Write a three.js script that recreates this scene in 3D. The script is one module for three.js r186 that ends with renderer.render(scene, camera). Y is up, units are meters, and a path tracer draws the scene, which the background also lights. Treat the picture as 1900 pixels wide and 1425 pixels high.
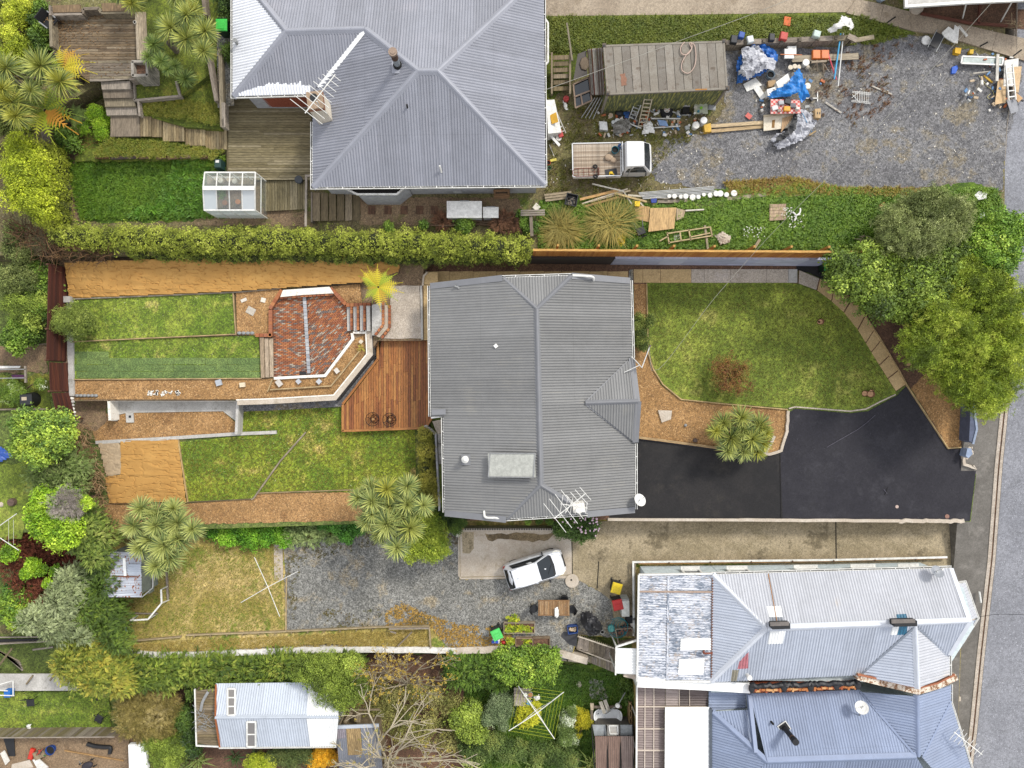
import*as THREE from 'three';
import{mergeGeometries}from 'three/addons/utils/BufferGeometryUtils.js';
// ---------- camera, sky, sun, exposure ----------
const H=41.3,K=1.5/1900;
const scene=new THREE.Scene();
const camera=new THREE.PerspectiveCamera(2*Math.atan(.5625)*180/Math.PI,4/3,.5,3000);
camera.position.set(0,H,0);camera.up.set(0,0,-1);camera.lookAt(0,0,0);
const renderer=new THREE.WebGLRenderer({antialias:true});
renderer.toneMapping=THREE.LinearToneMapping;
renderer.toneMappingExposure=2.15;
renderer.shadowMap.enabled=true;
const SUN=new THREE.Vector3(.62,.86,-.66).normalize();
{
const w=512,h=256,d=new Float32Array(w*h*4);
for(let j=0;j<h;j++)for(let i=0;i<w;i++){
const el=((j+.5)/h-.5)*Math.PI,az=((i+.5)/w-.5)*2*Math.PI;
const v=new THREE.Vector3(Math.cos(az)*Math.cos(el),Math.sin(el),Math.sin(az)*Math.cos(el));
const c=v.dot(SUN),up=Math.max(0,v.y);
let L=.36+.22*up+.55*Math.exp((c-1)*9);
L*=1+.10*Math.sin(az*3+Math.sin(el*7)*2)*Math.sin(el*5+az*2);
if(v.y<0)L=.2;
const k=(j*w+i)*4;d[k]=L*.97;d[k+1]=L*.99;d[k+2]=L*1.06;d[k+3]=1;
}
const t=new THREE.DataTexture(d,w,h,THREE.RGBAFormat,THREE.FloatType);
t.mapping=THREE.EquirectangularReflectionMapping;t.magFilter=t.minFilter=THREE.LinearFilter;t.needsUpdate=true;
scene.background=t;scene.environment=t;
}
const sun=new THREE.DirectionalLight(new THREE.Color(1,.95,.86),1.5);
sun.position.copy(SUN).multiplyScalar(80);sun.castShadow=true;sun.shadow.radius=20;
sun.shadow.mapSize.set(4096,4096);
Object.assign(sun.shadow.camera,{left:-45,right:45,top:45,bottom:-45,near:10,far:160});
scene.add(sun,sun.target);
// ---------- small helpers ----------
const V=(x,y,z)=>new THREE.Vector3(x,y,z);
const S=(y=0)=>(H-y)*K;
const P=(px,py,y=0)=>V((px-950)*S(y),y,(py-712.5)*S(y));
let seed=12345;
const R=(a=1,b)=>{seed=(seed*1664525+1013904223)>>>0;const u=seed/4294967296;return b===undefined?u*a:a+u*(b-a);};
const pick=(a)=>a[Math.floor(R()*a.length)];
const RAD=Math.PI/180;
const used=new Map();
function numbered(n){const k=used.get(n)||0;used.set(n,k+1);return k?n+'_'+String(k).padStart(3,'0'):n;}
function shadow(o){o.traverse((m)=>{if(m.isMesh){m.castShadow=true;m.receiveShadow=true;}});return o;}
// a thing: a Group at its base; world-space geometry is handed to put()
function thing(name,label,category,base,group){
const o=new THREE.Group();o.name=numbered(name);o.position.copy(base);scene.add(o);
o.userData={label,category};if(group)o.userData.group=group;
o.userData.base=undefined;o.B=base.clone();return o;
}
function put(t,name,g,m,label){
const b=t.B;const arr=Array.isArray(g)?merge(g):g;
arr.translate(-b.x,-b.y,-b.z);
const o=new THREE.Mesh(arr,m);o.name=name;o.castShadow=o.receiveShadow=true;o.B=b;
if(label)o.userData.label=label;t.add(o);return o;
}
function loc(t,name,g,m,x=0,y=0,z=0,ry=0){
const o=new THREE.Mesh(Array.isArray(g)?merge(g):g,m);o.name=name;o.position.set(x,y,z);o.rotation.y=ry;
o.castShadow=o.receiveShadow=true;t.add(o);return o;
}
function solo(name,label,category,g,m,group){
g=Array.isArray(g)?merge(g):g;g.computeBoundingBox();
const bb=g.boundingBox,b=V((bb.min.x+bb.max.x)/2,bb.min.y,(bb.min.z+bb.max.z)/2);
g.translate(-b.x,-b.y,-b.z);
const o=new THREE.Mesh(g,m);o.name=numbered(name);o.position.copy(b);o.castShadow=o.receiveShadow=true;
o.userData={label,category};if(group)o.userData.group=group;o.B=b;scene.add(o);return o;
}
function struct(name,g,m,label){
g=Array.isArray(g)?merge(g):g;
const o=new THREE.Mesh(g,m);o.name=numbered(name);o.receiveShadow=o.castShadow=true;o.userData.kind='structure';
if(label)o.userData.label=label;o.B=V(0,0,0);scene.add(o);return o;
}
function stuff(o){o.userData.kind='stuff';return o;}
function prep(g){let q=g.index?g.toNonIndexed():g;for(const k of Object.keys(q.attributes))if(!['position','normal','uv'].includes(k))q.deleteAttribute(k);if(!q.attributes.normal)q.computeVertexNormals();if(!q.attributes.uv)q.setAttribute('uv',new THREE.BufferAttribute(new Float32Array(q.attributes.position.count*2),2));return q;}
function merge(list){return list.length===1?prep(list[0]):mergeGeometries(list.map(prep));}
function fromTris(p,uv){
const g=new THREE.BufferGeometry();g.setAttribute('position',new THREE.BufferAttribute(new Float32Array(p),3));
g.setAttribute('uv',new THREE.BufferAttribute(new Float32Array(uv||(p.length/3*2)),2));g.computeVertexNormals();return g;
}
// ---------- geometry builders in world space ----------
function prism(pts,y0,y1){
const c=pts.map((p)=>new THREE.Vector2(p[0],p[1]));if(THREE.ShapeUtils.isClockWise(c))c.reverse();
const f=THREE.ShapeUtils.triangulateShape(c,[]),pos=[],uv=[];
const yt=typeof y1==='function'?y1:()=>y1,yb=typeof y0==='function'?y0:()=>y0;
for(const t of f)for(const k of[2,1,0]){const q=c[t[k]];pos.push(q.x,yt(q.x,q.y),q.y);uv.push(q.x,q.y);}
let u=0;
for(let i=0;i<c.length;i++){
const a=c[i],b=c[(i+1)%c.length],l=a.distanceTo(b),at=yt(a.x,a.y),bt=yt(b.x,b.y),ab=yb(a.x,a.y),bb=yb(b.x,b.y);
pos.push(a.x,at,a.y,b.x,bt,b.y,b.x,bb,b.y,a.x,at,a.y,b.x,bb,b.y,a.x,ab,a.y);
uv.push(u,at,u+l,bt,u+l,bb,u,at,u+l,bb,u,ab);u+=l;
}
const g=fromTris(pos,uv);return g;
}
const xz=(pts,y)=>pts.map((p)=>{const q=P(p[0],p[1],y);return[q.x,q.z];});
const pp=(pts,yTop,h=.05)=>prism(xz(pts,yTop),yTop-h,yTop);
function jag(pts,amp,step){
const out=[];for(let i=0;i<pts.length;i++){const a=pts[i],b=pts[(i+1)%pts.length],d=Math.hypot(b[0]-a[0],b[1]-a[1]),n=Math.max(1,Math.round(d/step));
for(let k=0;k<n;k++)out.push([a[0]+(b[0]-a[0])*k/n+(k?R(-amp,amp):0),a[1]+(b[1]-a[1])*k/n+(k?R(-amp,amp):0)]);}return out;
}
function box(c,w,h,d,ry=0,rx=0,rz=0){const g=new THREE.BoxGeometry(w,h,d);g.applyMatrix4(new THREE.Matrix4().makeRotationFromEuler(new THREE.Euler(rx,ry,rz,'YXZ')));g.translate(c.x,c.y,c.z);return g;}
function rbox(c,w,h,d,ry=0,r=.03){
const a=w/2,b=d/2,s=[[-a,-b],[a,-b],[a,b],[-a,b]];
const p=[],L=[[0,0],[h-r,0],[h,r]],pos=[];
for(const[y,ins]of L)p.push(s.map(([x,z])=>[x-Math.sign(x)*ins,y,z-Math.sign(z)*ins]));
for(let k=0;k<2;k++)for(let i=0;i<4;i++){const j=(i+1)%4;pos.push(...p[k][i],...p[k+1][i],...p[k+1][j],...p[k][i],...p[k+1][j],...p[k][j]);}
const t=p[2];pos.push(...t[0],...t[3],...t[2],...t[0],...t[2],...t[1]);
const g=fromTris(pos);const uv=g.attributes.uv,q=g.attributes.position;for(let i=0;i<q.count;i++)uv.setXY(i,q.getX(i)+q.getY(i),q.getZ(i)+q.getY(i));
g.rotateY(ry);g.translate(c.x,c.y,c.z);return g;
}
function beam(a,b,w,h){
const d=b.clone().sub(a),L=d.length();const g=new THREE.BoxGeometry(w,h,L);
const z=d.normalize(),x=V(0,1,0).cross(z);if(x.lengthSq()<1e-6)x.set(1,0,0);x.normalize();const y=z.clone().cross(x);
g.applyMatrix4(new THREE.Matrix4().makeBasis(x,y,z));const m=a.clone().add(b).multiplyScalar(.5);g.translate(m.x,m.y,m.z);
const uv=g.attributes.uv;for(let i=0;i<uv.count;i++)uv.setXY(i,uv.getX(i)*w+a.x,uv.getY(i)*L+a.z);return g;
}
const pb=(x0,y0,x1,y1,y,w,h)=>beam(P(x0,y0,y).setY(y-h/2),P(x1,y1,y).setY(y-h/2),w,h);
function tube(pts,r,seg=5,n=0){const c=pts.length===2?new THREE.LineCurve3(pts[0],pts[1]):new THREE.CatmullRomCurve3(pts);return new THREE.TubeGeometry(c,n||(pts.length===2?1:pts.length*4),r,seg,false);}
function rod(a,b,r0,r1=r0,seg=6){const d=b.clone().sub(a),L=d.length();const g=new THREE.CylinderGeometry(r1,r0,L,seg);g.applyQuaternion(new THREE.Quaternion().setFromUnitVectors(V(0,1,0),d.normalize()));const m=a.clone().add(b).multiplyScalar(.5);g.translate(m.x,m.y,m.z);return g;}
const cyl=(c,r0,r1,h,seg=16)=>{const g=new THREE.CylinderGeometry(r1,r0,h,seg);g.translate(c.x,c.y+h/2,c.z);return g;};
function ball(c,rx,ry,rz,seg=12){const g=new THREE.SphereGeometry(1,seg,Math.max(6,seg>>1));g.scale(rx,ry,rz);g.translate(c.x,c.y,c.z);return g;}
function lathe(c,prof,seg=20){const g=new THREE.LatheGeometry(prof.map((p)=>new THREE.Vector2(p[0],p[1])),seg);g.translate(c.x,c.y,c.z);return g;}
function sweep(sec,pts,closed=false){
const n=pts.length,rings=[];
let run=0;const us=[];
for(let i=0;i<n;i++){
const a=pts[closed?(i+n-1)%n:Math.max(0,i-1)],b=pts[i],c=pts[closed?(i+1)%n:Math.min(n-1,i+1)];
let d0=b.clone().sub(a).setY(0),d1=c.clone().sub(b).setY(0);if(d0.lengthSq()<1e-9)d0.copy(d1);if(d1.lengthSq()<1e-9)d1.copy(d0);d0.normalize();d1.normalize();
const t=d0.clone().add(d1).normalize(),nx=V(-t.z,0,t.x),k=1/Math.max(.4,Math.abs(t.dot(d0)));
rings.push(sec.map(([u,v])=>V(b.x+nx.x*u*k,b.y+v,b.z+nx.z*u*k)));if(i)run+=pts[i].distanceTo(pts[i-1]);us.push(run);
}
const pos=[],uv=[],m=sec.length,last=closed?n:n-1;let acc=0;const vs=sec.map((q,i)=>{if(i)acc+=Math.hypot(q[0]-sec[i-1][0],q[1]-sec[i-1][1]);return acc;});
for(let i=0;i<last;i++){const A=rings[i],B=rings[(i+1)%n],u0=us[i],u1=(i+1<n)?us[i+1]:us[i]+1;for(let k=0;k<m;k++){const l=(k+1)%m,va=vs[k],vb=l?vs[l]:va+.1;
pos.push(...A[k].toArray(),...A[l].toArray(),...B[l].toArray(),...A[k].toArray(),...B[l].toArray(),...B[k].toArray());uv.push(va,u0,vb,u0,vb,u1,va,u0,vb,u1,va,u1);}}
if(!closed)for(const[r,f]of[[rings[0],1],[rings[n-1],0]])for(let k=1;k<m-1;k++){const q=f?[r[0],r[k+1],r[k]]:[r[0],r[k],r[k+1]];for(const e of q){pos.push(e.x,e.y,e.z);uv.push(e.x,e.z);}}
return fromTris(pos,uv);
}
const rect=(w,h)=>[[-w/2,-h],[-w/2,0],[w/2,0],[w/2,-h]];
const pl=(pts,y)=>pts.map((p)=>P(p[0],p[1],p[2]===undefined?y:p[2]));
const kerb=(pts,y,w,h)=>sweep(rect(w,h),pl(pts,y));
// plane through three [px,py,y]; hit(px,py) gives the point of that plane seen at a pixel
function plane(a,b,c){
const A=P(...a),B=P(...b),C=P(...c),n=B.clone().sub(A).cross(C.clone().sub(A)).normalize();if(n.y<0)n.negate();
const hit=(px,py)=>{const d=V((px-950)*K,-1,(py-712.5)*K),o=V(0,H,0);const t=n.dot(A.clone().sub(o))/n.dot(d);return o.addScaledVector(d,t);};
return{n,A,hit};
}
function corrugate(poly,n,pitch,amp,dir,sharp=0){
let d=dir?dir.clone():V(0,-1,0);d.addScaledVector(n,-d.dot(n)).normalize();
const s=n.clone().cross(d).normalize(),o=poly[0];
const q=poly.map((p)=>{const v=p.clone().sub(o);return[v.dot(s),v.dot(d)];});
const smin=Math.min(...q.map((v)=>v[0])),smax=Math.max(...q.map((v)=>v[0])),step=pitch/6;
let ls=[];for(let x=smin;x<smax;x+=step)ls.push(x);ls.push(smax);for(const v of q)ls.push(v[0]);ls.sort((a,b)=>a-b);ls=ls.filter((x,i)=>!i||x-ls[i-1]>1e-4);
const iv=(x)=>{x=Math.min(smax-1e-5,Math.max(smin+1e-5,x));let lo=1e9,hi=-1e9;for(let i=0;i<q.length;i++){const a=q[i],b=q[(i+1)%q.length];if((a[0]-x)*(b[0]-x)<=0&&a[0]!==b[0]){const t=a[1]+(b[1]-a[1])*(x-a[0])/(b[0]-a[0]);lo=Math.min(lo,t);hi=Math.max(hi,t);}}return[lo,hi];};
const pos=[],uv=[];let prev=null;
for(const x of ls){
const ph=((x+s.dot(o))/pitch)%1;let w=Math.sin(ph*2*Math.PI);if(sharp)w=Math.max(-1,Math.min(1,w*sharp));
const[lo,hi]=iv(x),e=o.clone().addScaledVector(s,x).addScaledVector(n,amp*w);
const a=e.clone().addScaledVector(d,lo),b=e.clone().addScaledVector(d,hi),cur=[a,b,x,lo,hi];
if(prev){const[c,f,px,pl0,ph0]=prev;pos.push(...c.toArray(),...f.toArray(),...b.toArray(),...c.toArray(),...b.toArray(),...a.toArray());uv.push(px,pl0,px,ph0,x,hi,px,pl0,x,hi,x,lo);}
prev=cur;
}
const g=fromTris(pos,uv);const nn=g.attributes.normal;if(nn.getX(0)*n.x+nn.getY(0)*n.y+nn.getZ(0)*n.z<0){for(let i=0;i<pos.length;i+=9)for(let k=0;k<3;k++){const t=g.attributes.position.array[i+k];g.attributes.position.array[i+k]=g.attributes.position.array[i+3+k];g.attributes.position.array[i+3+k]=t;}for(let i=0;i<uv.length;i+=6)for(let k=0;k<2;k++){const a=g.attributes.uv.array,t=a[i+k];a[i+k]=a[i+2+k];a[i+2+k]=t;}g.computeVertexNormals();}
return g;
}
const roofFace=(px,pln,pitch=.15,amp=.02,dir,sharp)=>corrugate(px.map((p)=>pln.hit(p[0],p[1])),pln.n,pitch,amp,dir,sharp);
const cap=(a,b,w=.34,drop=.09,lift=.05)=>sweep([[-w/2,-drop],[-w/7,lift],[0,lift+.025],[w/7,lift],[w/2,-drop]],[a,b]);
function gutter(t,pts,w=.13,m=MAT.white){
put(t,'gutter',[sweep([[-w/2,-.1],[-w/2,0],[-w/2+.035,0],[-w/2+.035,-.08],[w/2-.035,-.08],[w/2-.035,0],[w/2,0],[w/2,-.1]],pts)],m);
put(t,'gutter_shade_bed',sweep(rect(w-.072,.01),pts.map((p)=>p.clone().setY(p.y-.055))),MAT.dark);  // dark strip paints the shade inside the channel, along with wet dirt
const st=[];for(let i=0;i<pts.length-1;i++){const d=pts[i].distanceTo(pts[i+1]),n=Math.floor(d/.85);for(let k=1;k<=n;k++){const c=pts[i].clone().lerp(pts[i+1],k/(n+1)),e=pts[i+1].clone().sub(pts[i]).normalize();st.push(beam(c.clone().add(V(-e.z*w*.5,.012,e.x*w*.5)),c.clone().add(V(e.z*w*.5,.012,-e.x*w*.5)),.04,.012));}}
if(st.length)stuff(put(t,'gutter_strap',st,m));
}
// ---------- textures ----------
const N=1024,MASK=N-1;
function field(cells,sd){
let s=sd*7919+17;const rnd=()=>{s=(s*1664525+1013904223)>>>0;return s/4294967296;};
const g=new Float32Array(cells*cells);for(let i=0;i<g.length;i++)g[i]=rnd();
const f=new Float32Array(N*N),st=N/cells;
for(let y=0;y<N;y++){const gy=y/st,y0=Math.floor(gy),ty=gy-y0,wy=ty*ty*(3-2*ty),ra=(y0%cells)*cells,rb=((y0+1)%cells)*cells;
for(let x=0;x<N;x++){const gx=x/st,x0=Math.floor(gx),tx=gx-x0,wx=tx*tx*(3-2*tx),xa=x0%cells,xb=(x0+1)%cells;
const a=g[ra+xa]+(g[ra+xb]-g[ra+xa])*wx,b=g[rb+xa]+(g[rb+xb]-g[rb+xa])*wx;f[y*N+x]=a+(b-a)*wy;}}
return f;
}
function fbm(list,amp){const f=new Float32Array(N*N);let t=0;list.forEach((l,i)=>{t+=amp[i];for(let k=0;k<f.length;k++)f[k]+=l[k]*amp[i];});for(let k=0;k<f.length;k++)f[k]/=t;return f;}
const f4=field(4,1),f8=field(8,2),f16=field(16,3),f32=field(32,4),f64=field(64,5),f128=field(128,6),f256=field(256,7),f512=field(512,8),f1k=field(1024,9);
const big=fbm([f4,f8,f16,f32],[1,1,.7,.5]),mid=fbm([f16,f32,f64,f128],[1,.9,.7,.5]),fine=fbm([f128,f256,f512],[1,1,1]);
const at=(f,x,y,ox=0,oy=0)=>f[((y+oy)&MASK)*N+((x+ox)&MASK)];
const hex=(h)=>[parseInt(h.slice(1,3),16),parseInt(h.slice(3,5),16),parseInt(h.slice(5,7),16)];
const sm=(a,b,x)=>{const t=Math.min(1,Math.max(0,(x-a)/(b-a)));return t*t*(3-2*t);};
const mix=(a,b,t)=>[a[0]+(b[0]-a[0])*t,a[1]+(b[1]-a[1])*t,a[2]+(b[2]-a[2])*t];
function tex(metres,fn,w=N,h=N,metresV=metres){
const d=new Uint8Array(w*h*4),kx=N/w,ky=N/h;
for(let y=0;y<h;y++)for(let x=0;x<w;x++){const c=fn(Math.floor(x*kx),Math.floor(y*ky)),i=(y*w+x)*4;d[i]=Math.max(0,Math.min(255,c[0]));d[i+1]=Math.max(0,Math.min(255,c[1]));d[i+2]=Math.max(0,Math.min(255,c[2]));d[i+3]=255;}
const t=new THREE.DataTexture(d,w,h,THREE.RGBAFormat,THREE.UnsignedByteType);t.colorSpace=THREE.SRGBColorSpace;t.wrapS=t.wrapT=THREE.RepeatWrapping;t.magFilter=THREE.LinearFilter;t.minFilter=THREE.LinearMipmapLinearFilter;t.generateMipmaps=true;
t.repeat.set(1/metres,1/metresV);t.needsUpdate=true;return t;
}
const std=(o)=>new THREE.MeshStandardMaterial({roughness:.9,metalness:0,side:THREE.DoubleSide,...o});
// speckled ground: list of colours mixed by large, middle and fine noise
function ground(metres,a,b,c,spec={},ox=0,oy=0){
const A=hex(a),B=hex(b),Cc=hex(c),sp=spec.c?hex(spec.c):null,d=spec.d?hex(spec.d):null,k=spec.k??.55;
return std({roughness:spec.r??.95,map:tex(metres,(x,y)=>{
const g=at(big,x,y,ox,oy),m=at(mid,x,y,oy,ox),f=at(fine,x,y,ox,3),w=at(f1k,x,y,5,oy);
let c0=mix(A,B,sm(.36,.62,g*.65+m*.35));c0=mix(c0,Cc,sm(spec.lo??.52,spec.hi??.72,at(big,x,y,300+oy,510+ox)*.5+m*.5));
const v=1+(f-.5)*k+(w-.5)*k*.8;c0=[c0[0]*v,c0[1]*v,c0[2]*v];
if(sp&&at(f256,x,y,77+ox,91)>(spec.t??.9)&&at(mid,x,y,200,ox)>.42)c0=mix(c0,sp,spec.a??.75);
if(d&&at(f256,x,y,17,31+ox)>(spec.dt??.88))c0=mix(c0,d,.7);return c0;},spec.s||N,spec.s||N)});
}
const grime=tex(3,(x,y)=>{const v=232+(at(mid,x,y)-.5)*70+(at(fine,x,y)-.5)*34;return[v,v*.995,v*.985];},512,512);
const pm=new Map();
function col(h,rough=.75,metal=0,extra){const key=h+rough+metal+(extra?JSON.stringify(extra):'');if(!pm.has(key))pm.set(key,std({color:h,roughness:rough,metalness:metal,map:grime,...extra}));return pm.get(key);}
// wood: grain runs along v
const woodTex=tex(1.2,(x,y)=>{const v=205+(at(f256,x,y>>4,3,9)-.5)*90+(at(f64,x,y>>3)-.5)*60+(at(mid,x,y)-.5)*50;return[v,v*.985,v*.96];},512,512,2.4);
const wm=new Map();
function wood(h,rough=.85){if(!wm.has(h))wm.set(h,std({color:h,roughness:rough,map:woodTex}));return wm.get(h);}
const MAT={};
MAT.white=col('#e2e2de',.55);MAT.dark=col('#1b1a18',.95);MAT.black=col('#17181b',.6);MAT.grey=col('#8d8f90',.7);MAT.steel=col('#a9adb0',.45,.6);
// ---------- ground materials ----------
const G={};
G.lawn=ground(17,'#5a6822','#727d2e','#858442',{c:'#a9ab6f',t:.92,a:.35,k:.75});
G.lawnW=ground(13,'#4f621b','#6f7a2b','#8c8648',{c:'#d5d6bd',t:.93,a:.6,k:1.1,lo:.55,hi:.75},120,340);
G.lawnS=ground(15,'#52651a','#727c24','#9f8c52',{c:'#dcdcc0',t:.94,a:.6,k:1.1,lo:.5,hi:.72},411,77);
G.dry=ground(14,'#86793c','#a89561','#66722a',{k:.75,d:'#4a4a1c',lo:.52,hi:.64},222,640);
G.weeds=ground(12,'#444f14','#5c661e','#716f2b',{c:'#a6ad58',t:.92,k:.9},310,90);
G.lush=ground(11,'#354c0f','#4a6016','#5e6c1f',{k:.9,c:'#9fae4e',t:.94},77,510);
G.turf=ground(6,'#5c7040','#6a7d46','#778a50',{s:512,k:.9},33,12);
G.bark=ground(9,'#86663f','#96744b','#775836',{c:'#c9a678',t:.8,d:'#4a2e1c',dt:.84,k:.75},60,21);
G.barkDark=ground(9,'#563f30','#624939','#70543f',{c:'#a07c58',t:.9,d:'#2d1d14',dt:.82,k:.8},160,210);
G.gravel=ground(14,'#5d5c5d','#6b6a6a','#6e6657',{c:'#9a9a9c',t:.78,a:.45,d:'#3d3d40',dt:.8,k:.85,lo:.5,hi:.64},500,500);
G.gravelS=ground(12,'#65645f','#73726d','#7d7360',{c:'#a3a29d',t:.74,a:.55,d:'#454543',dt:.8,k:1.1,lo:.5,hi:.66},640,130);
G.dirtWeed=ground(11,'#5c5238','#6a6540','#4f5a20',{c:'#d8d4c8',t:.93,k:.9,d:'#353022'},205,701);
G.dirt=ground(9,'#6d5a45','#7c6850','#5f5b35',{s:512,c:'#b3a38c',t:.92,k:.7,d:'#40352a'},15,801);
G.asphalt=ground(12,'#222127','#28272c','#302f34',{c:'#58575b',t:.97,k:.45},90,440);
G.asphaltOld=ground(10,'#201f20','#282626','#312e2b',{s:512,k:.4,c:'#5f5d5a',t:.97},900,70);
G.road=ground(13,'#77787d','#818287','#707175',{c:'#bcbcc2',t:.9,d:'#5b5b62',dt:.88,k:.42},44,620);
G.walk=ground(11,'#5f5b55','#6d6963','#7b766f',{k:.28,c:'#a7a39b',t:.97},700,350);
G.conc=ground(10,'#84785f','#988b72','#665c48',{c:'#b3a78c',t:.9,d:'#4f4736',dt:.89,k:.5,lo:.54,hi:.7},303,808);
G.concPale=ground(7,'#a89c8c','#b5ab9d','#968a77',{s:512,k:.22,d:'#8d7f6b',dt:.95},410,310);
G.concGrey=ground(6,'#a09d97','#b2afa9','#8d8a83',{s:512,k:.25,d:'#6c6a64',dt:.95},810,45);
G.tan=ground(6,'#ab9268','#b99f74','#9c845e',{s:512,k:.35,d:'#6d563a',dt:.93},128,256);
G.agg=ground(6,'#9d9284','#aba092','#aaa096',{s:512,k:.5,c:'#c2b9ae',t:.88,d:'#5d554b'},350,610);
G.topConc=ground(9,'#877a69','#978a78','#7a6d5b',{s:512,k:.4,d:'#5c523f',dt:.93},20,930);
G.jute=std({roughness:1,map:tex(5,(x,y)=>{const w=at(f256,x,y)*.5+((x>>1)%4<2?.1:0)+((y>>1)%4<2?.1:0);const c=mix(hex('#9a7038'),hex('#b68f52'),at(big,x,y)*.7+w*.4);const s=at(f64,x,y,7,3)>.9&&at(f512,x,y)>.55;return s?mix(c,hex('#4b2f16'),.6):c;},512,512)});
G.jutePale=std({roughness:1,color:'#b09c80',map:grime});
G.earth=ground(16,'#4d5a26','#5a6630','#6b6440',{s:512,k:.8},5,5);
// ---------- levels (metres): north yard 2, house plot 0, west terraces ~1, south yard -1.5, gardens below -3 ----------
const LN=2,LM=0,LW=.9,LS=-1.5,LB=-3;
{const g=new THREE.PlaneGeometry(3000,3000,1,1);g.rotateX(-Math.PI/2);g.translate(0,LB-.05,0);const uv=g.attributes.uv;for(let i=0;i<4;i++)uv.setXY(i,uv.getX(i)*3000,uv.getY(i)*3000);struct('ground',g,G.earth);}
const slab=(name,pts,y,m,bottom=LB-.04)=>struct(name,prism(xz(pts,y),bottom,y),m);
slab('yard_terrace',[[-260,-260],[1866,-260],[1864,410],[1800,462],[1560,466],[990,466],[100,474],[-260,474]],LN,G.dirtWeed);
slab('house_terrace',[[-260,462],[1802,462],[1797,700],[1791,840],[1813,868],[1801,968],[1130,964],[840,966],[200,988],[-260,988]],LM,G.earth);
slab('garden_terrace',[[108,468],[800,482],[786,500],[784,632],[700,632],[686,658],[622,738],[440,744],[140,744],[120,740]],LW,G.dirt);
slab('yard_terrace',[[205,985],[840,962],[1132,962],[1792,962],[1772,1500],[1180,1500],[1180,1184],[1073,1179],[1062,1217],[962,1206],[830,1208],[600,1194],[400,1206],[240,1216],[200,1100]],LS,G.dry);
let lift=0;const up=()=>(lift+=.0007);
const sheet=(name,pts,y,m,j=0,label)=>{const h=.012+up();return struct(name,prism(xz(j?jag(pts,j,7):pts,y),y-.05,y+h),m,label);};
// north yard
sheet('grass_verge',[[1012,30],[1350,24],[1560,22],[1610,34],[1700,62],[1672,72],[1618,80],[1560,84],[1345,86],[1120,96],[1020,190],[1012,190]],LN,G.weeds,2);
sheet('gravel_yard',[[1345,84],[1560,90],[1660,62],[1715,66],[1800,96],[1900,114],[1884,200],[1868,262],[1860,352],[1760,348],[1560,346],[1450,346],[1330,350],[1215,336],[1205,300],[1230,262],[1310,250],[1345,200]],LN,G.gravel,4);
sheet('grass_verge',[[1000,372],[1060,366],[1240,380],[1340,352],[1450,342],[1560,356],[1700,352],[1800,338],[1852,350],[1858,405],[1800,464],[1560,466],[996,466]],LN,G.lush,4);
{
const drv=struct('concrete_driveway',pp([[1008,-90],[1585,-90],[1590,-2],[1585,22],[1350,26],[1008,30]],LN+.03,.2),G.topConc);
const tl=[[1588,-2],[1640,8],[1690,22],[1740,33],[1800,48],[1850,60],[1960,84]],bl=[[1570,24],[1632,40],[1690,56],[1740,64],[1785,77],[1840,94],[1960,130]];
for(let i=0;i<6;i++)put(drv,'concrete_slab',pp([[tl[i][0]+.6,tl[i][1]],tl[i+1],bl[i+1],[bl[i][0]+.6,bl[i][1]]],LN+.1,.2),G.topConc);
for(const[a,b]of[[[1643,44],[1662,31]],[[1833,78],[1818,86]],[[1880,104],[1896,92]]])put(drv,'drain_slot',pb(...a,...b,LN+.115,.08,.03),MAT.dark);
}
// north-west garden
sheet('lawn',[[120,296],[300,290],[420,290],[422,412],[112,412]],LN,G.lush,3);
sheet('bark_mulch',[[104,262],[150,258],[178,300],[128,305],[136,340],[160,412],[104,412]],LN,G.dirt,3);
sheet('grass_bank',[[160,225],[340,240],[420,262],[400,296],[140,300]],LN+.3,G.weeds,3);
slab('grass_bank',[[250,148],[408,130],[410,240],[345,236],[258,212]],LN+.8,G.weeds,1.5);
slab('grass_bank',[[252,-120],[425,-120],[425,60],[400,130],[330,182],[250,184]],LN+1.2,G.weeds,1.5);
slab('garden_bank',[[-260,-220],[252,-220],[252,150],[190,152],[90,210],[96,270],[-260,270]],LN+1.2,G.dirtWeed,1.5);
sheet('gravel_path',[[402,40],[432,40],[434,195],[404,200]],LN+1.3,G.gravelS);
sheet('gravel_path',[[668,365],[960,368],[985,418],[668,418]],LN,G.dirt,2);
sheet('bark_mulch',[[380,388],[500,384],[580,392],[580,420],[350,418]],LN,G.dirt,2);
// house plot
sheet('lawn',[[134,553],[432,541],[437,620],[134,633]],LW+.12,G.lawnW);
sheet('lawn',[[136,634],[480,622],[485,702],[137,705]],LW+.02,G.lawnW);
{const t=struct('new_turf',prism(xz([[137,648],[483,660],[484,700],[137,703]],LW),LW-.02,LW+.036),G.turf);
const A=['#8f9a80','#a0a894','#b4b8a6','#c4c7b2','#aab496'];
for(let r=0;r<4;r++)for(let c=0;c<9;c++){const x0=Math.max(137,122+c*40+(r%2)*20),x1=Math.min(484,162+c*40+(r%2)*20);if(x1-x0<6)continue;if(r===0&&c>0&&c<4){if(c>1)continue;}if(r===0&&c>=4)continue;
const y0=652+r*12.4+R(-.6,.6),mtl=G.turf.clone();mtl.color=new THREE.Color(pick(A)).lerp(new THREE.Color('#ffffff'),.55);put(t,'turf_strip',pp([[x0,y0],[x1-.5,y0+R(-.5,.5)],[x1-.5,y0+12],[x0,y0+12]],LW+.05+R(.012),.05),mtl);}}
sheet('bark_mulch',[[137,706],[500,703],[508,702],[560,704],[604,700],[656,630],[684,618],[686,655],[622,736],[440,741],[140,741]],LW,G.bark);
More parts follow.
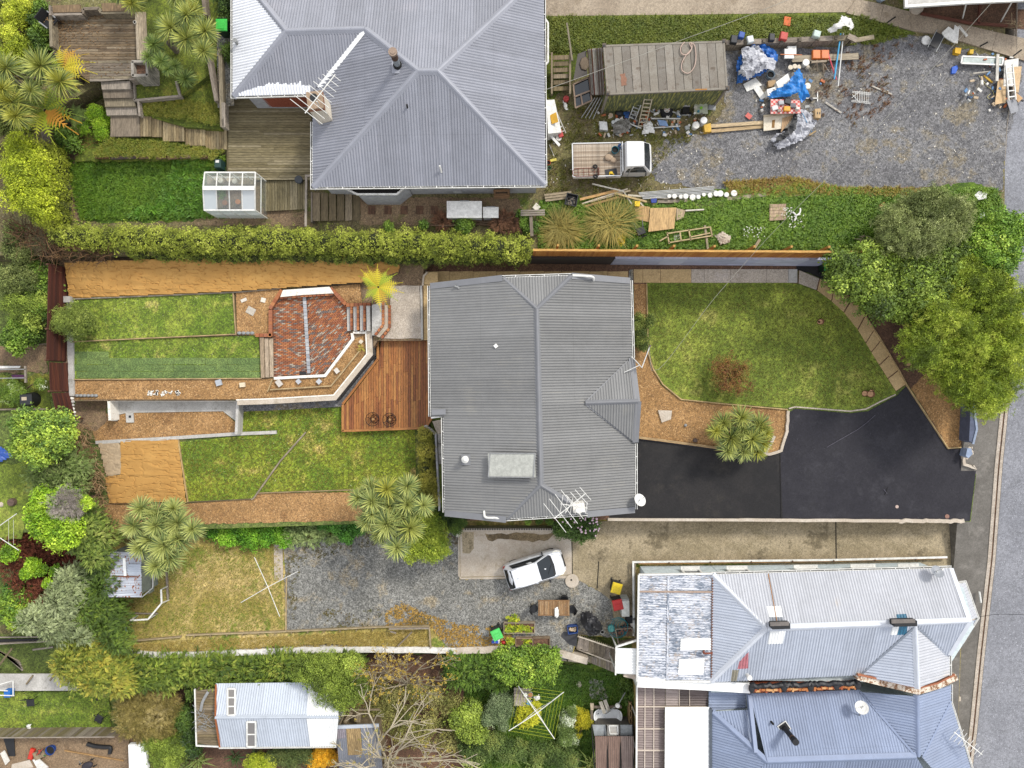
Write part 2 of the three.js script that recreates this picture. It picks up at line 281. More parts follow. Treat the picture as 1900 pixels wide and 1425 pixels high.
sheet('bark_mulch',[[438,541],[524,536],[500,574],[500,624],[440,620]],LW+.12,G.bark);
sheet('bark_mulch',[[611,532],[668,527],[672,566],[642,566]],LW+.12,G.bark);
sheet('bark_mulch',[[178,768],[235,766],[414,763],[437,784],[440,804],[178,820],[172,800]],LM,G.bark);
sheet('dirt',[[140,742],[198,740],[198,782],[178,800],[142,790]],LM,G.dirt,2);
sheet('concrete_pad',[[218,741],[444,741],[440,783],[414,763],[235,766],[218,770]],LM+.05,G.concGrey);
sheet('lawn',[[445,752],[622,757],[637,742],[637,800],[770,798],[772,912],[478,914],[466,926],[348,932],[333,820],[440,810]],LM,G.lawnS);
sheet('bark_mulch',[[192,936],[348,933],[470,927],[480,915],[660,913],[700,965],[380,972],[195,990]],LM,G.bark,1.5);
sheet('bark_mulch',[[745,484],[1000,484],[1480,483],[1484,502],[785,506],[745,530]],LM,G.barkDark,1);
sheet('lawn',[[1200,525],[1463,525],[1482,527],[1516,540],[1545,560],[1570,584],[1594,614],[1620,660],[1664,731],[1632,747],[1607,761],[1577,765],[1470,758],[1264,741],[1228,712],[1212,680],[1206,655]],LM,G.lawn);
sheet('bark_mulch',[[1168,527],[1199,527],[1203,655],[1210,680],[1226,714],[1264,743],[1462,761],[1458,800],[1447,836],[1425,842],[1330,830],[1178,812],[1176,530]],LM,G.bark);
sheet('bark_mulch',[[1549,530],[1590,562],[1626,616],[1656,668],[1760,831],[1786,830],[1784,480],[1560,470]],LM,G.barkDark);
sheet('bark_mulch',[[1690,722],[1760,831],[1784,830],[1784,690],[1720,690]],LM,G.bark,1.5);
sheet('gravel_patch',[[1476,484],[1562,484],[1552,528],[1530,520],[1500,506],[1478,502]],LM,G.asphaltOld);
sheet('asphalt_driveway',[[1120,962],[1170,812],[1330,831],[1420,842],[1445,838],[1458,802],[1463,766],[1475,758],[1577,767],[1610,763],[1640,747],[1664,734],[1682,716],[1757,833],[1788,832],[1794,863],[1811,868],[1799,967]],LM,G.asphalt);
sheet('asphalt_patch',[[1130,962],[1172,815],[1330,835],[1420,846],[1447,842],[1452,966]],LM,G.asphaltOld);
sheet('earth_strip',[[820,955],[1130,955],[1130,964],[840,966]],LM,G.barkDark);
// south yard
sheet('gravel_yard',[[527,1006],[700,985],[852,985],[852,1076],[1062,1070],[1112,1096],[1132,1110],[1147,1182],[1073,1178],[1061,1214],[960,1203],[832,1202],[800,1160],[531,1172]],LS,G.gravelS,2);
sheet('concrete_driveway',[[1062,985],[1110,968],[1130,966],[1792,970],[1786,1078],[1762,1056],[1176,1040],[1178,1180],[1146,1180],[1132,1112],[1112,1097],[1062,1070]],LS,G.conc);
for(const[a,b]of[[[1061,985],[1062,1070]],[[1111,1042],[1108,1092]],[[1551,968],[1552,1040]]])struct('joint',pb(...a,...b,LS+.06,.05,.02),MAT.dark);
// gardens below the south wall and beyond the west fences
sheet('lawn',[[860,1228],[1190,1235],[1185,1500],[860,1500]],LB,G.lush,3);
sheet('gravel_path',[[1094,1258],[1118,1262],[1130,1300],[1094,1294]],LB,G.gravelS,2);
sheet('shrub_bed',[[240,1214],[860,1214],[860,1500],[240,1500]],LB,G.barkDark,3);
sheet('lawn',[[-200,1278],[205,1284],[205,1352],[-200,1352]],LB,G.lawnW,2);
sheet('dirt_yard',[[-200,1362],[240,1362],[250,1500],[-200,1500]],LB,ground(8,'#77634c','#836f57','#63513d',{k:.6,d:'#42362a',s:512},9,99),2);
sheet('concrete_path',[[-200,1250],[112,1250],[150,1281],[-200,1282]],LB+.5,G.concGrey);
sheet('lawn',[[-200,860],[70,860],[60,930],[40,1000],[-200,1000]],LM,G.lawn,3);
sheet('dirt_bed',[[-200,650],[88,640],[90,690],[-200,700]],LM,G.dirt,3);
sheet('grass_verge',[[-200,700],[92,695],[96,760],[-200,760]],LM,G.weeds,3);
sheet('stone_path',[[18,20],[34,22],[50,60],[54,95],[30,98],[26,60]],LN+1.2,G.concGrey,3);
// jute mats pegged over the beds: real wrinkled cloth
function cloth(pts,y,amp,sc,slope=0,stepM=.09){
const w=xz(pts,y),xs=w.map((p)=>p[0]),zs=w.map((p)=>p[1]),x0=Math.min(...xs),x1=Math.max(...xs),z0=Math.min(...zs),z1=Math.max(...zs),pos=[],uv=[];
const ins=(x,z)=>{let c=false;for(let i=0,j=w.length-1;i<w.length;j=i++)if((w[i][1]>z)!==(w[j][1]>z)&&x<(w[j][0]-w[i][0])*(z-w[i][1])/(w[j][1]-w[i][1])+w[i][0])c=!c;return c;};
const nz=(f,u,v)=>f[(Math.floor(v)&MASK)*N+(Math.floor(u)&MASK)];
const hh=(x,z)=>{const r=nz(f32,x*14*sc+99,z*60*sc+400+40*nz(big,x*20,z*20));const q=nz(f64,x*26*sc,z*80*sc+30*nz(f16,x*30,z*30));return y+slope*(z1-z)/(z1-z0)+amp*((1-Math.abs(r*2-1))*.6-Math.pow(1-Math.abs(q*2-1),9)*.5+.3)+.03;};
for(let x=x0;x<x1;x+=stepM)for(let z=z0;z<z1;z+=stepM)if(ins(x+stepM/2,z+stepM/2)){
const X=x+stepM,Z=z+stepM,a=hh(x,z),b=hh(X,z),c=hh(X,Z),d=hh(x,Z);
pos.push(x,a,z,x,d,Z,X,c,Z,x,a,z,X,c,Z,X,b,z);uv.push(x,z,x,Z,X,Z,x,z,X,Z,X,z);}
return fromTris(pos,uv);
}
solo('jute_mat','long tan jute erosion mat pegged over the bank below the hedge','jute mat',cloth([[130,490],[250,486],[400,480],[660,477],[746,483],[742,506],[690,524],[440,541],[300,547],[131,553]],LW+.15,.14,1.5,.5,.06),G.jute);
solo('jute_mat','square golden jute mat beside the diagonal lawn edge and dead branches','jute mat',cloth([[226,818],[331,815],[347,931],[204,933],[196,885],[226,880]],LM+.03,.11,1.2,0,.06),G.jute);
solo('jute_mat','pale small jute sheet overlapping the square golden mat','jute mat',cloth([[184,823],[224,822],[226,880],[198,884]],LM+.06,.05,1.6),G.jutePale);
// ---------- road, kerb and footpath falling to the south ----------
const roadY=(py)=>{const t=[[-300,2.2],[300,1.9],[420,1.5],[870,0],[1020,-1.1],[1200,-2],[1600,-3]];for(let i=1;i<t.length;i++)if(py<=t[i][0]){const a=t[i-1],b=t[i];return a[1]+(b[1]-a[1])*(py-a[0])/(b[0]-a[0]);}return-3;};
function ribbon(L,Rr,dy,m,name,thick=1.6){
const pos=[],uv=[];for(let py=-280;py<1560;py+=20){const q=py+20;const a=P(L(py),py,roadY(py)+dy),b=P(Rr(py),py,roadY(py)+dy),c=P(Rr(q),q,roadY(q)+dy),d=P(L(q),q,roadY(q)+dy);
for(const e of[a,d,c,a,c,b]){pos.push(e.x,e.y,e.z);uv.push(e.x,e.z);}
for(const[e,f]of[[d,a],[b,c]]){const g0=e.clone().setY(e.y-thick),h0=f.clone().setY(f.y-thick);for(const v of[e,f,h0,e,h0,g0]){pos.push(v.x,v.y,v.z);uv.push(v.z,v.y);}}}
return struct(name,fromTris(pos,uv),m);
}
const lerpT=(t)=>(py)=>{for(let i=1;i<t.length;i++)if(py<=t[i][0]){const a=t[i-1],b=t[i];return a[1]+(b[1]-a[1])*(py-a[0])/(b[0]-a[0]);}return t[t.length-1][1];};
const kx=lerpT([[-300,1894],[100,1886],[240,1868],[420,1858],[747,1858],[863,1846],[1037,1833],[1214,1813],[1354,1799],[1600,1768]]);
ribbon((p)=>kx(p)+(p>420?15:0),()=>2600,0,G.road,'road',1);
ribbon((p)=>kx(p)+9+(p>420?0:-14),(p)=>kx(p)+(p>420?15:0),-.02,G.agg,'gutter_channel');
ribbon((p)=>kx(p)+5,(p)=>kx(p)+9.5,-.06,G.barkDark,'gutter_channel');
ribbon((p)=>kx(p),(p)=>kx(p)+6-(p>420?0:5.5),.11,G.agg,'kerb');
ribbon((p)=>kx(p)-(p>420?(p>1080?90:62):.5),(p)=>kx(p),.07,G.walk,'footpath');
ribbon(()=>1890,()=>2600,-.3,G.road,'road',.1);
{const a=scene.children.find((o)=>o.name==='asphalt_driveway');for(const[p,w]of[[[[1534,830],[1560,815],[1590,798],[1610,783],[1624,770]],.035],[[[1640,908],[1646,916]],.04],[[[1648,904],[1642,918]],.03],[[[1448,842],[1449,900],[1450,964]],.03]])put(a,'scuff_mark',sweep(rect(w,.01),pl(p,LM+.075)),w>.033?G.asphalt.clone():G.asphaltOld).material.color.setScalar(w>.033?3.2:.8);}
sheet('footpath',[[1766,1060],[1789,1076],[1782,1180],[1772,1500],[1735,1500],[1745,1240],[1760,1150]],LS,G.walk);
// ---------- roof materials ----------
function sheetMetal(h,o={}){
const A=hex(h),B=hex(o.stain||h),sh=o.sheet??.76;
return std({roughness:o.r??.55,metalness:o.m??.0,map:tex(9.1,(x,y)=>{
const st=at(f256,x,y>>5,o.ox||0,7),pan=at(f16,Math.floor(x/(sh*112.5))*64+20,40+(o.ox||0)),m=at(mid,x,y,o.ox||0,99),w=at(f1k,x,y);
const v=1+(st-.5)*(o.streak??.05)+(pan-.5)*(o.pan??.06)+(m-.5)*.1+(w-.5)*.03;const lap=((x/112.5)%sh)<.02||y%342<2?.91:1;let c=[A[0]*v*lap,A[1]*v*lap,A[2]*v*lap];
if(o.stain)c=mix(c,B,sm(o.lo??.55,o.hi??.75,at(big,x,y,333,o.ox||0)*.6+st*.4)*(o.am??.8));return c;},1024,512)});
}
const RM={};
RM.main=sheetMetal('#747473',{ox:10,pan:.12,stain:'#86837b',lo:.58,hi:.8,am:.5});RM.mainCap=sheetMetal('#6f7073',{ox:12,streak:.02});
RM.north=sheetMetal('#81838b',{ox:90,pan:.1,stain:'#94939a',lo:.56,hi:.8,am:.5});RM.northCap=sheetMetal('#8a8c94',{ox:30,streak:.03});
RM.northWhite=sheetMetal('#d6d8dc',{ox:40});
RM.south=sheetMetal('#a3a9b4',{ox:200,pan:.1});RM.southCap=sheetMetal('#b9bdc4',{ox:31,streak:.05});
RM.southN=sheetMetal('#a9abb0',{ox:260,stain:'#b9a78f',lo:.62,hi:.85,am:.45});
RM.blue=sheetMetal('#7d889e',{ox:520,pan:.11});RM.blueCap=sheetMetal('#7b87a0',{ox:77,streak:.02});
RM.garage=sheetMetal('#a9b0ba',{ox:620,pan:.12});RM.bright=sheetMetal('#dfe0de',{ox:700,stain:'#b5b2aa',lo:.66,hi:.9,am:.6});
RM.peel=std({roughness:.8,map:tex(6,(x,y)=>{
const f=at(f512,x,y>>3,3,11)*.5+at(f128,x,y>>3,60,8)*.3+at(big,x,y,400,100)*.45;const c=mix(hex('#b4b8c2'),hex('#c6c7ca'),at(mid,x,y));const d=mix(hex('#6a7380'),hex('#8d837b'),sm(.55,.7,at(mid,x,y,500,20)));
return mix(c,d,sm(.6,.7,f));})});
RM.rusty=std({roughness:.9,map:tex(4,(x,y)=>mix(mix(hex('#b9bdc4'),hex('#8d929c'),at(f128,x,y>>4)),hex('#7a4427'),sm(.6,.72,at(f64,x>>1,y,9)*.5+at(mid,x,y,50,50)*.5)),512,512)});
RM.clear=std({roughness:.5,map:tex(4,(x,y)=>{const v=at(f128,x,y>>4)*.5+at(mid,x,y)*.5;return mix(hex('#8f8480'),hex('#c4bbb7'),v);},512,512),transparent:false});
RM.brickRed=std({roughness:.9,color:'#8a3f2b',map:grime});
const wallW=col('#d9dee0',.8),wallB=col('#c9d6da',.8),wallG=col('#a7a9ad',.85);
const glass=std({color:'#20262b',roughness:.08,metalness:.0});
const cap2=(t,name,a,b,m,w=.34,d,l)=>put(t,name,cap(a,b,w,d,l),m);
const sheetOn=(t,name,px,pln,m,o={})=>put(t,name,roofFace(px,pln,o.pitch??.15,o.amp??.022,o.dir,o.sharp),m,o.label);
const raised=(pln,d)=>({n:pln.n,A:pln.A,hit:(x,y)=>pln.hit(x,y).addScaledVector(pln.n,d)});
// window set in a wall: frame, pane; a,b bottom corners of the opening in world space, h tall
function wallWindow(t,a,b,h,out,m=MAT.white){
const e=b.clone().sub(a),up=V(0,h,0),o=out.clone().multiplyScalar(.05),bars=[[a,b],[a.clone().add(up),b.clone().add(up)],[a,a.clone().add(up)],[b,b.clone().add(up)]];
const f=put(t,'window_frame',bars.map(([p,q])=>beam(p.clone().add(o),q.clone().add(o),.12,.12)),m);
const c=a.clone().add(b).multiplyScalar(.5).add(V(0,h/2,0)).addScaledVector(out,.02);const g=put(f,'pane',box(c,e.length()-.1,h-.1,.02,-Math.atan2(e.z,e.x)),glass);put(f,'window_sill',beam(a.clone().addScaledVector(out,.16).add(V(-.05,-.04,0)),b.clone().addScaledVector(out,.16).add(V(.05,-.04,0)),.26,.05),m);return f;
}
// ---------- main house: grey corrugated roof with clipped gables and a small east gable ----------
{
const E=2.8,T=4.75,t=thing('main_house','house with dark grey corrugated roof between orange deck and front lawn','house',P(990,735,0));
const W=plane([798,530,E],[800,770,E],[1000,735,T]),Ea=plane([1169,520,E],[1178,945,E],[1000,735,T]);
const top=W.hit(996,573),bot=W.hit(1003,900);
const Np=plane([932,515,4.05],[1061,511,4.05],[996,573,top.y]),Sp=plane([939,963,4.05],[1088,953,4.05],[1003,900,bot.y]);
const Gn=plane([1086,748,3.85],[1183,745,3.85],[1173,664,2.9]),Gs=plane([1086,748,3.85],[1183,745,3.85],[1178,821,2.9]);
const mo={amp:.02};
sheetOn(t,'roof_sheet',[[798,530],[932,515],[996,573],[999,771],[800,773]],W,RM.main,mo);
sheetOn(t,'roof_sheet',[[822,773],[999,771],[1003,900],[939,963],[825,951]],W,RM.main,mo);
sheetOn(t,'roof_sheet',[[1061,511],[1169,520],[1173,664],[1086,748],[999,748],[996,573]],Ea,RM.main,{amp:.03});
sheetOn(t,'roof_sheet',[[999,748],[1086,748],[1178,821],[1178,945],[1088,953],[1003,900]],Ea,RM.main,{amp:.03});
sheetOn(t,'roof_sheet',[[932,515],[1061,511],[996,573]],Np,RM.main,mo);
sheetOn(t,'roof_sheet',[[939,963],[1088,953],[1003,900]],Sp,RM.main,mo);
const uN=raised(Gn,.03),uS=raised(Gs,.03);
sheetOn(t,'roof_sheet',[[1086,748],[1183,745],[1173,664]],uN,RM.main,mo);sheetOn(t,'roof_sheet',[[1086,748],[1183,745],[1178,821]],uS,RM.main,mo);
cap2(t,'ridge_cap',top,bot,RM.mainCap,.42);for(const[x,y]of[[932,515],[1061,511]])cap2(t,'hip_cap',Np.hit(x,y),top,RM.mainCap,.36);
for(const[x,y]of[[939,963],[1088,953]])cap2(t,'hip_cap',Sp.hit(x,y),bot,RM.mainCap,.36);
cap2(t,'ridge_cap',uN.hit(1086,748),uN.hit(1184,745),RM.mainCap,.36);
for(const[x,y]of[[1173,664],[1178,821]])put(t,'valley_gutter',beam(Ea.hit(1086,748).add(V(0,.04,0)),Ea.hit(x,y).add(V(0,.04,0)),.16,.02),RM.mainCap);
// verge flashings and fascias
for(const[a,b]of[[W.hit(798,530),W.hit(932,515)],[Ea.hit(1061,511),Ea.hit(1169,520)],[W.hit(825,951),W.hit(939,963)],[Ea.hit(1088,953),Ea.hit(1178,945)],[Gn.hit(1173,664),Gn.hit(1183,745)],[Gs.hit(1178,821),Gs.hit(1183,745)]])put(t,'verge_flashing',sweep([[-.14,-.16],[-.14,.045],[.2,.045],[.2,.02]],[a,b]),RM.mainCap);
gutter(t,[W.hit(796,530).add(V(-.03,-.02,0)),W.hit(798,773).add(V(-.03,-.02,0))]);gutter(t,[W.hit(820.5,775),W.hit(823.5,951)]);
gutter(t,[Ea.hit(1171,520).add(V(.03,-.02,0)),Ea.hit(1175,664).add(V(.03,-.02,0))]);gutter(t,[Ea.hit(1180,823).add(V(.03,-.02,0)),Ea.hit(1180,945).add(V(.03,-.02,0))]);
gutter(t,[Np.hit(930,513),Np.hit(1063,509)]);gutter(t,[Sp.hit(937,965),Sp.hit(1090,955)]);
put(t,'downpipe',tube([Np.hit(1062,511),P(1085,512,4.0),P(1100,514,3.9),P(1101,524,3.4)],.07,6),MAT.white);
put(t,'downpipe',tube([Sp.hit(938,964),P(920,961,4.0),P(900,959,3.9),P(898,948,3.75)],.07,6),MAT.white);
put(t,'downpipe',beam(P(800,775,2.75),P(826,772,2.85),.09,.1),MAT.white);put(t,'flashing',pb(801,765,827,764,3.25,.3,.05),RM.mainCap);
const r=(x,y,yy)=>{const q=P(x,y,yy);return[q.x,q.z];};
put(t,'wall',prism([r(806,532,2.7),r(1160,528,2.7),r(1166,942,2.7),r(832,944,2.7),r(830,766,2.7),r(808,764,2.7)],0,2.66),wallW);
put(t,'gable_wall',prism([r(850,531,2.7),r(935,529,2.7),r(1062,527,2.7),r(1120,528,2.7),r(1120,532,2.7),r(850,535,2.7)],2.6,(x,z)=>2.7+Math.max(0,(5.2-Math.abs(x-1.4))*.2)),wallW);
put(t,'gable_wall',prism([r(1160,672,2.7),r(1170,672,2.7),r(1171,745,2.7),r(1172,815,2.7),r(1160,815,2.7)],0,2.75),wallW);
for(const[z0,z1]of[[-1.6,.2],[2.6,4]]){const x=P(1166,0,2.7).x;wallWindow(t,V(x,.9,z0-2),V(x,.9,z1-2),1.3,V(1,0,0));}
for(const z of[-3.5,-.5,3.2]){const x=P(806,0,2.7).x;wallWindow(t,V(z>2?x+.75:x,.9,z),V(z>2?x+.75:x,.9,z+1.6),1.3,V(-1,0,0));}
// small roof fittings
put(t,'vent_pipe',[cyl(W.hit(864,851),.17,.17,.5),cyl(W.hit(864,851).add(V(0,.5,0)),.2,.05,.12)],MAT.white);put(t,'flashing',box(W.hit(866,853).add(V(0,.04,0)),.6,.05,.6),RM.mainCap);
put(t,'skylight_tile',box(W.hit(920,642).add(V(0,.05,0)),.2,.04,.2,.7),MAT.white);
put(t,'vent_pipe',[rod(W.hit(850,533),W.hit(848,530).add(V(-.15,.15,.05)),.06),rod(W.hit(850,533),W.hit(852,536),.07)],MAT.grey);
// raised pale panel on brackets
const s=thing('roof_panel','pale rectangular panel raised on brackets on the dark grey roof','roof panel',W.hit(953,862)),up=raised(W,.32),c=[[913,840],[996,840],[993,884],[910,883]];
put(s,'panel',beam(up.hit(910,862),up.hit(996,862),1.28,.07),col('#b3b5ae',.35));put(s,'frame',c.map((a,i)=>beam(up.hit(...a).add(V(0,.01,0)),up.hit(...c[(i+1)%4]).add(V(0,.01,0)),.06,.12)),MAT.grey);
for(const[x,y]of[[925,841],[955,840],[985,841],[925,883],[955,884],[985,883]])put(s,'bracket',rod(W.hit(x,y),up.hit(x,y),.035),MAT.steel);
}
// ---------- northern house: blue-grey hips, worn white west face ----------
{
const E=4.6,T=7.0,t=thing('northern_house','large house with pale blue-grey hipped roof and chimney above the clipped hedge','house',P(760,170,LN));
const F1=plane([432,178,E],[432,0,E],[530,57,5.9]),F2=plane([775,131,T],[812,131,T],[530,57,5.9]),F3=plane([432,178,E],[577,174,E],[530,57,5.9]);
const F4=plane([580,347,E],[580,174,E],[775,131,T]),F5=plane([580,347,E],[1012,343,E],[775,131,T]),F6=plane([1012,343,E],[1009,0,E],[812,131,T]);
const o={amp:.02,pitch:.15};
sheetOn(t,'roof_sheet',[[432,-60],[432,178],[530,57],[440,-60]],F1,RM.northWhite,{...o,label:'worn white roof face'});
sheetOn(t,'roof_sheet',[[430,-60],[440,-60],[530,57],[677,53],[677,-60]],F2,RM.north,o);
sheetOn(t,'roof_sheet',[[677,-60],[677,53],[775,131],[812,131],[1020,-60]],F2,RM.north,o);
sheetOn(t,'roof_sheet',[[432,178],[530,57],[677,53],[577,174]],F3,RM.north,o);
sheetOn(t,'roof_sheet',[[677,53],[775,131],[580,347],[580,170]],F4,RM.north,o);
sheetOn(t,'roof_sheet',[[775,131],[812,131],[1012,343],[580,347]],F5,RM.north,o);
sheetOn(t,'roof_sheet',[[812,131],[1020,-60],[1009,-60],[1012,343]],F6,RM.north,o);
{const up=raised(F3,.012),g=[];for(let x=440;x<574;x+=3.4){const f=(x-440)/134,h=5+17*Math.sin(f*2.6)*R(.8,1.1)+(R()>.8?R(7):0);g.push(roofFace([[x,178-f*4],[x+3.4,178-f*4],[x+3.4,178-f*4-h],[x,178-f*4-h]],up,.15,.02));}put(t,'worn_paint',g,RM.northWhite);}
const n1=F3.hit(530,57),n2=F3.hit(677,53),n3=F5.hit(775,131),n4=F5.hit(812,131);
for(const[a,b]of[[n1,n2],[n3,n4]])cap2(t,'ridge_cap',a,b,RM.northCap,.4);
for(const[a,b]of[[F1.hit(436,-60),n1],[F1.hit(432,178),n1],[n2,n3],[F5.hit(580,347),n3],[F5.hit(1012,343),n4],[F6.hit(1016,-60),n4]])cap2(t,'hip_cap',a,b,RM.northCap,.42);
put(t,'valley_gutter',sweep([[-.12,.03],[-.12,.05],[.12,.05],[.12,.03]],[F3.hit(676,58),F3.hit(592,164)]),RM.bright);
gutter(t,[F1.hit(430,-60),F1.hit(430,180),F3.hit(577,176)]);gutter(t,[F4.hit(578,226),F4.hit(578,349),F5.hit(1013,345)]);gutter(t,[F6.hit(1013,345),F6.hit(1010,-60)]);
const r=(x,y,yy)=>{const q=P(x,y,yy);return[q.x,q.z];};
put(t,'wall',prism([r(448,-60,E),r(448,172,E),r(590,170,E),r(590,340,E),r(1000,336,E),r(996,-60,E)],LN+1.9,E-.05),RM.brickRed);
put(t,'foundation_wall',prism([r(450,-60,E),r(450,170,E),r(594,170,E),r(594,337,E),r(997,333,E),r(993,-60,E)],LN-.05,LN+2.1),wallG);
// bricks of the visible band, south wall and deck recess
{const a=P(590,340,E),b=P(1000,336,E),g=[];for(let k=0;k<5;k++)for(let x=a.x;x<b.x-.24;x+=.24)g.push(box(V(x+.12+(k%2)*.12,E-.3-k*.085,a.z+(b.z-a.z)*(x-a.x)/(b.x-a.x)+.012),.225,.072,.02));
const c=P(478,172,E);for(let k=0;k<20;k++)for(let x=c.x;x<P(572,0,E).x;x+=.24)g.push(box(V(x+.12+(k%2)*.12,E-.2-k*.085,P(0,172,E).z+.012),.225,.072,.02));stuff(put(t,'bricks',g,std({color:'#8f4a33',roughness:.9,map:grime})));}
// bay window on the south wall
const bay=[r(645,338,E),r(655,350,E-.5),r(668,362,E-.6),r(732,362,E-.6),r(745,350,E-.5),r(752,338,E)];
put(t,'bay_wall',prism(bay,LN,E-.9),wallG);const bw=put(t,'bay_roof',prism([r(640,346,E-.5),r(668,359,E-.5),r(732,359,E-.5),r(744,346,E-.5)],E-.75,E-.62),MAT.dark);
put(bw,'gutter',sweep(rect(.09,.12),[P(638,348,E-.5),P(662,360,E-.5),P(736,360,E-.5),P(752,346,E-.5)]),MAT.white);
put(t,'vent',box(P(849,355,LN+1.6).add(V(0,0,.02)),.45,.2,.08),MAT.grey);wallWindow(t,P(918,359,LN+.6),P(944,358,LN+.6),.7,V(0,0,1),wood('#8a6a4a'));
// east bay
put(t,'bay_wall',prism([r(1004,30,E),r(1015,42,E),r(1015,116,E),r(1004,124,E)],LN,E-.6),RM.brickRed);put(t,'gutter',sweep(rect(.09,.12),[P(1010,32,E-.4),P(1017,42,E-.4),P(1017,114,E-.4),P(1010,122,E-.4)]),MAT.white);
// vents on the roof
put(t,'vent_pipe',[cyl(F1.hit(440,80),.09,.09,.3),cyl(F1.hit(440,80).add(V(0,.3,0)),.12,.12,.03)],MAT.grey);put(t,'vent_pipe',rod(F5.hit(756,200),F5.hit(756,197).add(V(0,.2,0)),.05),MAT.dark);put(t,'vent_pipe',rod(F5.hit(819,320),F5.hit(817,311).add(V(0,.3,0)),.05),MAT.white);
// flue: dark base, pale lower pipe, rusty sleeve and cowl
const fl=thing('chimney_flue','rust stained metal flue pipe with round cowl near the ridge of the northern roof','flue',F4.hit(738,122)),f0=F4.hit(738,122);
put(fl,'base',cyl(f0.clone().add(V(0,-.1,0)),.26,.2,.3),MAT.dark);put(fl,'pipe',cyl(f0.clone().add(V(0,.1,0)),.16,.16,.7),col('#9fa6ab',.5,.4));put(fl,'sleeve',cyl(f0.clone().add(V(0,.8,0)),.17,.17,.5),col('#5b4436',.7,.3));put(fl,'cowl',[cyl(f0.clone().add(V(0,1.35,0)),.22,.22,.14),cyl(f0.clone().add(V(0,1.49,0)),.15,.13,.03)],col('#9a8676',.6,.3));put(fl,'flashing',box(f0.clone().add(V(0,.02,.1)),.6,.04,.6),RM.northCap);
// brick and plaster chimney, then the aerial fixed to it
const c0=P(604,214,4.8),ch=thing('chimney','square plastered chimney with dark flue hole beside the old timber deck','chimney',c0.clone().setY(LN));
const w=.78;put(ch,'stack',box(V(c0.x,4.3,c0.z),w,4.5,w+.1,.12),col('#d8cfbf',.9));put(ch,'brick_course',box(V(c0.x,6.6,c0.z),w+.06,.14,w+.16,.12),col('#8a5a43',.9));put(ch,'crown',box(V(c0.x,6.73,c0.z),w+.02,.12,w+.1,.12),col('#a08a74',.95));put(ch,'flue_hole',cyl(V(c0.x-.05,6.77,c0.z-.12),.2,.2,.045),MAT.black);
}
function aerial(name,label,base,mast,booms){
const t=thing(name,label,'aerial',base);put(t,'mast',rod(base,mast,.03),MAT.white);
for(const[a,b,n,hl0,hl1]of booms){put(t,'boom',rod(a,b,.03),MAT.white);const d=b.clone().sub(a).normalize(),s=V(-d.z,0,d.x);for(let i=0;i<n;i++){const k=n>1?i/(n-1):.5,c=a.clone().lerp(b,.04+k*.92),h=hl0+(hl1-hl0)*k;put(t,'element',rod(c.clone().addScaledVector(s,-h),c.clone().addScaledVector(s,h),.017,.017,5),MAT.white);}}
return t;
}
aerial('tv_aerial','white television aerial on the chimney beside the old timber deck',P(592,196,6.85),P(588,188,8.2),[[P(566,210,7.9),P(622,138,7.9),9,1.0,.42]]);
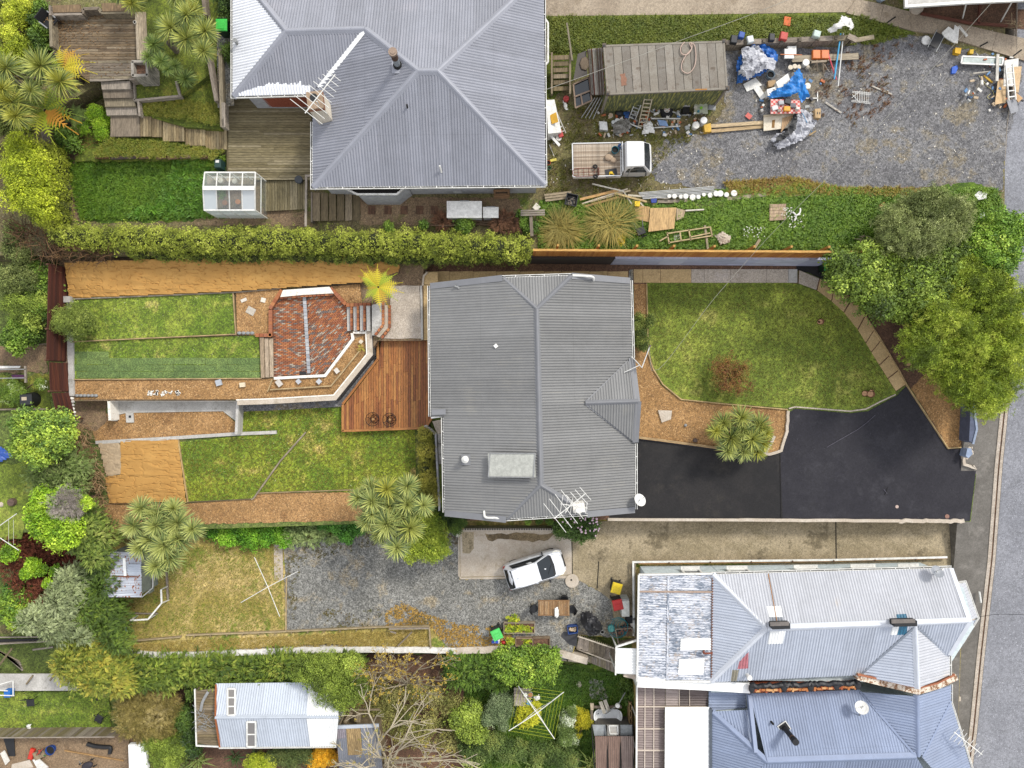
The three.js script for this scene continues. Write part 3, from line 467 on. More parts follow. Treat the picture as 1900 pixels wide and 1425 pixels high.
// ---------- southern house: pale roof, peeling lean-to at its west end ----------
{
const E=1.6,T=3.0,t=thing('southern_house','long house with pale grey roof and peeling lean-to beside the concrete driveway','house',P(1500,1160,LS));
const Np=plane([1322,1066,E],[1765,1054,E],[1460,1160,T]),Sp=plane([1425,1167,T],[1698,1162,T],[1320,1266,E]),Wp=plane([1322,1066,E],[1320,1266,E],[1424,1166,T]);
const o={amp:.022,pitch:.16};
sheetOn(t,'roof_sheet',[[1322,1066],[1765,1054],[1799,1152],[1424,1166]],Np,RM.southN,o);
sheetOn(t,'roof_sheet',[[1424,1166],[1800,1154],[1762,1216],[1594,1253],[1320,1266]],Sp,RM.south,o);
sheetOn(t,'roof_sheet',[[1322,1066],[1424,1166],[1320,1266]],Wp,RM.south,o);
const bw=plane([1699,1160,T+.04],[1704,1277,T+.04],[1596,1254,E+.1]),be=plane([1699,1160,T+.04],[1704,1277,T+.04],[1762,1235,E+.5]);
sheetOn(t,'roof_sheet',[[1699,1161],[1704,1277],[1596,1254]],bw,RM.south,o);sheetOn(t,'roof_sheet',[[1699,1161],[1762,1216],[1762,1253],[1704,1277]],be,RM.southN,{...o,label:'white stained roof face'});
cap2(t,'ridge_cap',Np.hit(1424,1166),Np.hit(1800,1153),RM.southCap,.42);cap2(t,'ridge_cap',bw.hit(1699,1161),bw.hit(1704,1278),RM.southCap,.36);
for(const[x,y]of[[1322,1066],[1320,1266]])cap2(t,'hip_cap',Wp.hit(x,y),Wp.hit(1424,1166),RM.southCap,.4);
for(const[x,y]of[[1594,1253],[1762,1216]])put(t,'valley_gutter',beam(bw.hit(1699,1162).add(V(0,.03,0)),(x<1700?bw:be).hit(x,y).add(V(0,.05,0)),.12,.02),col('#7f8794',.6));
put(t,'verge_flashing',sweep([[-.14,-.1],[-.14,.04],[.1,.04],[.1,0]],[Np.hit(1799,1152),Np.hit(1765,1054)]),RM.southCap);put(t,'verge_flashing',sweep([[-.14,-.1],[-.14,.04],[.1,.04],[.1,0]],[Sp.hit(1762,1216),Sp.hit(1800,1154)]),RM.southCap);
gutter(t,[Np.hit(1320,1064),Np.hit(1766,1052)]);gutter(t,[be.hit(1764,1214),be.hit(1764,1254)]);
// rust streak, patched sheets
put(t,'rust_streak',beam(Np.hit(1425,1064).add(V(0,.035,0)),Np.hit(1441,1152).add(V(0,.035,0)),.05,.012),col('#9a7048',.9));
const uN=raised(Np,.014),uS=raised(Sp,.014);
const patch=(px,pl2,m)=>put(t,'patch_sheet',roofFace(px,pl2,.16,.022),m);
patch([[1422,1125],[1449,1124],[1452,1145],[1427,1145]],uN,RM.bright);patch([[1428,1145],[1452,1145],[1454,1156],[1430,1157]],uN,col('#8b9099',.6));
patch([[1429,1169],[1458,1168],[1452,1194],[1424,1195]],uS,RM.bright);patch([[1663,1140],[1681,1139],[1684,1151],[1665,1152]],uN,col('#2f6f8e',.5));patch([[1668,1162],[1683,1162],[1682,1177],[1664,1178]],uS,col('#2f6f8e',.5));patch([[1656,1163],[1668,1162],[1664,1178],[1652,1178]],uS,RM.bright);
patch([[1389,1209],[1388,1240],[1368,1241],[1372,1228]],uS,col('#b9747c',.7));patch([[1359,1243],[1371,1243],[1367,1263],[1356,1264]],uS,col('#8d8878',.8));
// chimney stumps capped in dark metal
for(const[x0,x1,y]of[[1430,1463,1160],[1655,1697,1155]]){const p=put(t,'chimney_stump',beam(P(x0,y,T+.3),P(x1,y-1,T+.3),.3,.5),MAT.black);put(p,'cap_flashing',beam(P(x0-1,y-2,T+.58),P(x1+1,y-3,T+.58),.22,.04),col('#6d6763',.7));}
put(t,'vent_pipe',[cyl(Sp.hit(1386,1252),.1,.1,.4),cyl(Sp.hit(1386,1252).add(V(0,.4,0)),.16,.14,.08)],MAT.white);
// peeling lean-to
const Lp=plane([1186,1068,1.25],[1184,1262,1.25],[1322,1066,1.55]);sheetOn(t,'lean_to_roof',[[1186,1068],[1322,1066],[1320,1262],[1184,1263]],Lp,RM.peel,{amp:.024,label:'peeling white lean-to roof'});
const uL=raised(Lp,.03);for(const px of[[[1263,1184],[1320,1184],[1320,1206],[1262,1206]],[[1260,1222],[1307,1222],[1305,1251],[1258,1251]]])put(t,'patch_sheet',roofFace(px,uL,.15,.024),RM.bright);
put(t,'flashing',beam(Lp.hit(1187,1097).add(V(0,.05,0)),Lp.hit(1321,1098).add(V(0,.05,0)),.1,.03),col('#a48f80',.8));put(t,'flashing',beam(Lp.hit(1322,1068).add(V(0,.04,0)),Lp.hit(1320,1262).add(V(0,.04,0)),.09,.05),col('#6b4a3a',.8));put(t,'flashing',beam(Lp.hit(1240,1068).add(V(0,.03,0)),Lp.hit(1238,1262).add(V(0,.03,0)),.12,.02),RM.peel);
put(t,'barge_board',[beam(Lp.hit(1185,1066),Lp.hit(1322,1064),.09,.14),beam(Lp.hit(1185,1067),Lp.hit(1182,1264),.1,.14),beam(Lp.hit(1182,1264),Lp.hit(1320,1264),.1,.14)],MAT.white);
put(t,'flue_stub',tube([Lp.hit(1306,1208),P(1306,1212,1.9),P(1322,1212,1.9)],.06,6),col('#7a3d2a',.8));
// walls, windows and the narrow boundary wall in front of them
const q=(x,y,yy)=>{const c=P(x,y,yy);return[c.x,c.z];};
put(t,'wall',prism([q(1187,1050,LS),q(1318,1049,LS),q(1318,1227,LS),q(1182,1228,LS)],LS-.05,1.0),wallB);
put(t,'wall',prism([q(1319,1049,LS),q(1500,1047,LS),q(1706,1043,LS),q(1722,1058,LS+.3),q(1762,1080,0),q(1780,1150,0),q(1740,1212,0),q(1738,1250,0),q(1700,1268,0),q(1590,1248,0),q(1322,1226,LS)],LS-.05,E-.3),wallB);
for(const[x0,x1]of[[1255,1286],[1337,1372],[1458,1498],[1560,1602],[1645,1680]]){const f=(x)=>P(x,1050-(x-1187)*.013,LS).setY(-.15);wallWindow(t,f(x0),f(x1),.75,V(0,0,-1));}
// east verandah
const Vp=plane([1776,1084,1.2],[1792,1080,1.1],[1800,1155,1.3]);put(t,'verandah_roof',[roofFace([[1774,1084],[1791,1081],[1814,1146],[1795,1152]],Vp,.16,.02)],RM.southN);const Vq=plane([1795,1154,1.3],[1814,1149,1.1],[1780,1188,1.1]);put(t,'verandah_roof',[roofFace([[1795,1154],[1814,1149],[1786,1191],[1776,1190]],Vq,.16,.02)],RM.south);
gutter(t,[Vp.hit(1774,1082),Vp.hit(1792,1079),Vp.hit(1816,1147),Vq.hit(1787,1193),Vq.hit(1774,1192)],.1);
for(const[x,y]of[[1786,1086],[1806,1146],[1782,1186]])put(t,'verandah_post',rod(P(x,y,1.0).setY(LS-.6),P(x,y,1.0),.06),MAT.white);
put(t,'verandah_floor',prism([q(1762,1080,LS),q(1790,1082,LS),q(1812,1146,LS),q(1784,1188,LS),q(1740,1190,LS)],LS-1.2,LS-.05),G.concPale);
const fw=thing('boundary_wall','low tan boundary wall along the concrete driveway beside the pale roofed house','wall',P(1450,1045,LS));
put(fw,'panel',sweep(rect(.08,.7),pl([[1185,1046],[1550,1041],[1758,1036]],LS+.35)),wood('#a9814e'));put(fw,'coping',sweep(rect(.12,.05),pl([[1176,1180],[1175,1043],[1550,1039],[1758,1034]],LS+.4)),MAT.white);for(let x=1240;x<1760;x+=76)put(fw,'post',box(P(x,1043-(x-1240)*.013,LS+.2),.07,.5,.1),wood('#6b4c2c'));
put(fw,'panel',sweep(rect(.08,.7),pl([[1179,1180],[1179,1046]],LS+.35)),wood('#8b8168'));
// porch roof on the west side
const po=thing('porch_roof','small white corrugated porch roof against the peeling lean-to','porch',P(1162,1226,LS)),pq=plane([1143,1202,.9],[1142,1250,.9],[1183,1203,1.05]);
put(po,'roof_sheet',roofFace([[1143,1202],[1183,1203],[1182,1252],[1142,1250]],pq,.18,.03,V(1,0,0)),RM.bright);put(po,'frame',[beam(pq.hit(1143,1200),pq.hit(1142,1252),.08,.12),beam(pq.hit(1143,1200),pq.hit(1184,1187),.1,.12)],MAT.white);for(const[x,y]of[[1145,1204],[1144,1248]])put(po,'post',rod(P(x,y,.8).setY(LB),P(x,y,.8),.05),MAT.white);put(po,'fascia',pb(1158,1251,1183,1257,.7,.3,.2),col('#c3b6a8',.9));
}
// ---------- blue house along the bottom edge ----------
{
const t=thing('blue_house','house with slate blue corrugated roof and black flue beside the brick party wall','house',P(1560,1400,-2.5));
const A=plane([1392,1287,.6],[1594,1280,.6],[1423,1413,2.2]),o={amp:.022,pitch:.16};
sheetOn(t,'roof_sheet',[[1391,1287],[1595,1280],[1700,1404],[1423,1413]],A,RM.blue,o);
const B=plane([1423,1413,2.2],[1700,1404,2.2],[1560,1470,1.2]);sheetOn(t,'roof_sheet',[[1423,1413],[1700,1404],[1760,1500],[1340,1500]],B,RM.blue,o);cap2(t,'ridge_cap',A.hit(1423,1413),A.hit(1700,1404),RM.blueCap,.45);
const C=plane([1390,1300,.45],[1402,1394,1.5],[1323,1320,.55]);sheetOn(t,'roof_sheet',[[1323,1320],[1389,1317],[1402,1394],[1400,1396]],C,RM.blue,o);
const D=plane([1320,1321,.5],[1423,1415,2.2],[1320,1440,.5]);sheetOn(t,'roof_sheet',[[1320,1321],[1402,1396],[1423,1413],[1340,1500],[1318,1500]],D,RM.blue,o);cap2(t,'hip_cap',D.hit(1321,1321),D.hit(1423,1414),RM.blueCap,.4);
put(t,'barge_flashing',sweep([[-.12,-.3],[-.12,.05],[.1,.05],[.1,0]],[A.hit(1403,1396),A.hit(1391,1288)]),RM.blueCap);
const F=plane([1315,1283,0],[1384,1282,0],[1315,1318,.15]);sheetOn(t,'low_roof',[[1315,1283],[1384,1283],[1384,1314],[1315,1318]],F,RM.blue,{...o,dir:V(1,0,0)});
const bw=plane([1702,1290,2.1],[1704,1420,2.1],[1600,1284,.8]),be=plane([1702,1290,2.1],[1704,1420,2.1],[1764,1300,.9]);
const uA=raised(bw,.03);sheetOn(t,'roof_sheet',[[1600,1284],[1702,1292],[1704,1400],[1698,1402]],uA,RM.blue,o);sheetOn(t,'roof_sheet',[[1702,1292],[1764,1270],[1764,1300],[1712,1400],[1704,1400]],raised(be,.03),RM.blue,o);cap2(t,'ridge_cap',bw.hit(1702,1290),bw.hit(1704,1404),RM.blueCap,.4);
const ge=plane([1764,1300,.9],[1800,1430,.7],[1712,1402,1.9]);sheetOn(t,'roof_sheet',[[1764,1300],[1812,1460],[1760,1460],[1710,1404]],ge,RM.blue,o);
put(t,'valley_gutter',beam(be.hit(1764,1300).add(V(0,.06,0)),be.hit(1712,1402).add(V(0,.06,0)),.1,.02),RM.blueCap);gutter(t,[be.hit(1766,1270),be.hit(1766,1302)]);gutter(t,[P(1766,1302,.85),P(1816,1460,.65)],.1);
put(t,'valley_gutter',beam(A.hit(1596,1283).add(V(0,.06,0)),A.hit(1698,1402).add(V(0,.06,0)),.12,.02),RM.blueCap);
const q=(x,y,yy)=>{const c=P(x,y,yy);return[c.x,c.z];};
put(t,'wall',prism([q(1322,1285,.3),q(1590,1285,.3),q(1700,1295,.3),q(1755,1275,.3),q(1755,1300,.3),q(1795,1500,.3),q(1322,1500,.3)],LB-.02,.0),wallB);
put(t,'vent_pipe',cyl(A.hit(1431,1339),.06,.06,.3),MAT.dark);
// white flat roof and clear verandah roof
const fr=plane([1234,1312,.3],[1316,1312,.5],[1234,1500,.3]);sheetOn(t,'flat_roof',[[1234,1312],[1316,1312],[1316,1500],[1233,1500]],fr,RM.bright,{dir:V(1,0,0),amp:.012,pitch:.3,label:'white flat roof'});put(t,'box_gutter',beam(P(1318,1314,.5),P(1318,1500,.5),.14,.2),col('#4d5560',.8));
const vr=plane([1182,1272,-.1],[1315,1282,-.1],[1182,1500,-.1]);const ve=thing('verandah_roof','see-through ribbed verandah roof with purlins showing beside the white flat roof','verandah',P(1210,1350,LB));
let n=0;for(const[x0,y0,x1,y1]of[[1183,1272,1213,1311],[1214,1274,1234,1311],[1235,1276,1260,1311],[1261,1278,1279,1311],[1280,1279,1314,1311],[1183,1312,1213,1352],[1214,1312,1233,1352],[1183,1353,1233,1392],[1183,1393,1233,1460]]){const m=std({roughness:.5,map:RM.clear.map,color:['#bdb4b2','#a69d9b','#d8d2cf','#7f7775','#968d8c','#b0a6a3','#a39a98','#b7aeab','#a89f9c'][n%9]});put(ve,'roof_sheet',roofFace([[x0,y0],[x1,y0+1],[x1,y1],[x0,y1]],vr,.15,.02,V(1,0,0)),m);n++;}
for(const y of[1311.5,1352.5,1392.5])put(ve,'purlin',pb(1183,y,y<1320?1314:1233,y,-.05,.07,.05),col('#c9bcae',.9));for(const x of[1213.5,1197])put(ve,'rafter',pb(x,1273,x-1,1460,-.045,.06,.05),col('#c4b7aa',.9));for(const x of[1260.5,1279.5])put(ve,'rafter',pb(x,1278,x,1311,-.045,.05,.05),col('#c4b7aa',.9));put(ve,'edge_beam',pb(1182,1272,1181,1460,0,.1,.14),MAT.white);for(const y of[1280,1340,1400])put(ve,'post',rod(P(1184,y,-.2).setY(LB),P(1184,y,-.2),.05),MAT.white);
const f0=A.hit(1455,1350),fl=thing('chimney_flue','tall black stove flue on the slate blue roof','flue',f0);put(fl,'flashing',box(f0.clone().add(V(0,.03,0)),.5,.06,.5,.6),MAT.black);put(fl,'pipe',cyl(f0,.15,.15,1.3),MAT.black);put(fl,'collar',cyl(f0.clone().add(V(0,1.15,0)),.17,.17,.08),col('#5a4638',.6,.4));put(fl,'cowl',cyl(f0.clone().add(V(0,1.4,0)),.19,.19,.25),MAT.black);put(fl,'flashing_edge',box(f0.clone().add(V(0,.01,0)),.6,.04,.6,.6),MAT.white);
}
// party wall between the two southern houses: render, wrapped brick pile, broken parapet
{
const t=thing('party_wall','whitewashed party wall with crumbling brick parapet between pale and blue roofs','wall',P(1450,1275,LS));
put(t,'rendered_top',sweep(rect(.58,3),pl([[1183,1266],[1250,1269],[1320,1272.5],[1392,1277.5]],1.35)),RM.bright);put(t,'rendered_top',sweep(rect(.36,3),pl([[1592,1256],[1640,1268],[1704,1283],[1740,1273],[1776,1256]],2.0)),std({roughness:.95,map:tex(3,(x,y)=>mix(hex('#cfc4b4'),hex('#7d5a3f'),sm(.48,.6,at(mid,x,y)*.7+at(fine,x,y)*.3)),512,512)}),'weathered parapet');
put(t,'coping_edge',sweep(rect(.09,.12),pl([[1592,1252],[1640,1262],[1704,1277],[1740,1268],[1772,1252]],2.1)),col('#a5684c',.9));
const m1=col('#b0703f',.9),m2=col('#9c5434',.9),m3=col('#c99a68',.9),bg=new THREE.BoxGeometry(.22,.09,.11);
put(t,'brick_core',sweep(rect(.4,2.6),pl([[1392,1279],[1480,1276],[1592,1271]],1.5)),m2);
for(let i=0;i<46;i++){const x=1396+i*4.25;if(x>1448&&x<1462||x>1500&&x<1508||x>1545&&x<1560&&i%2)continue;const p=P(x+R(-1,1),1281.5-(x-1396)*.035+R(-1.5,1.5),1.62+R(.06));const b=put(t,'brick',bg.clone().rotateY(R(-.25,.25)+(i%3?0:1.4)).translate(p.x,p.y,p.z),pick([m1,m1,m2,m3]));}
const c=[];for(const[x0,x1]of[[1393,1462],[1448,1506],[1500,1560],[1545,1594]]){const p=[],n=14;for(let i=0;i<=n;i++)p.push(P(x0+(x1-x0)*i/n,1273-(x0-1393)*.03+R(-2,2),1.66+R(.12)));c.push(sweep([[-.14,-.1],[-.1,.05],[0,.1],[.1,.04],[.16,-.08]],p));}for(const x of[1455,1504,1552,1592,1395])c.push(ball(P(x,1277-(x-1393)*.03,1.68),.2,.1,.28));
put(t,'black_wrapping',c,col('#1c1d20',.55));
}
// ---------- decks ----------
function span(poly,x,axis){
const o=1-axis;let lo=1e9,hi=-1e9;for(let i=0;i<poly.length;i++){const a=poly[i],b=poly[(i+1)%poly.length];if((a[axis]-x)*(b[axis]-x)<=0&&a[axis]!==b[axis]){const t=a[o]+(b[o]-a[o])*(x-a[axis])/(b[axis]-a[axis]);lo=Math.min(lo,t);hi=Math.max(hi,t);}}return lo<hi?[lo,hi]:null;
}
function boards(t,poly,y,axis,w,mats,lenPx,name='deck_board',gap=.55,th=.04){
const a0=Math.min(...poly.map((p)=>p[axis])),a1=Math.max(...poly.map((p)=>p[axis]));const n=Math.round((a1-a0)/w),ww=(a1-a0)/n;
for(let i=0;i<n;i++){const x0=a0+i*ww+gap/2,x1=x0+ww-gap,A=span(poly,Math.max(x0,a0+.05),axis),B=span(poly,Math.min(x1,a1-.05),axis);if(!A||!B)continue;
const L=Math.max(A[1]-A[0],B[1]-B[0]),k=Math.max(1,Math.round(L/lenPx+R(-.4,.4)));const cuts=[0];for(let j=1;j<k;j++)cuts.push((j+R(-.3,.3))/k);cuts.push(1);
for(let j=0;j<k;j++){const c=(q,s)=>q[0]+(q[1]-q[0])*s,e=.4/L;const pts=[[x0,c(A,cuts[j]+e)],[x1,c(B,cuts[j]+e)],[x1,c(B,cuts[j+1])],[x0,c(A,cuts[j+1])]].map((p)=>axis?[p[1],p[0]]:p);
const g=pp(pts,y+R(-.004,.004),th);if(axis===1){const uv=g.attributes.uv;for(let q=0;q<uv.count;q++){const u=uv.getX(q);uv.setXY(q,uv.getY(q),u);}}const du=R(9),dv=R(9),uv=g.attributes.uv;for(let q=0;q<uv.count;q++)uv.setXY(q,uv.getX(q)+du,uv.getY(q)+dv);put(t,name,g,pick(mats));}}
}
const orange=['#a5672f','#af7236','#985a28','#bb8243','#8d5226','#a96c33','#b47a3e'].map((h)=>wood(h,.6));
const oldW=['#7d7058','#897a60','#91836a','#776a50','#857758','#998c76'].map((h)=>wood(h));
const greyW=['#8f857a','#9b9186','#857a6c','#a59c91','#938974'].map((h)=>wood(h));
const mossW=['#857b5c','#908668','#9a9074','#7d7354','#8b8162'].map((h)=>wood(h));
{
const y=.42,t=thing('deck','new orange timber deck between the retaining wall and the grey house','deck',P(720,715,0));
boards(t,[[703,632],[797,632],[799,775],[788,793],[638,797],[638,753],[703,668]],y,0,4.6,orange,62);
for(const[a,b]of[[[635,799.5],[790,794]],[[636,751],[636,800]],[[635.5,750],[701.5,665.5]],[[701,628],[701,667]],[[699,630],[799,630]],[[789,794],[801,776]]])put(t,'border_board',pb(...a,...b,y+.015,.14,.05),pick(orange));
put(t,'fascia',[pb(634,801,791,795.5,y-.02,.03,.36),pb(634,751,634,801,y-.02,.03,.36)],orange[4]);
const o=thing('timber_deck','weathered olive timber deck in the corner of the northern house','deck',P(500,265,LN));
boards(o,[[423,190],[578,190],[578,334],[423,334]],LN+.4,1,4.6,mossW,110);put(o,'fascia',pb(421.5,190,421.5,335,LN+.38,.04,.36),mossW[0]);put(o,'border_board',pb(424,187,580,185,LN+.42,.2,.06),mossW[3]);
const l=thing('timber_deck','lower pale timber deck beside the greenhouse door','deck',P(530,360,LN));boards(l,[[491,335],[566,335],[566,388],[491,392]],LN+.22,0,4.6,mossW,80);
const s=thing('timber_stairs','broad timber stairs going down along the wall of the northern house','stairs',P(620,385,LN-.3));for(let i=0;i<6;i++)put(s,'tread',pp([[580+i*15,357+i*.6],[593+i*15,357.6+i*.6],[593.5+i*15,410-i*.4],[580+i*15,410]],LN+.42-i*.075,.06),pick(oldW));put(s,'stringer',pb(578,356,578,412,LN+.5,.08,.5),greyW[0]);
const rl=thing('timber_rail','grey timber handrail between the lower deck and the broad stairs','railing',P(571,372,LN));put(rl,'top_rail',sweep(rect(.12,.05),pl([[580,326],[568,326],[567,420]],LN+1.2)),greyW[3]);for(const yy of[328,360,390,416])put(rl,'post',rod(P(567.5,yy,LN),P(567.5,yy,LN+1.15),.05),greyW[1]);
const u=thing('timber_deck','dirty brown upper timber deck covered with dead leaves','deck',P(180,90,3.2));boards(u,[[98,27],[252,26],[252,112],[246,150],[165,151],[98,100]],3.75,1,4.6,['#80705a','#8a775c','#74634e','#93826a','#9c8d76'].map((h)=>wood(h)),90);
boards(u,[[166,112],[246,112],[246,150],[166,151]],3.77,1,4.8,greyW,80);
const lt=[];for(let i=0;i<620;i++){const k=R()<.7;const px=k?100+Math.abs(R(-1,1)*R())*95:R(100,250),py=k?30+R()*R()*75:R(28,145);const p=P(px,py,3.79+R(.03));lt.push(box(p,R(.03,.09),.008,R(.02,.05),R(6.3),R(-.3,.3)));}stuff(put(u,'dead_leaves',lt,wood('#8a6c48')));
const bx=thing('timber_bench','long pale timber bench top along the upper deck','bench',P(262,68,3.75));for(let i=0;i<4;i++)put(bx,'plank',pb(253+i*5,22,256+i*5.4,110,4.2,.14,.04),pick(['#b5a791','#a89a84','#c0b39e'].map((h)=>wood(h))));put(bx,'side_board',pb(251.5,24,254,110,4.15,.04,.4),greyW[2]);
const tb=thing('retaining_wall','notched timber retaining wall behind the upper deck','wall',P(165,20,3.75));for(const[a,b]of[[[94,26],[152,25]],[[152,25],[154,16]],[[154,16],[183,15]],[[183,15],[188,23]],[[188,23],[240,22]],[[93,26],[95,86]]]){put(tb,'sleeper',pb(...a,...b,4.3,.16,.55),pick(greyW));}put(tb,'post',pb(92,10,93,28,4.5,.12,.7),greyW[0]);put(tb,'cap_board',pp([[97,10],[148,8],[150,22],[97,23]],4.35,.1),wood('#8a7458'));put(tb,'cap_board',pp([[188,6],[232,5],[234,20],[190,21]],4.35,.1),wood('#8a7458'));
const pn=thing('planter_box','square grey timber planter box at the corner of the upper deck','planter',P(259,128,3.2));for(const[a,b]of[[[244,114],[273,113]],[[245,140],[274,139]],[[245,114],[246,141]],[[272,113],[273,140]]])put(pn,'side',pb(...a,...b,4.5,.14,1.2),wood('#aaa69e'));put(pn,'soil',pp([[246,116],[271,115],[272,138],[247,139]],4.2,.1),G.barkDark);put(pn,'skirt',pb(240,147,280,143,3.9,.1,.6),greyW[1]);
// steps down the bank
const st=thing('timber_steps','weathered timber steps and landing leading down from the upper deck','steps',P(220,185,2.5));for(let i=0;i<4;i++)put(st,'tread',pp([[187+i*3,151+i*16],[241+i*4,150+i*16],[243+i*4,165+i*16],[189+i*3,166+i*16]],3.6-i*.16,.16),pick(greyW));put(st,'landing',pp([[205,215],[258,214],[259,253],[205,253.5]],2.95,.18),wood('#8c8070'));
const fs=thing('timber_steps','row of overlapping plank steps descending to the olive deck','steps',P(340,245,2.3));for(const[i,[x0,y0,x1,y1]]of[[260,216,281,253],[281,217,300,254],[302,225,342,262],[344,232,381,270],[382,240,421,277]].entries()){const n=Math.max(3,Math.round((x1-x0)/5));for(let k=0;k<n;k++)put(fs,'plank',pp([[x0+(x1-x0)*k/n,y0],[x0+(x1-x0)*(k+1)/n-.5,y0],[x0+(x1-x0)*(k+1)/n-.5,y1],[x0+(x1-x0)*k/n,y1]],2.85-i*.1,.1),wood(pick(['#a79672','#b2a27f','#9a8865','#8e7f60'])));}
const ed=thing('timber_edging','pale timber edging round the small lawn above the plank steps','edging',P(290,180,3));for(const[a,b]of[[[249,186],[332,178]],[[334,180],[326,150]],[[248,152],[249,186]],[[256,188],[259,215]]])put(ed,'board',pb(...a,...b,3.35,.12,.35),greyW[3]);
const rt=thing('timber_wall','curved row of grey timber poles beside the northern house path','wall',P(390,110,3));for(const[a,b]of[[[375,-20],[381,28]],[[386,104],[401,187]],[[408,90],[412,235]],[[414,190],[415,236]]])put(rt,'rail',pb(...a,...b,3.7,.2,.5),pick(greyW));
const lg=thing('log_edging','broken line of short logs across the grass above the wild lawn','edging',P(275,291,LN+.3));for(const[x0,x1,h]of[[178,204,'#7a5a3c'],[207,257,'#6a5a58'],[259,278,'#8a7356'],[291,310,'#937a5a'],[312,331,'#a08363'],[334,352,'#96806a'],[372,385,'#7c6549']])put(lg,'log',rod(P(x0,292+R(-1,1),LN+.45),P(x1,291+R(-1,1),LN+.45),.12,.12,7),wood(h));
}
// ---------- west terraces ----------
const limew=std({roughness:.9,map:tex(2,(x,y)=>mix(hex('#d8d4ca'),hex('#8a7763'),sm(.62,.72,at(mid,x,y)*.6+at(fine,x,y)*.4)),512,512),color:'#ffffff'});
{
const bm=['#95593a','#a56842','#82533c','#b1764c','#a89b8b','#6f6460','#8b7466','#9c6347'].map((h)=>col(h,.9)),wgt=[0,0,0,1,1,1,2,2,3,3,4,5,6,6,7,7,7];
const t=thing('brick_patio','sunken patio of reused red bricks split by a pale paver strip','patio',P(570,625,LW-.02));put(t,'bed',pp([[506,576],[518,550],[621,545],[643,565],[653,628],[650,636],[603,693],[508,700]],LW+.03,.06),G.barkDark);
const ins=(x,y,P0)=>{let c=false;for(let i=0,j=P0.length-1;i<P0.length;j=i++)if((P0[i][1]>y)!==(P0[j][1]>y)&&x<(P0[j][0]-P0[i][0])*(y-P0[i][1])/(P0[j][1]-P0[i][1])+P0[i][0])c=!c;return c;};
const lists=bm.map(()=>[]);const L=7.4,Wd=2.7;const addB=(px,py,ang,pale)=>{let k=pick(wgt);if(R()<pale)k=pick([4,6,5,2]);const p=P(px,py,LW+.035+R(.012));lists[k].push(box(p,.215,.06,.073,ang+R(-.02,.02),R(-.02,.02),R(-.02,.02)));};
const left=[[507,577],[518,552],[562,549],[571,694],[509,699]],right=[[569,549],[620,546],[642,566],[646,618],[652,628],[602,692],[577,694]];
let row=0;for(let y=552;y<699;y+=Wd,row++)for(let x=504+(row%2)*L/2;x<575;x+=L)if(ins(x,y,left))addB(x,y,.02,y>670||(row%7===3)?.35:.06);
row=0;for(let v=-110;v<110;v+=Wd,row++)for(let u=-110+(row%2)*L/2;u<110;u+=L){const a=-38*RAD,x=610+u*Math.cos(a)-v*Math.sin(a),y=620+u*Math.sin(a)+v*Math.cos(a);if(ins(x,y,right))addB(x,y,38*RAD,.1+.4*sm(575,690,y)*(x+y>1200?1:.6));}
lists.forEach((g,i)=>g.length&&stuff(put(t,'bricks',g,bm[i])));
for(let i=0;i<20;i++)put(t,'paver',pp([[561.5+i*.42,551+i*7.1],[567.8+i*.42,551+i*7.1],[568.2+i*.42,557.6+i*7.1],[561.9+i*.42,557.6+i*7.1]],LW+.085,.06),col(pick(['#a3a6ab','#b0b2b5','#95989e']),.9));
put(t,'drain_cover',pp([[556,689],[568,689],[568,695],[556,695]],LW+.08,.03),MAT.black);
const bw=thing('brick_edging','red brick kerb wall around the back of the brick patio','edging',P(510,560,LW));const line=(a,b)=>{const d=Math.hypot(b[0]-a[0],b[1]-a[1]),n=Math.round(d/7.2);for(let i=0;i<n;i++){const f=(i+.5)/n,p=P(a[0]+(b[0]-a[0])*f,a[1]+(b[1]-a[1])*f,LW+.3);put(bw,'brick',box(p,.215,.1,.2,-Math.atan2(b[1]-a[1],b[0]-a[0])+R(-.02,.02)),pick([bm[0],bm[1],bm[7],bm[3]]));}put(bw,'base',pb(...a,...b,LW+.25,.2,.3),bm[2]);};
line([523,538],[501,573]);line([502,575],[502,624]);line([613,534],[642,565]);line([642,566],[688,565]);line([474,622],[504,622]);
const sb=thing('patio_bench','whitewashed masonry bench with brick front at the back of the patio','bench',P(570,545,LW));put(sb,'seat',prism(xz([[525,538],[611,532],[619,544],[562,547],[520,551]],LW+.42),LW,LW+.42),limew);for(let i=0;i<13;i++)put(sb,'brick',box(P(523+i*7.6,552-i*.45,LW+.3),.21,.1,.1,.06),pick(bm.slice(0,4)));
const ts=thing('timber_steps','three whitened sleeper steps between the lawn and the brick patio','steps',P(495,660,LW-.1));for(let i=0;i<3;i++)put(ts,'sleeper',pp([[482+i*8.6,626+i],[489+i*8.6,626+i],[490.5+i*8.4,701-i*.7],[484+i*8.4,701-i*.7]],LW+.26-i*.07,.25),wood(pick(['#bfae98','#c9bcaa','#ad9a82'])));
const cs=thing('garden_steps','concrete and brick steps rising from the patio to the landing','steps',P(665,590,LW));for(let i=0;i<4;i++){const x=643+i*12;put(cs,'tread',prism(xz([[x,567],[x+7,567],[x+7.5,614],[x+1,614]],LW+.16+i*.13),LW,LW+.12+i*.12),G.concGrey);if(i<3)for(let k=0;k<6;k++)put(cs,'brick',box(P(x+9.6,571+k*7.6,LW+.2+i*.12),.13,.2,.215),pick(bm.slice(0,4)));}
const ld=thing('concrete_landing','grey concrete landing with curved brick steps beside the yellow fern','landing',P(705,600,LW));put(ld,'slab',prism(xz([[690,566],[712,560],[711,602],[694,622],[690,622]],LW+.5),LW,LW+.5),G.concGrey);
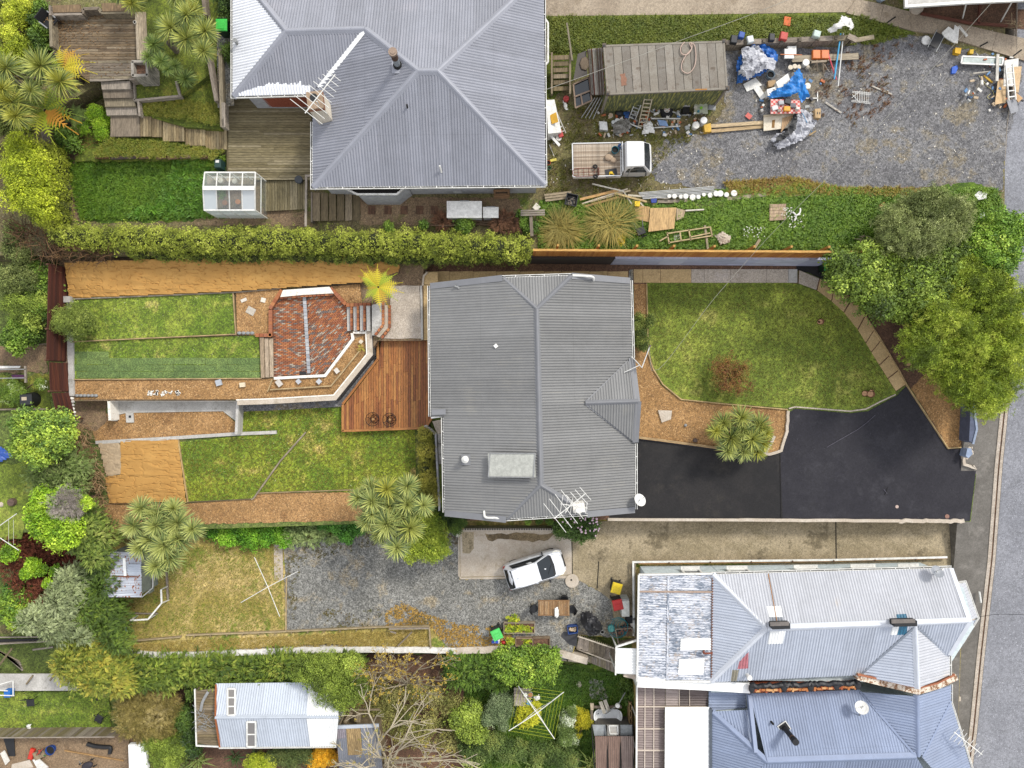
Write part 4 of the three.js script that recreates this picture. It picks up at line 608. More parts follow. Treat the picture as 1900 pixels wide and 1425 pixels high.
const curve=[[711,560],[711,603],[696,622]];for(const[off,h]of[[0,.46],[12,.26]]){const c=curve.map(([x,y])=>[x+off,y+(off?6:0)]);for(let s2=0;s2<2;s2++){const a=c[s2],b=c[s2+1],n=Math.max(3,Math.round(Math.hypot(b[0]-a[0],b[1]-a[1])/7));for(let i=0;i<n;i++){const f=(i+.5)/n;put(ld,'brick',box(P(a[0]+(b[0]-a[0])*f,a[1]+(b[1]-a[1])*f,LW+h),.2,.16,.14,-Math.atan2(b[1]-a[1],b[0]-a[0])),pick(bm.slice(0,4)));}}if(off)put(ld,'step',prism(xz([[712,566],[722,566],[722,606],[704,626],[697,623],[712,604]],LW+.28),LW,LW+.28),G.concPale);}
struct('concrete_pad',pp(jag([[724,530],[778,530],[782,628],[706,628],[724,608]],.7,9),LW+.06,.1),G.agg);
put(struct('kerb',kerb([[781,530],[782,560],[783,630]],LW+.12,.12,.2),G.concGrey),'edge_strip',kerb([[793,505],[786,512],[784,530]],LW+.12,.1,.2),G.concPale);
solo('rubble','small heap of grey rocks beside the dark garden path corner','rocks',Array.from({length:9},(_,i)=>ball(P(783+R(-5,6),494+i*1.8-6,.1+LW*0),R(.08,.2),R(.06,.12),R(.08,.16),6)),MAT.grey);
// kerbs and walls round the patio
solo('patio_kerb','white concrete kerb along the lower edge of the brick patio','kerb',kerb([[653,618],[654.5,629],[603,697],[560,699],[508,702]],LW+.16,.16,.3),limew);
solo('patio_kerb','short white kerb across the foot of the concrete steps','kerb',kerb([[655,617],[688,617]],LW+.2,.12,.3),limew);
const rw=thing('retaining_wall','angled pebbled retaining wall with pale top beside the orange deck','wall',P(640,720,0)),wp=[[685,612],[687,657],[621,738],[500,745],[440,747]];put(rw,'face',sweep(rect(.34,1.2),pl(wp,1.1)),std({roughness:1,map:G.gravel.map,color:'#b0b0ac'}));put(rw,'capping',sweep(rect(.3,.05),pl(wp,1.14)),G.concPale);put(rw,'white_edge',sweep(rect(.07,.06),pl(wp.map(([x,y])=>[x-(y<700?6.5:2),y-(x<660?5:0)]),1.16)),limew);put(rw,'footing',sweep(rect(.5,.15),pl(wp.slice(1).map(([x,y],i)=>[x+(i<2?10:2),y+(i?9:4)]),.12)),G.gravel);
const lw=thing('garden_wall','thin concrete wall of the sunken bark bay','wall',P(320,745,0));for(const[a,b,w,h]of[[[200,742],[442,742],.16,.9],[[441,742],[438,806],.16,.8]])put(lw,'wall_panel',pb(...a,...b,h,w,h),G.concGrey);put(lw,'wall_panel',prism(xz([[199,740],[204,740],[206,780],[201,780]],.9),-.05,.9),limew);put(lw,'end_panel',prism(xz([[205,741],[217,741],[217,781],[206,781]],.1),-.05,.1),limew);
solo('garden_kerb','long concrete kerb under the sunken bark bay ending in the lawn','kerb',kerb([[177,821],[300,814],[440,805],[513,802]],.12,.2,.3),G.concGrey);
const dc=thing('drain_cover','square concrete drain cover in the sunken bark bay','drain',P(240,775,0));put(dc,'slab',pp([[233,766],[247,766],[248,784],[234,784]],.1,.1),G.concGrey);put(dc,'grate',box(P(241,773,.11),.14,.02,.14),MAT.black);
solo('garden_kerb','concrete strip between the red fence and the new turf','kerb',prism(xz(jag([[123,555],[131,556],[136,625],[137,735],[128,735],[124,625]],.6,10),LW+.15),0,LW+.15),G.concGrey);
const kb=thing('stone_kerb','mossy stones ending the concrete strip by the dead branches','kerb',P(134,755,.5));for(let i=0;i<7;i++)put(kb,'stone',ball(P(133+R(-1,1)+i*.6,739+i*6.5,LW),.16,.12,.11,7),pick([G.concGrey,limew]));
const E=(label,pts,y,c='#b39c74',w=.06,h=.16)=>solo('timber_edging',label,'edging',sweep(rect(w,h),pl(pts,y)),wood(c));
E('thin timber edging below the long jute mat',[[128,555],[300,548],[440,542],[520,535]],LW+.24,'#9b9183',.07);E('timber edging between the two west lawns',[[134,634],[260,628],[437,620]],LW+.2);E('timber edging at the end of the upper west lawn',[[432,541],[437,621]],LW+.22);
E('timber edging under the dark new turf',[[136,704],[300,703],[486,702]],LW+.14,'#bda57a');E('timber edging bent round the stones below the patio',[[667,651],[614,716],[501,723]],LW+.2,'#bba47c',.08);E('short timber edging beside the sleeper steps',[[505,704],[496,727]],LW+.16);
E('diagonal timber edging across the lower lawn',[[567,802],[520,855],[470,925],[466,927]],.16,'#9a8f7c',.09);E('timber edging between the lower lawn and bark strip',[[347,932],[466,926]],.1,'#6d6048');E('timber edging along the bark strip near the big cabbage tree',[[478,915],[655,909]],.14,'#9c8a68');E('pale timber edging beside the square golden mat',[[330,815],[348,932]],.13,'#c4a878');E('dark edging below the square golden mat',[[200,935],[347,933]],.1,'#6d5030');
// loose stones laid in the beds
let si=0;const stn=(px,py,w,d,c,label,y=LW+.06)=>solo('garden_stone',label,'stone',box(P(px,py,y+.06),w,.13,d,R(3)),col(c,.9));
for(const[x,y,w,d,c,l]of[[466,577,.5,.42,'#b9b1a4','flat square grey stone in the bark beside the brick patio'],[453,557,.36,.18,'#d5cfc4','small white stone near the timber edging above the patio'],[489,557,.28,.26,'#ddd6c8','white rounded stone against the brick kerb wall'],[518,711,.4,.3,'#c3bdb4','pale stone at the turn of the bed below the patio'],[554,708,.24,.26,'#b3b6bb','small bluish stone in the bed below the patio'],[592,708,.26,.26,'#b9bcc0','round grey stone near the bend of the bed below the patio'],[625,688,.3,.24,'#cfc9bf','pale stone in the slanting bed beside the retaining wall'],[670,634,.22,.2,'#cfc4b0','cream stone beside the small tuft in the slanting bed'],[406,710,.34,.34,'#aab0b8','round bluish stone in the bark under the turf'],[450,714,.32,.26,'#d8c9ae','cream angular stone in the bark under the turf']])stn(x,y,w,d,c,l);
const rs=thing('stone_row','row of small rounded stones between bark and dirt by the red fence','stones',P(160,735,LW));for(let i=0;i<6;i++)put(rs,'stone',ball(P(143+i*7,734,LW+.1),.13,.1,.1,7),MAT.grey);const rs2=thing('stone_row','row of pale stones at the corner of the bark bed by the patio','stones',P(460,618,LW));for(let i=0;i<4;i++)put(rs2,'stone',ball(P(444+i*8,618,LW+.15),.14,.1,.11,7),MAT.grey);
const rb=thing('stone_chips','scatter of broken white stone chips on the bark above the sunken bay','stones',P(305,728,LW));stuff(put(rb,'chips',Array.from({length:46},()=>box(P(275+R()*60,725+R(8),LW+.06),R(.05,.16),.05,R(.04,.1),R(3))),limew));
solo('concrete_block','grey concrete block at the corner of the jute mat and red fence','block',box(P(128,556,LW+.25),.4,.4,.36),G.concGrey);
}
{
const mk=(px,py,label,ry)=>{const t=thing('wire_chair',label,'chair',P(px,py,.44),'wire chairs on the orange deck');t.rotation.y=ry;const m=col('#241512',.5,.4);const ring=(r,y,rr,sx=1)=>{const g=new THREE.TorusGeometry(r,rr,6,28);g.rotateX(Math.PI/2);g.scale(sx,1,1);g.translate(0,y,0);return g;};
loc(t,'rim',ring(.4,.62,.018),m);loc(t,'seat_ring',ring(.13,.4,.016),m);loc(t,'foot_ring',ring(.25,.02,.014),m);const sp=[];for(let i=0;i<36;i++){const a=i*Math.PI/18;sp.push(rod(V(Math.cos(a)*.13,.4,Math.sin(a)*.13),V(Math.cos(a)*.4,.62,Math.sin(a)*.4),.005,.005,4));}loc(t,'wire_basket',sp,m);for(let i=0;i<4;i++){const a=i*Math.PI/2+.6;loc(t,'leg',rod(V(Math.cos(a)*.13,.4,Math.sin(a)*.13),V(Math.cos(a)*.25,.02,Math.sin(a)*.25),.014),m);}for(let i=0;i<5;i++){const a=i*1.257;loc(t,'spoke',rod(V(0,.42,0),V(Math.cos(a)*.4,.62,Math.sin(a)*.4),.014),m);}loc(t,'hub',cyl(V(0,.4,0),.055,.05,.06),col('#a58a5c',.6));};
mk(695,777,'dark round wire chair on the orange deck nearer the lawn steps',.3);mk(726,778,'dark round wire chair on the orange deck nearer the house',1.1);
}
// ---------- concrete path slabs round the front lawn ----------
{
const t=struct('concrete_path',pp([[790,503],[1170,500],[1480,501],[1480,526],[1170,527],[790,528]],.02,.05),G.barkDark);let x=790;const q=(p,m)=>put(t,'path_slab',pp(p,.07+R(.01),.1),m);
for(const nx of[834,878,921,965,1010,1041,1093,1128,1166]){q([[x,504],[nx-.6,503],[nx-.6,526],[x,527]],G.tan);x=nx;}
put(t,'gravel_strip',pp([[1167,501],[1175,500],[1175,527],[1167,527]],.05,.06),G.gravelS);x=1176;for(const[nx,m]of[[1193,G.tan],[1226,G.tan],[1283,G.tan],[1307,G.agg],[1356,G.agg],[1423,G.agg],[1463,G.agg],[1480,G.concGrey]]){q([[x,499.5],[nx-.6,499.5],[nx-.6,524.5],[x,524.5]],m);x=nx;}
const inn=[[1481,525],[1516,538],[1543,558],[1566,579],[1592,611],[1607,636],[1617,653],[1632,677],[1648,702],[1663,726]],out=[[1482,501],[1521,517],[1549,530],[1580,556],[1605,587],[1622,612],[1634,632],[1650,660],[1667,687],[1682,713]];
put(t,'path_bed',pp([...inn,...out.slice().reverse()],.05,.06),G.barkDark);const mv=(a,b,k)=>[a[0]+(b[0]-a[0])*k,a[1]+(b[1]-a[1])*k];
for(let i=0;i<inn.length-1;i++)q([mv(inn[i],inn[i+1],.035),mv(out[i],out[i+1],.035),mv(out[i],out[i+1],.97),mv(inn[i],inn[i+1],.965)],i===0?G.agg:G.tan);
const v=struct('concrete_path',pp([[785,530],[800,530],[800,632],[785,632]],LW-.06,.05),G.barkDark);for(let i=0;i<5;i++)put(v,'path_slab',pp([[786,529+i*20.5],[801,529+i*20.5],[801,549+i*20.5],[786,549+i*20.5]],LW+.0,.1),G.tan);put(v,'path_slab',pp([[787,514],[794,505],[812,505],[812,528],[786,528]],LW+.0,.1),G.tan);
const E=(label,pts,y,c='#bfa679',w=.07)=>solo('timber_edging',label,'edging',sweep(rect(w,.16),pl(pts,y)),wood(c));
E('curved timber edging on the outer side of the front path',[[1550,531],[1582,556],[1607,587],[1636,632],[1669,688],[1684,716]],.14);E('straight timber edging between the driveway and bark bed',[[1684,716],[1760,832],[1784,830]],.13);E('diagonal timber edging beside the bin corner',[[1562,519],[1550,531]],.14);E('timber edging round the front lawn and bark bed',[[1200,526],[1203,655],[1212,684],[1230,713],[1264,741],[1330,748],[1462,760]],.13);E('thick pale timber edging between bark bed and driveway',[[1180,811],[1250,820],[1330,831]],.2,'#b59a72',.14);
solo('stone_kerb','broken concrete kerb at the corner of bark bed and driveway','kerb',kerb(jag([[1463,762],[1461,800],[1450,836],[1428,843],[1420,842]],.8,9).slice(0,-5),.16,.16,.3),G.concPale);solo('lawn_kerb','thin concrete kerb between front lawn and driveway','kerb',kerb([[1464,758],[1476,755],[1577,763],[1607,759],[1632,746],[1662,732]],.08,.08,.2),G.agg);
const dk=thing('driveway_kerb','cream kerb wall between asphalt and concrete driveways','kerb',P(1450,966,LS));put(dk,'wall_top',sweep(rect(.16,1.7),pl([[1128,964],[1200,964.5],[1372,965]],.14)),G.concPale);put(dk,'wall_top',sweep(rect(.18,1.7),pl(jag([[1372,965],[1670,966.5]],.5,14).slice(0,22),.14)),G.concPale);put(dk,'rubble_edge',sweep(rect(.22,1.7),pl(Array.from({length:20},(_,i)=>[1668+i*6.4,967+R(-1.5,1.2)]),.12)),G.concPale);
// stepping stone, rocks and stumps
solo('garden_stone','triangular flat stone in the bark beside the front driveway','stone',pp([[1221,761],[1247,762],[1245,778],[1228,784]],.14,.14),G.concPale);solo('rock','small brown rock by the cabbage tree in the front bed','rock',ball(P(1290,817,.1),.16,.1,.14,7),col('#5f4f47',.9));solo('rock','small grey rock in the middle of the front bark bed','rock',ball(P(1272,789,.1),.1,.08,.1,7),MAT.grey);
const stump=(px,py,label,rr)=>{const t=thing('tree_stump',label,'stump',P(px,py,0));for(const[dx,dz,r]of rr){put(t,'stump',cyl(P(px+dx,py+dz,0),r*1.2,r,.18,9),wood('#7b5138'));put(t,'cut_top',cyl(P(px+dx,py+dz,.18),r*.9,r*.85,.015,9),wood('#c49a76'));}};
stump(1522,597,'single cut stump in the front lawn',[[0,0,.17],[-3,1,.1]]);stump(1610,730,'pair of cut stumps at the lawn corner by the driveway',[[-6,0,.17],[5,1,.2],[6,-4,.1]]);
solo('log','short pale log upright in the bark under the street tree','log',rod(P(1685,674,0),P(1690,669,.45),.18,.17,10),wood('#c9a77c'));
const mh=(px,py,label,c,r)=>solo('access_cover',label,'cover',cyl(P(px,py,.012),r,r,.03,16),col(c,.8));mh(1664,940,'pale round cover in the asphalt driveway','#b9a49a',.1);mh(1757,958,'terracotta round cover near the driveway kerb','#8d6a5c',.13);
}
// ---------- fences ----------
function palings(t,a,b,yt,yb,w,mats,name='paling',th=.02){const A=P(...a,yt),B=P(...b,yt),d=B.clone().sub(A),L=d.length(),n=Math.round(L/w);d.normalize();const ry=-Math.atan2(d.z,d.x);for(let i=0;i<n;i++){const c=A.clone().addScaledVector(d,(i+.5)*L/n),h=yt-yb+R(-.015,.01);put(t,name,box(V(c.x,yb+h/2,c.z),L/n-.008,h,th,ry),pick(mats));}return{A,B,d,L};}
{
const nw=['#cf8a3a','#c47d2e','#d69545','#b97430'].map((h)=>wood(h,.8));const t=thing('paling_fence','new orange timber paling fence above the long bark path','fence',P(1265,477,LN));const f=palings(t,[990,463.5],[1546,467],3.8,LN,.15,nw);
put(t,'capping',sweep(rect(.12,.04),pl([[989,463.5],[1547,467]],3.86)),wood('#d0a35c'));for(const x of[1033,1107,1176,1243,1316,1388,1455,1523])put(t,'post',box(P(x,461.5+(x-990)*.006,2.85),.12,2.1,.12),wood('#c79b52'));for(const y of[2.3,3.3])put(t,'rail',beam(P(990,461.8,3.8).setY(y),P(1546,465.2,3.8).setY(y),.08,.06),wood('#c79b52'));
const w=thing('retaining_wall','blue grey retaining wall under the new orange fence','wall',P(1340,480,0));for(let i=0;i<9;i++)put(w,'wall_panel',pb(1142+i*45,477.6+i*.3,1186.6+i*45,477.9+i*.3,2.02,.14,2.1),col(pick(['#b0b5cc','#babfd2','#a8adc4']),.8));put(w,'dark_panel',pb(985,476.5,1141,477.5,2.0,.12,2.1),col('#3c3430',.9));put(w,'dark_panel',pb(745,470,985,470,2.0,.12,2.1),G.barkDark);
const l=thing('paling_fence','short run of orange paling fence running into the trees','fence',P(1600,470,LN));palings(l,[1576,467],[1622,467],3.7,LN,.15,nw);put(l,'capping',sweep(rect(.1,.04),pl([[1575,467],[1623,467]],3.74)),wood('#d0a35c'));
// red fence of horizontal boards on the west boundary
const rf=thing('board_fence','dark red timber fence of lengthwise boards beside the west lawns','fence',P(126,630,LW));const rm=['#4f2419','#5a2c1f','#482017','#63321f'].map((h)=>wood(h));for(const[a,b,top]of[[[90,488],[86,668],2.65],[[91,672],[93,726],2.6],[[96,729],[107,781],2.5]])for(let k=0;k<9;k++){const A=P(...a,top),B=P(...b,top),y=top-.1-k*.19;put(rf,'board',beam(V(A.x+.02*(k%2),y,A.z),V(B.x+.02*(k%2),y,B.z),.03,.185),pick(rm));}for(const[x,y]of[[89,490],[87,610],[85,668],[92,726],[106,780]])put(rf,'post',rod(P(x-2,y,2.6).setY(.2),P(x-2,y,2.75),.06),wood('#6b4a38'));
const gf=thing('paling_fence','weathered grey paling fence behind the golden hedge','fence',P(100,330,LN));palings(gf,[79,245],[93,330],3.75,LN,.22,greyW);palings(gf,[93,330],[95,412],3.75,LN,.22,greyW);put(gf,'rail',[beam(P(78,245,3.4),P(92,330,3.4),.06,.08),beam(P(92,330,3.4),P(94,412,3.4),.06,.08)],greyW[0]);
const bf=thing('paling_fence','grey paling fence above the cluttered dirt yard','fence',P(100,1352,LB));palings(bf,[-60,1369],[212,1367],-1.75,LB,.19,[...mossW,...greyW]);put(bf,'capping',kerb([[-60,1369.5],[212,1367.5]],-1.72,.06,.04),greyW[3]);
const cf=thing('iron_fence','faded blue corrugated iron fence by the curved tin shed yard','fence',P(218,1140,LS));const cm=[col('#4a6d8c',.6),col('#8fa0b0',.6),col('#5d7d99',.6)];const pts=[[192,1112],[194,1132],[200,1150],[207,1172],[212,1190]];for(let i=0;i<4;i++){const A=P(...pts[i],0),B=P(...pts[i+1],0),C=B.clone().setY(LS),D=A.clone().setY(LS),n=V(-(B.z-A.z),0,B.x-A.x).normalize();for(const f0 of[A,B,C,D])f0.addScaledVector(n,0);C.x+=.18;D.x+=.18;put(cf,'iron_sheet',corrugate([A,B,C,D],n,.1,.018,V(0,-1,0)),cm[i%3===0?0:i%3]);}put(cf,'iron_sheet',corrugate([P(188,1030,-.2),P(192,1112,-.2),P(197,1112,LS),P(193,1030,LS)],V(1,0,0),.1,.018,V(0,-1,0)),cm[1]);
}
// ---------- south yard walls, steps, planters ----------
{
const t=thing('garden_wall','white topped curved wall along the dry grass strip','wall',P(600,1205,LB));const a=[[222,1172],[229,1186],[240,1210]],b=[[240,1212],[300,1216],[360,1216],[400,1214],[440,1211.5],[500,1209],[560,1206.5],[640,1205.5],[720,1206],[800,1207],[846,1208]],c=[[846,1208],[900,1206],[940,1204],[985,1203],[1020,1208],[1060,1218],[1090,1227]];
const ragged=(p,w)=>sweep(rect(w,1.9),pl(p.flatMap((q,i)=>i<p.length-1?[0,1,2,3].map((k)=>[q[0]+(p[i+1][0]-q[0])*k/4,q[1]+(p[i+1][1]-q[1])*k/4+R(-.7,.7)]):[q]),LS+.12));
put(t,'wall_top',ragged(a,.34),limew);put(t,'wall_top',ragged(b,.36),col('#dedcd6',.9));put(t,'wall_top',ragged(c,.42),G.concPale);
const e=thing('timber_retaining','thin timber retaining edge between gravel and dry grass strip','edging',P(600,1170,LS));for(const[p0,p1]of[[[242,1190],[335,1182]],[[345,1179],[531,1172]],[[531,1172],[700,1164]],[[700,1164],[796,1162]],[[796,1163],[799,1203]]])put(e,'rail',pb(...p0,...p1,LS+.22,.08,.3),wood('#b0a080'));for(let i=0;i<15;i++)put(e,'peg',box(P(362+i*30,1180-i*1.15,LS+.1),.06,.3,.1),wood('#9a8a6a'));put(e,'rail',pb(531,1072,530,1171,LS+.14,.06,.2),wood('#c0ab84'));put(e,'rail',pb(722,1167,795,1166,LS+.5,.1,.1),greyW[1]);put(e,'rail',pb(738,1199,764,1173,LS+.5,.08,.08),greyW[2]);put(e,'rail',pb(724,1172,735,1175,LS+.5,.08,.08),greyW[1]);
solo('concrete_slab','long narrow concrete slab between dry lawn and gravel','slab',pp([[508,1010],[524,1010],[525,1076],[509,1076]],LS+.06,.12),G.agg);solo('timber_edging','grey timber edging along the corner of the tin shed lawn','edging',[pb(308,1060,311,1112,LS+.16,.1,.2),pb(220,1138,292,1139,LS+.16,.06,.2)],greyW[1]);
const pad=struct('parking_pad',pp(jag([[850,983],[1060,982],[1061,1068],[1050,1073],[855,1075],[850,1068]],.5,12),LS+.07,.15),G.concPale);put(pad,'stained_patch',pp(jag([[857,988],[879,987],[879,1018],[872,1027],[858,1026]],.8,6),LS+.078,.03),G.conc);put(pad,'edge_strip',kerb([[856,1071],[1060,1067]],LS+.08,.05,.03),G.conc);put(pad,'edge_strip',kerb([[853,990],[854,1070]],LS+.08,.04,.03),G.conc);put(pad,'stained_patch',pp(jag([[900,990],[1030,989],[1010,1004],[905,1002]],3,8),LS+.076,.03),std({map:G.conc.map,color:'#d8cfc4'}));
const bl=thing('block_wall','hollow concrete block wall behind the parked white car','wall',P(950,981,LS));for(let i=0;i<19;i++){const x=866+i*9.1,b0=put(bl,'block',box(P(x,980.5,LS+.45),.3,.95,.2),G.concPale);for(const d of[-2.3,2.3])put(b0,'hole',box(P(x+d,982,LS+.93),.09,.02,.1),MAT.black);}put(bl,'block',box(P(850,990,LS+.25),.2,.5,.3),limew);
const sw=thing('side_steps','narrow concrete steps with white edge between clipped hedge and house','steps',P(816,860,0));for(let i=0;i<8;i++)put(sw,'step',pp([[812+i*.8,805+i*19],[823+i*.3,805+i*19],[824+i*.2,823+i*19],[812.5+i*.8,823+i*19]],.3-i*.1,.3),G.concGrey);put(sw,'white_edge',kerb([[808,806],[815,948]],.5,.1,.9),col('#c9cad2',.7));put(sw,'landing',pp([[802,782],[822,778],[823,804],[811,805]],.35,.4),G.agg);for(let i=0;i<5;i++)put(sw,'stone',ball(P(791+i*4,791+i*3.4,.4),.15,.1,.1,7),G.concGrey);
// timber stairs down from the yard
const st=thing('timber_stairs','angled timber stairs beside the black covered bike','stairs',P(1105,1205,LB));for(let i=0;i<7;i++){const x=1074+i*10,y=1183+i*3.2;put(st,'tread',pp([[x,y],[x+9.2,y+3],[x+7.4,y+22+i*.6],[x-4,y+20+i*.6]],LS+.1-i*.15,.06),wood(pick(['#958a79','#a0958a','#8b806e'])));}put(st,'handrail',kerb([[1073,1181],[1142,1204]],LS+.9,.07,.05),wood('#c9c2b6'));for(let i=0;i<18;i++)put(st,'baluster',rod(P(1073+i*3.9,1180+i*1.3,LS+.9),P(1073+i*3.9,1177+i*1.3,LS+.02),.025),wood('#b4a893'));for(const[x,y]of[[1073,1181],[1141,1204]])put(st,'post',rod(P(x,y,LS+.95),P(x,y,LB),.05),wood('#a99d8a'));put(st,'side_rail',kerb([[1070,1204],[1138,1230]],LS-.2,.08,.1),G.concPale);
const bd=thing('timber_walkway','sloping grey board walkway leading to the white porch roof','walkway',P(1112,1232,LB));for(let i=0;i<16;i++)put(bd,'board',pp([[1088+i*3.3,1215+i*.9],[1091+i*3.3,1216+i*.9],[1091+i*3.3,1228+i*1.35],[1088+i*3.3,1227+i*1.35]],LS-.7,.06),pick(greyW));
const co=thing('cold_frame','low cold frame with two grey panes against the yard wall','cold frame',P(1057,1219,LB));for(const[x0,x1]of[[1027,1052],[1055,1086]]){put(co,'pane',pp([[x0,1209+(x0-1027)*.12],[x1,1210+(x1-1027)*.12],[x1,1222+(x1-1027)*.12],[x0+1,1219+(x0-1027)*.12]],LS-.6,.05),col('#a9b0b2',.3));put(co,'bar',pb(x1+1,1210+(x1-1027)*.12,x1+1,1224+(x1-1027)*.12,LS-.55,.06,.1),MAT.dark);}put(co,'wall',pb(1028,1222,1090,1230,LS-.6,.12,.8),G.concPale);for(let i=0;i<5;i++)put(co,'pot',cyl(P(1032+i*9,1209+i*.9,LS-.55),.09,.11,.12,8),MAT.dark);
for(const[label,x0,y0,x1,y1,c]of[['long timber planter box with greens near the green wheelie bin',935,1156,992,1175,'#a69a86'],['small timber planter with yellow herbs beside the yard wall',957,1185,988,1199,'#a08a72'],['nearly empty timber planter beside the yard wall',989,1184,1020,1199,'#8f7c66']]){const q=thing('planter_box',label,'planter',P((x0+x1)/2,(y0+y1)/2,LS),'timber planters by the yard wall');for(const[a0,b0,a1,b1]of[[x0,y0,x1,y0],[x0,y1,x1,y1],[x0,y0,x0,y1],[x1,y0,x1,y1]])put(q,'side',pb(a0,b0,a1,b1,LS+.35,.05,.35),wood(c));put(q,'soil',pp([[x0+1,y0+1],[x1-1,y0+1],[x1-1,y1-1],[x0+1,y1-1]],LS+.25,.1),G.barkDark);}
}
// low wall and kerbs at the street corner
{
const t=thing('street_wall','low blue grey street wall ending in a rubble corner','wall',P(1800,800,0));put(t,'wall_panel',pp([[1803,700],[1807,760],[1812,795],[1806,822],[1798,818],[1801,760],[1797,700]],.95,1.2),col('#555d73',.8));put(t,'coping',kerb([[1804,690],[1808,760],[1813,796],[1806,824]],1.0,.12,.1),col('#8d9ab0',.7));put(t,'end_panel',pp([[1795,832],[1802,832],[1805,842],[1797,850],[1792,846]],.6,.9),col('#8d9db8',.7));put(t,'rubble',Array.from({length:14},()=>ball(P(1796+R(-5,8),826+R(-6,30)*R(.2,1),.1),R(.08,.2),R(.06,.14),R(.08,.18),6)),G.concPale);
solo('kerb_block','short white pole lying on the kerb beside the street','pole',rod(P(1817,1098,-1.2),P(1820,1118,-1.25),.06),MAT.white);solo('kerb_strip','crumbling concrete edge where asphalt driveway meets footpath','kerb',kerb(jag([[1788,836],[1790,862],[1808,868]],.8,5).slice(0,-6),.2,.16,.3),G.concPale);
solo('access_cover','pale rectangular cover in the footpath by the blue house','cover',pp([[1771,1293],[1783,1293],[1783,1301],[1771,1301]],roadY(1297)+.1,.04),G.concPale);
}
// ---------- leaf and twig pieces ----------
const lin=(h)=>new THREE.Color(h);
function leafGeo(list){
const pos=[];for(const[b,d,n,l,w]of list){const s=d.clone().cross(n).normalize(),tip=b.clone().addScaledVector(d,l).addScaledVector(n,-l*.1),m=b.clone().addScaledVector(d,l*.48),L=m.clone().addScaledVector(s,w/2).addScaledVector(n,w*.16),Q=m.clone().addScaledVector(s,-w/2).addScaledVector(n,w*.16);
pos.push(...b.toArray(),...L.toArray(),...tip.toArray(),...b.toArray(),...tip.toArray(),...Q.toArray());}return fromTris(pos);
}
const rdir=(up=0)=>{for(;;){const v=V(R(-1,1),R(-1,1),R(-1,1));if(v.lengthSq()<1&&v.lengthSq()>.05){v.normalize();v.y+=up;return v.normalize();}}};
function sprig(n,len,wid,spread){const l=[];for(let i=0;i<n;i++){const d=rdir(.25),nn=rdir(1.2);const b=V(R(-1,1),R(-.6,.6),R(-1,1)).multiplyScalar(spread);nn.addScaledVector(d,-nn.dot(d)).normalize();l.push([b,d,nn,len*R(.7,1.2),wid*R(.7,1.2)]);}return leafGeo(l);}
function spray(){
const l=[];for(let i=0;i<13;i++){const x=i/13,s=i%2?1:-1,d=V(.75,R(-.15,.25),s*R(.35,.8)).normalize();l.push([V(x,0,0),d,V(0,1,0),.42*(1.1-x),.085]);}l.push([V(0,0,0),V(1,.05,0).normalize(),V(0,1,0),1.15,.06]);return leafGeo(l);}
function twiggy(){const l=[];for(let i=0;i<7;i++){const d=V(R(.4,1),R(0,.5),R(-.6,.6)).normalize();l.push([V(R(.5),R(-.05,.05),R(-.15,.15)),d,V(0,1,0),R(.4,.9),.045]);}return leafGeo(l);}
function bladeTuft(n,spread,w){const pos=[];for(let i=0;i<n;i++){const a=R(6.283),r=R(spread),h=R(.6,1),b=V(Math.cos(a)*spread*.25,0,Math.sin(a)*spread*.25),s=V(-Math.sin(a)*w,0,Math.cos(a)*w),m=V(Math.cos(a)*r*.6,h*.7,Math.sin(a)*r*.6),t=V(Math.cos(a)*r*1.3,h*.8,Math.sin(a)*r*1.3);const p=(v,k)=>[v.x+s.x*k,v.y,v.z+s.z*k];pos.push(...p(b,-1),...p(b,1),...p(m,1),...p(b,-1),...p(m,1),...p(m,-1),...p(m,-1),...p(m,1),...t.toArray());}return fromTris(pos);}
const LG={broad:[sprig(7,.75,.46,.55),sprig(7,.75,.46,.55)],small:[sprig(12,.42,.26,.6),sprig(12,.42,.26,.6)],narrow:[sprig(10,.85,.2,.4),sprig(10,.85,.2,.4)],spray:[spray(),spray()],twig:[twiggy(),twiggy()],tuft:[bladeTuft(11,.6,.045),bladeTuft(11,.6,.045)],weed:[sprig(6,.8,.42,.5)]};
const leafM=std({roughness:.62,color:'#ffffff'});leafM.shadowSide=THREE.DoubleSide;const dryM=std({roughness:.95});
const leafT=new THREE.MeshPhysicalMaterial({roughness:.7,side:THREE.DoubleSide,transmission:.0});
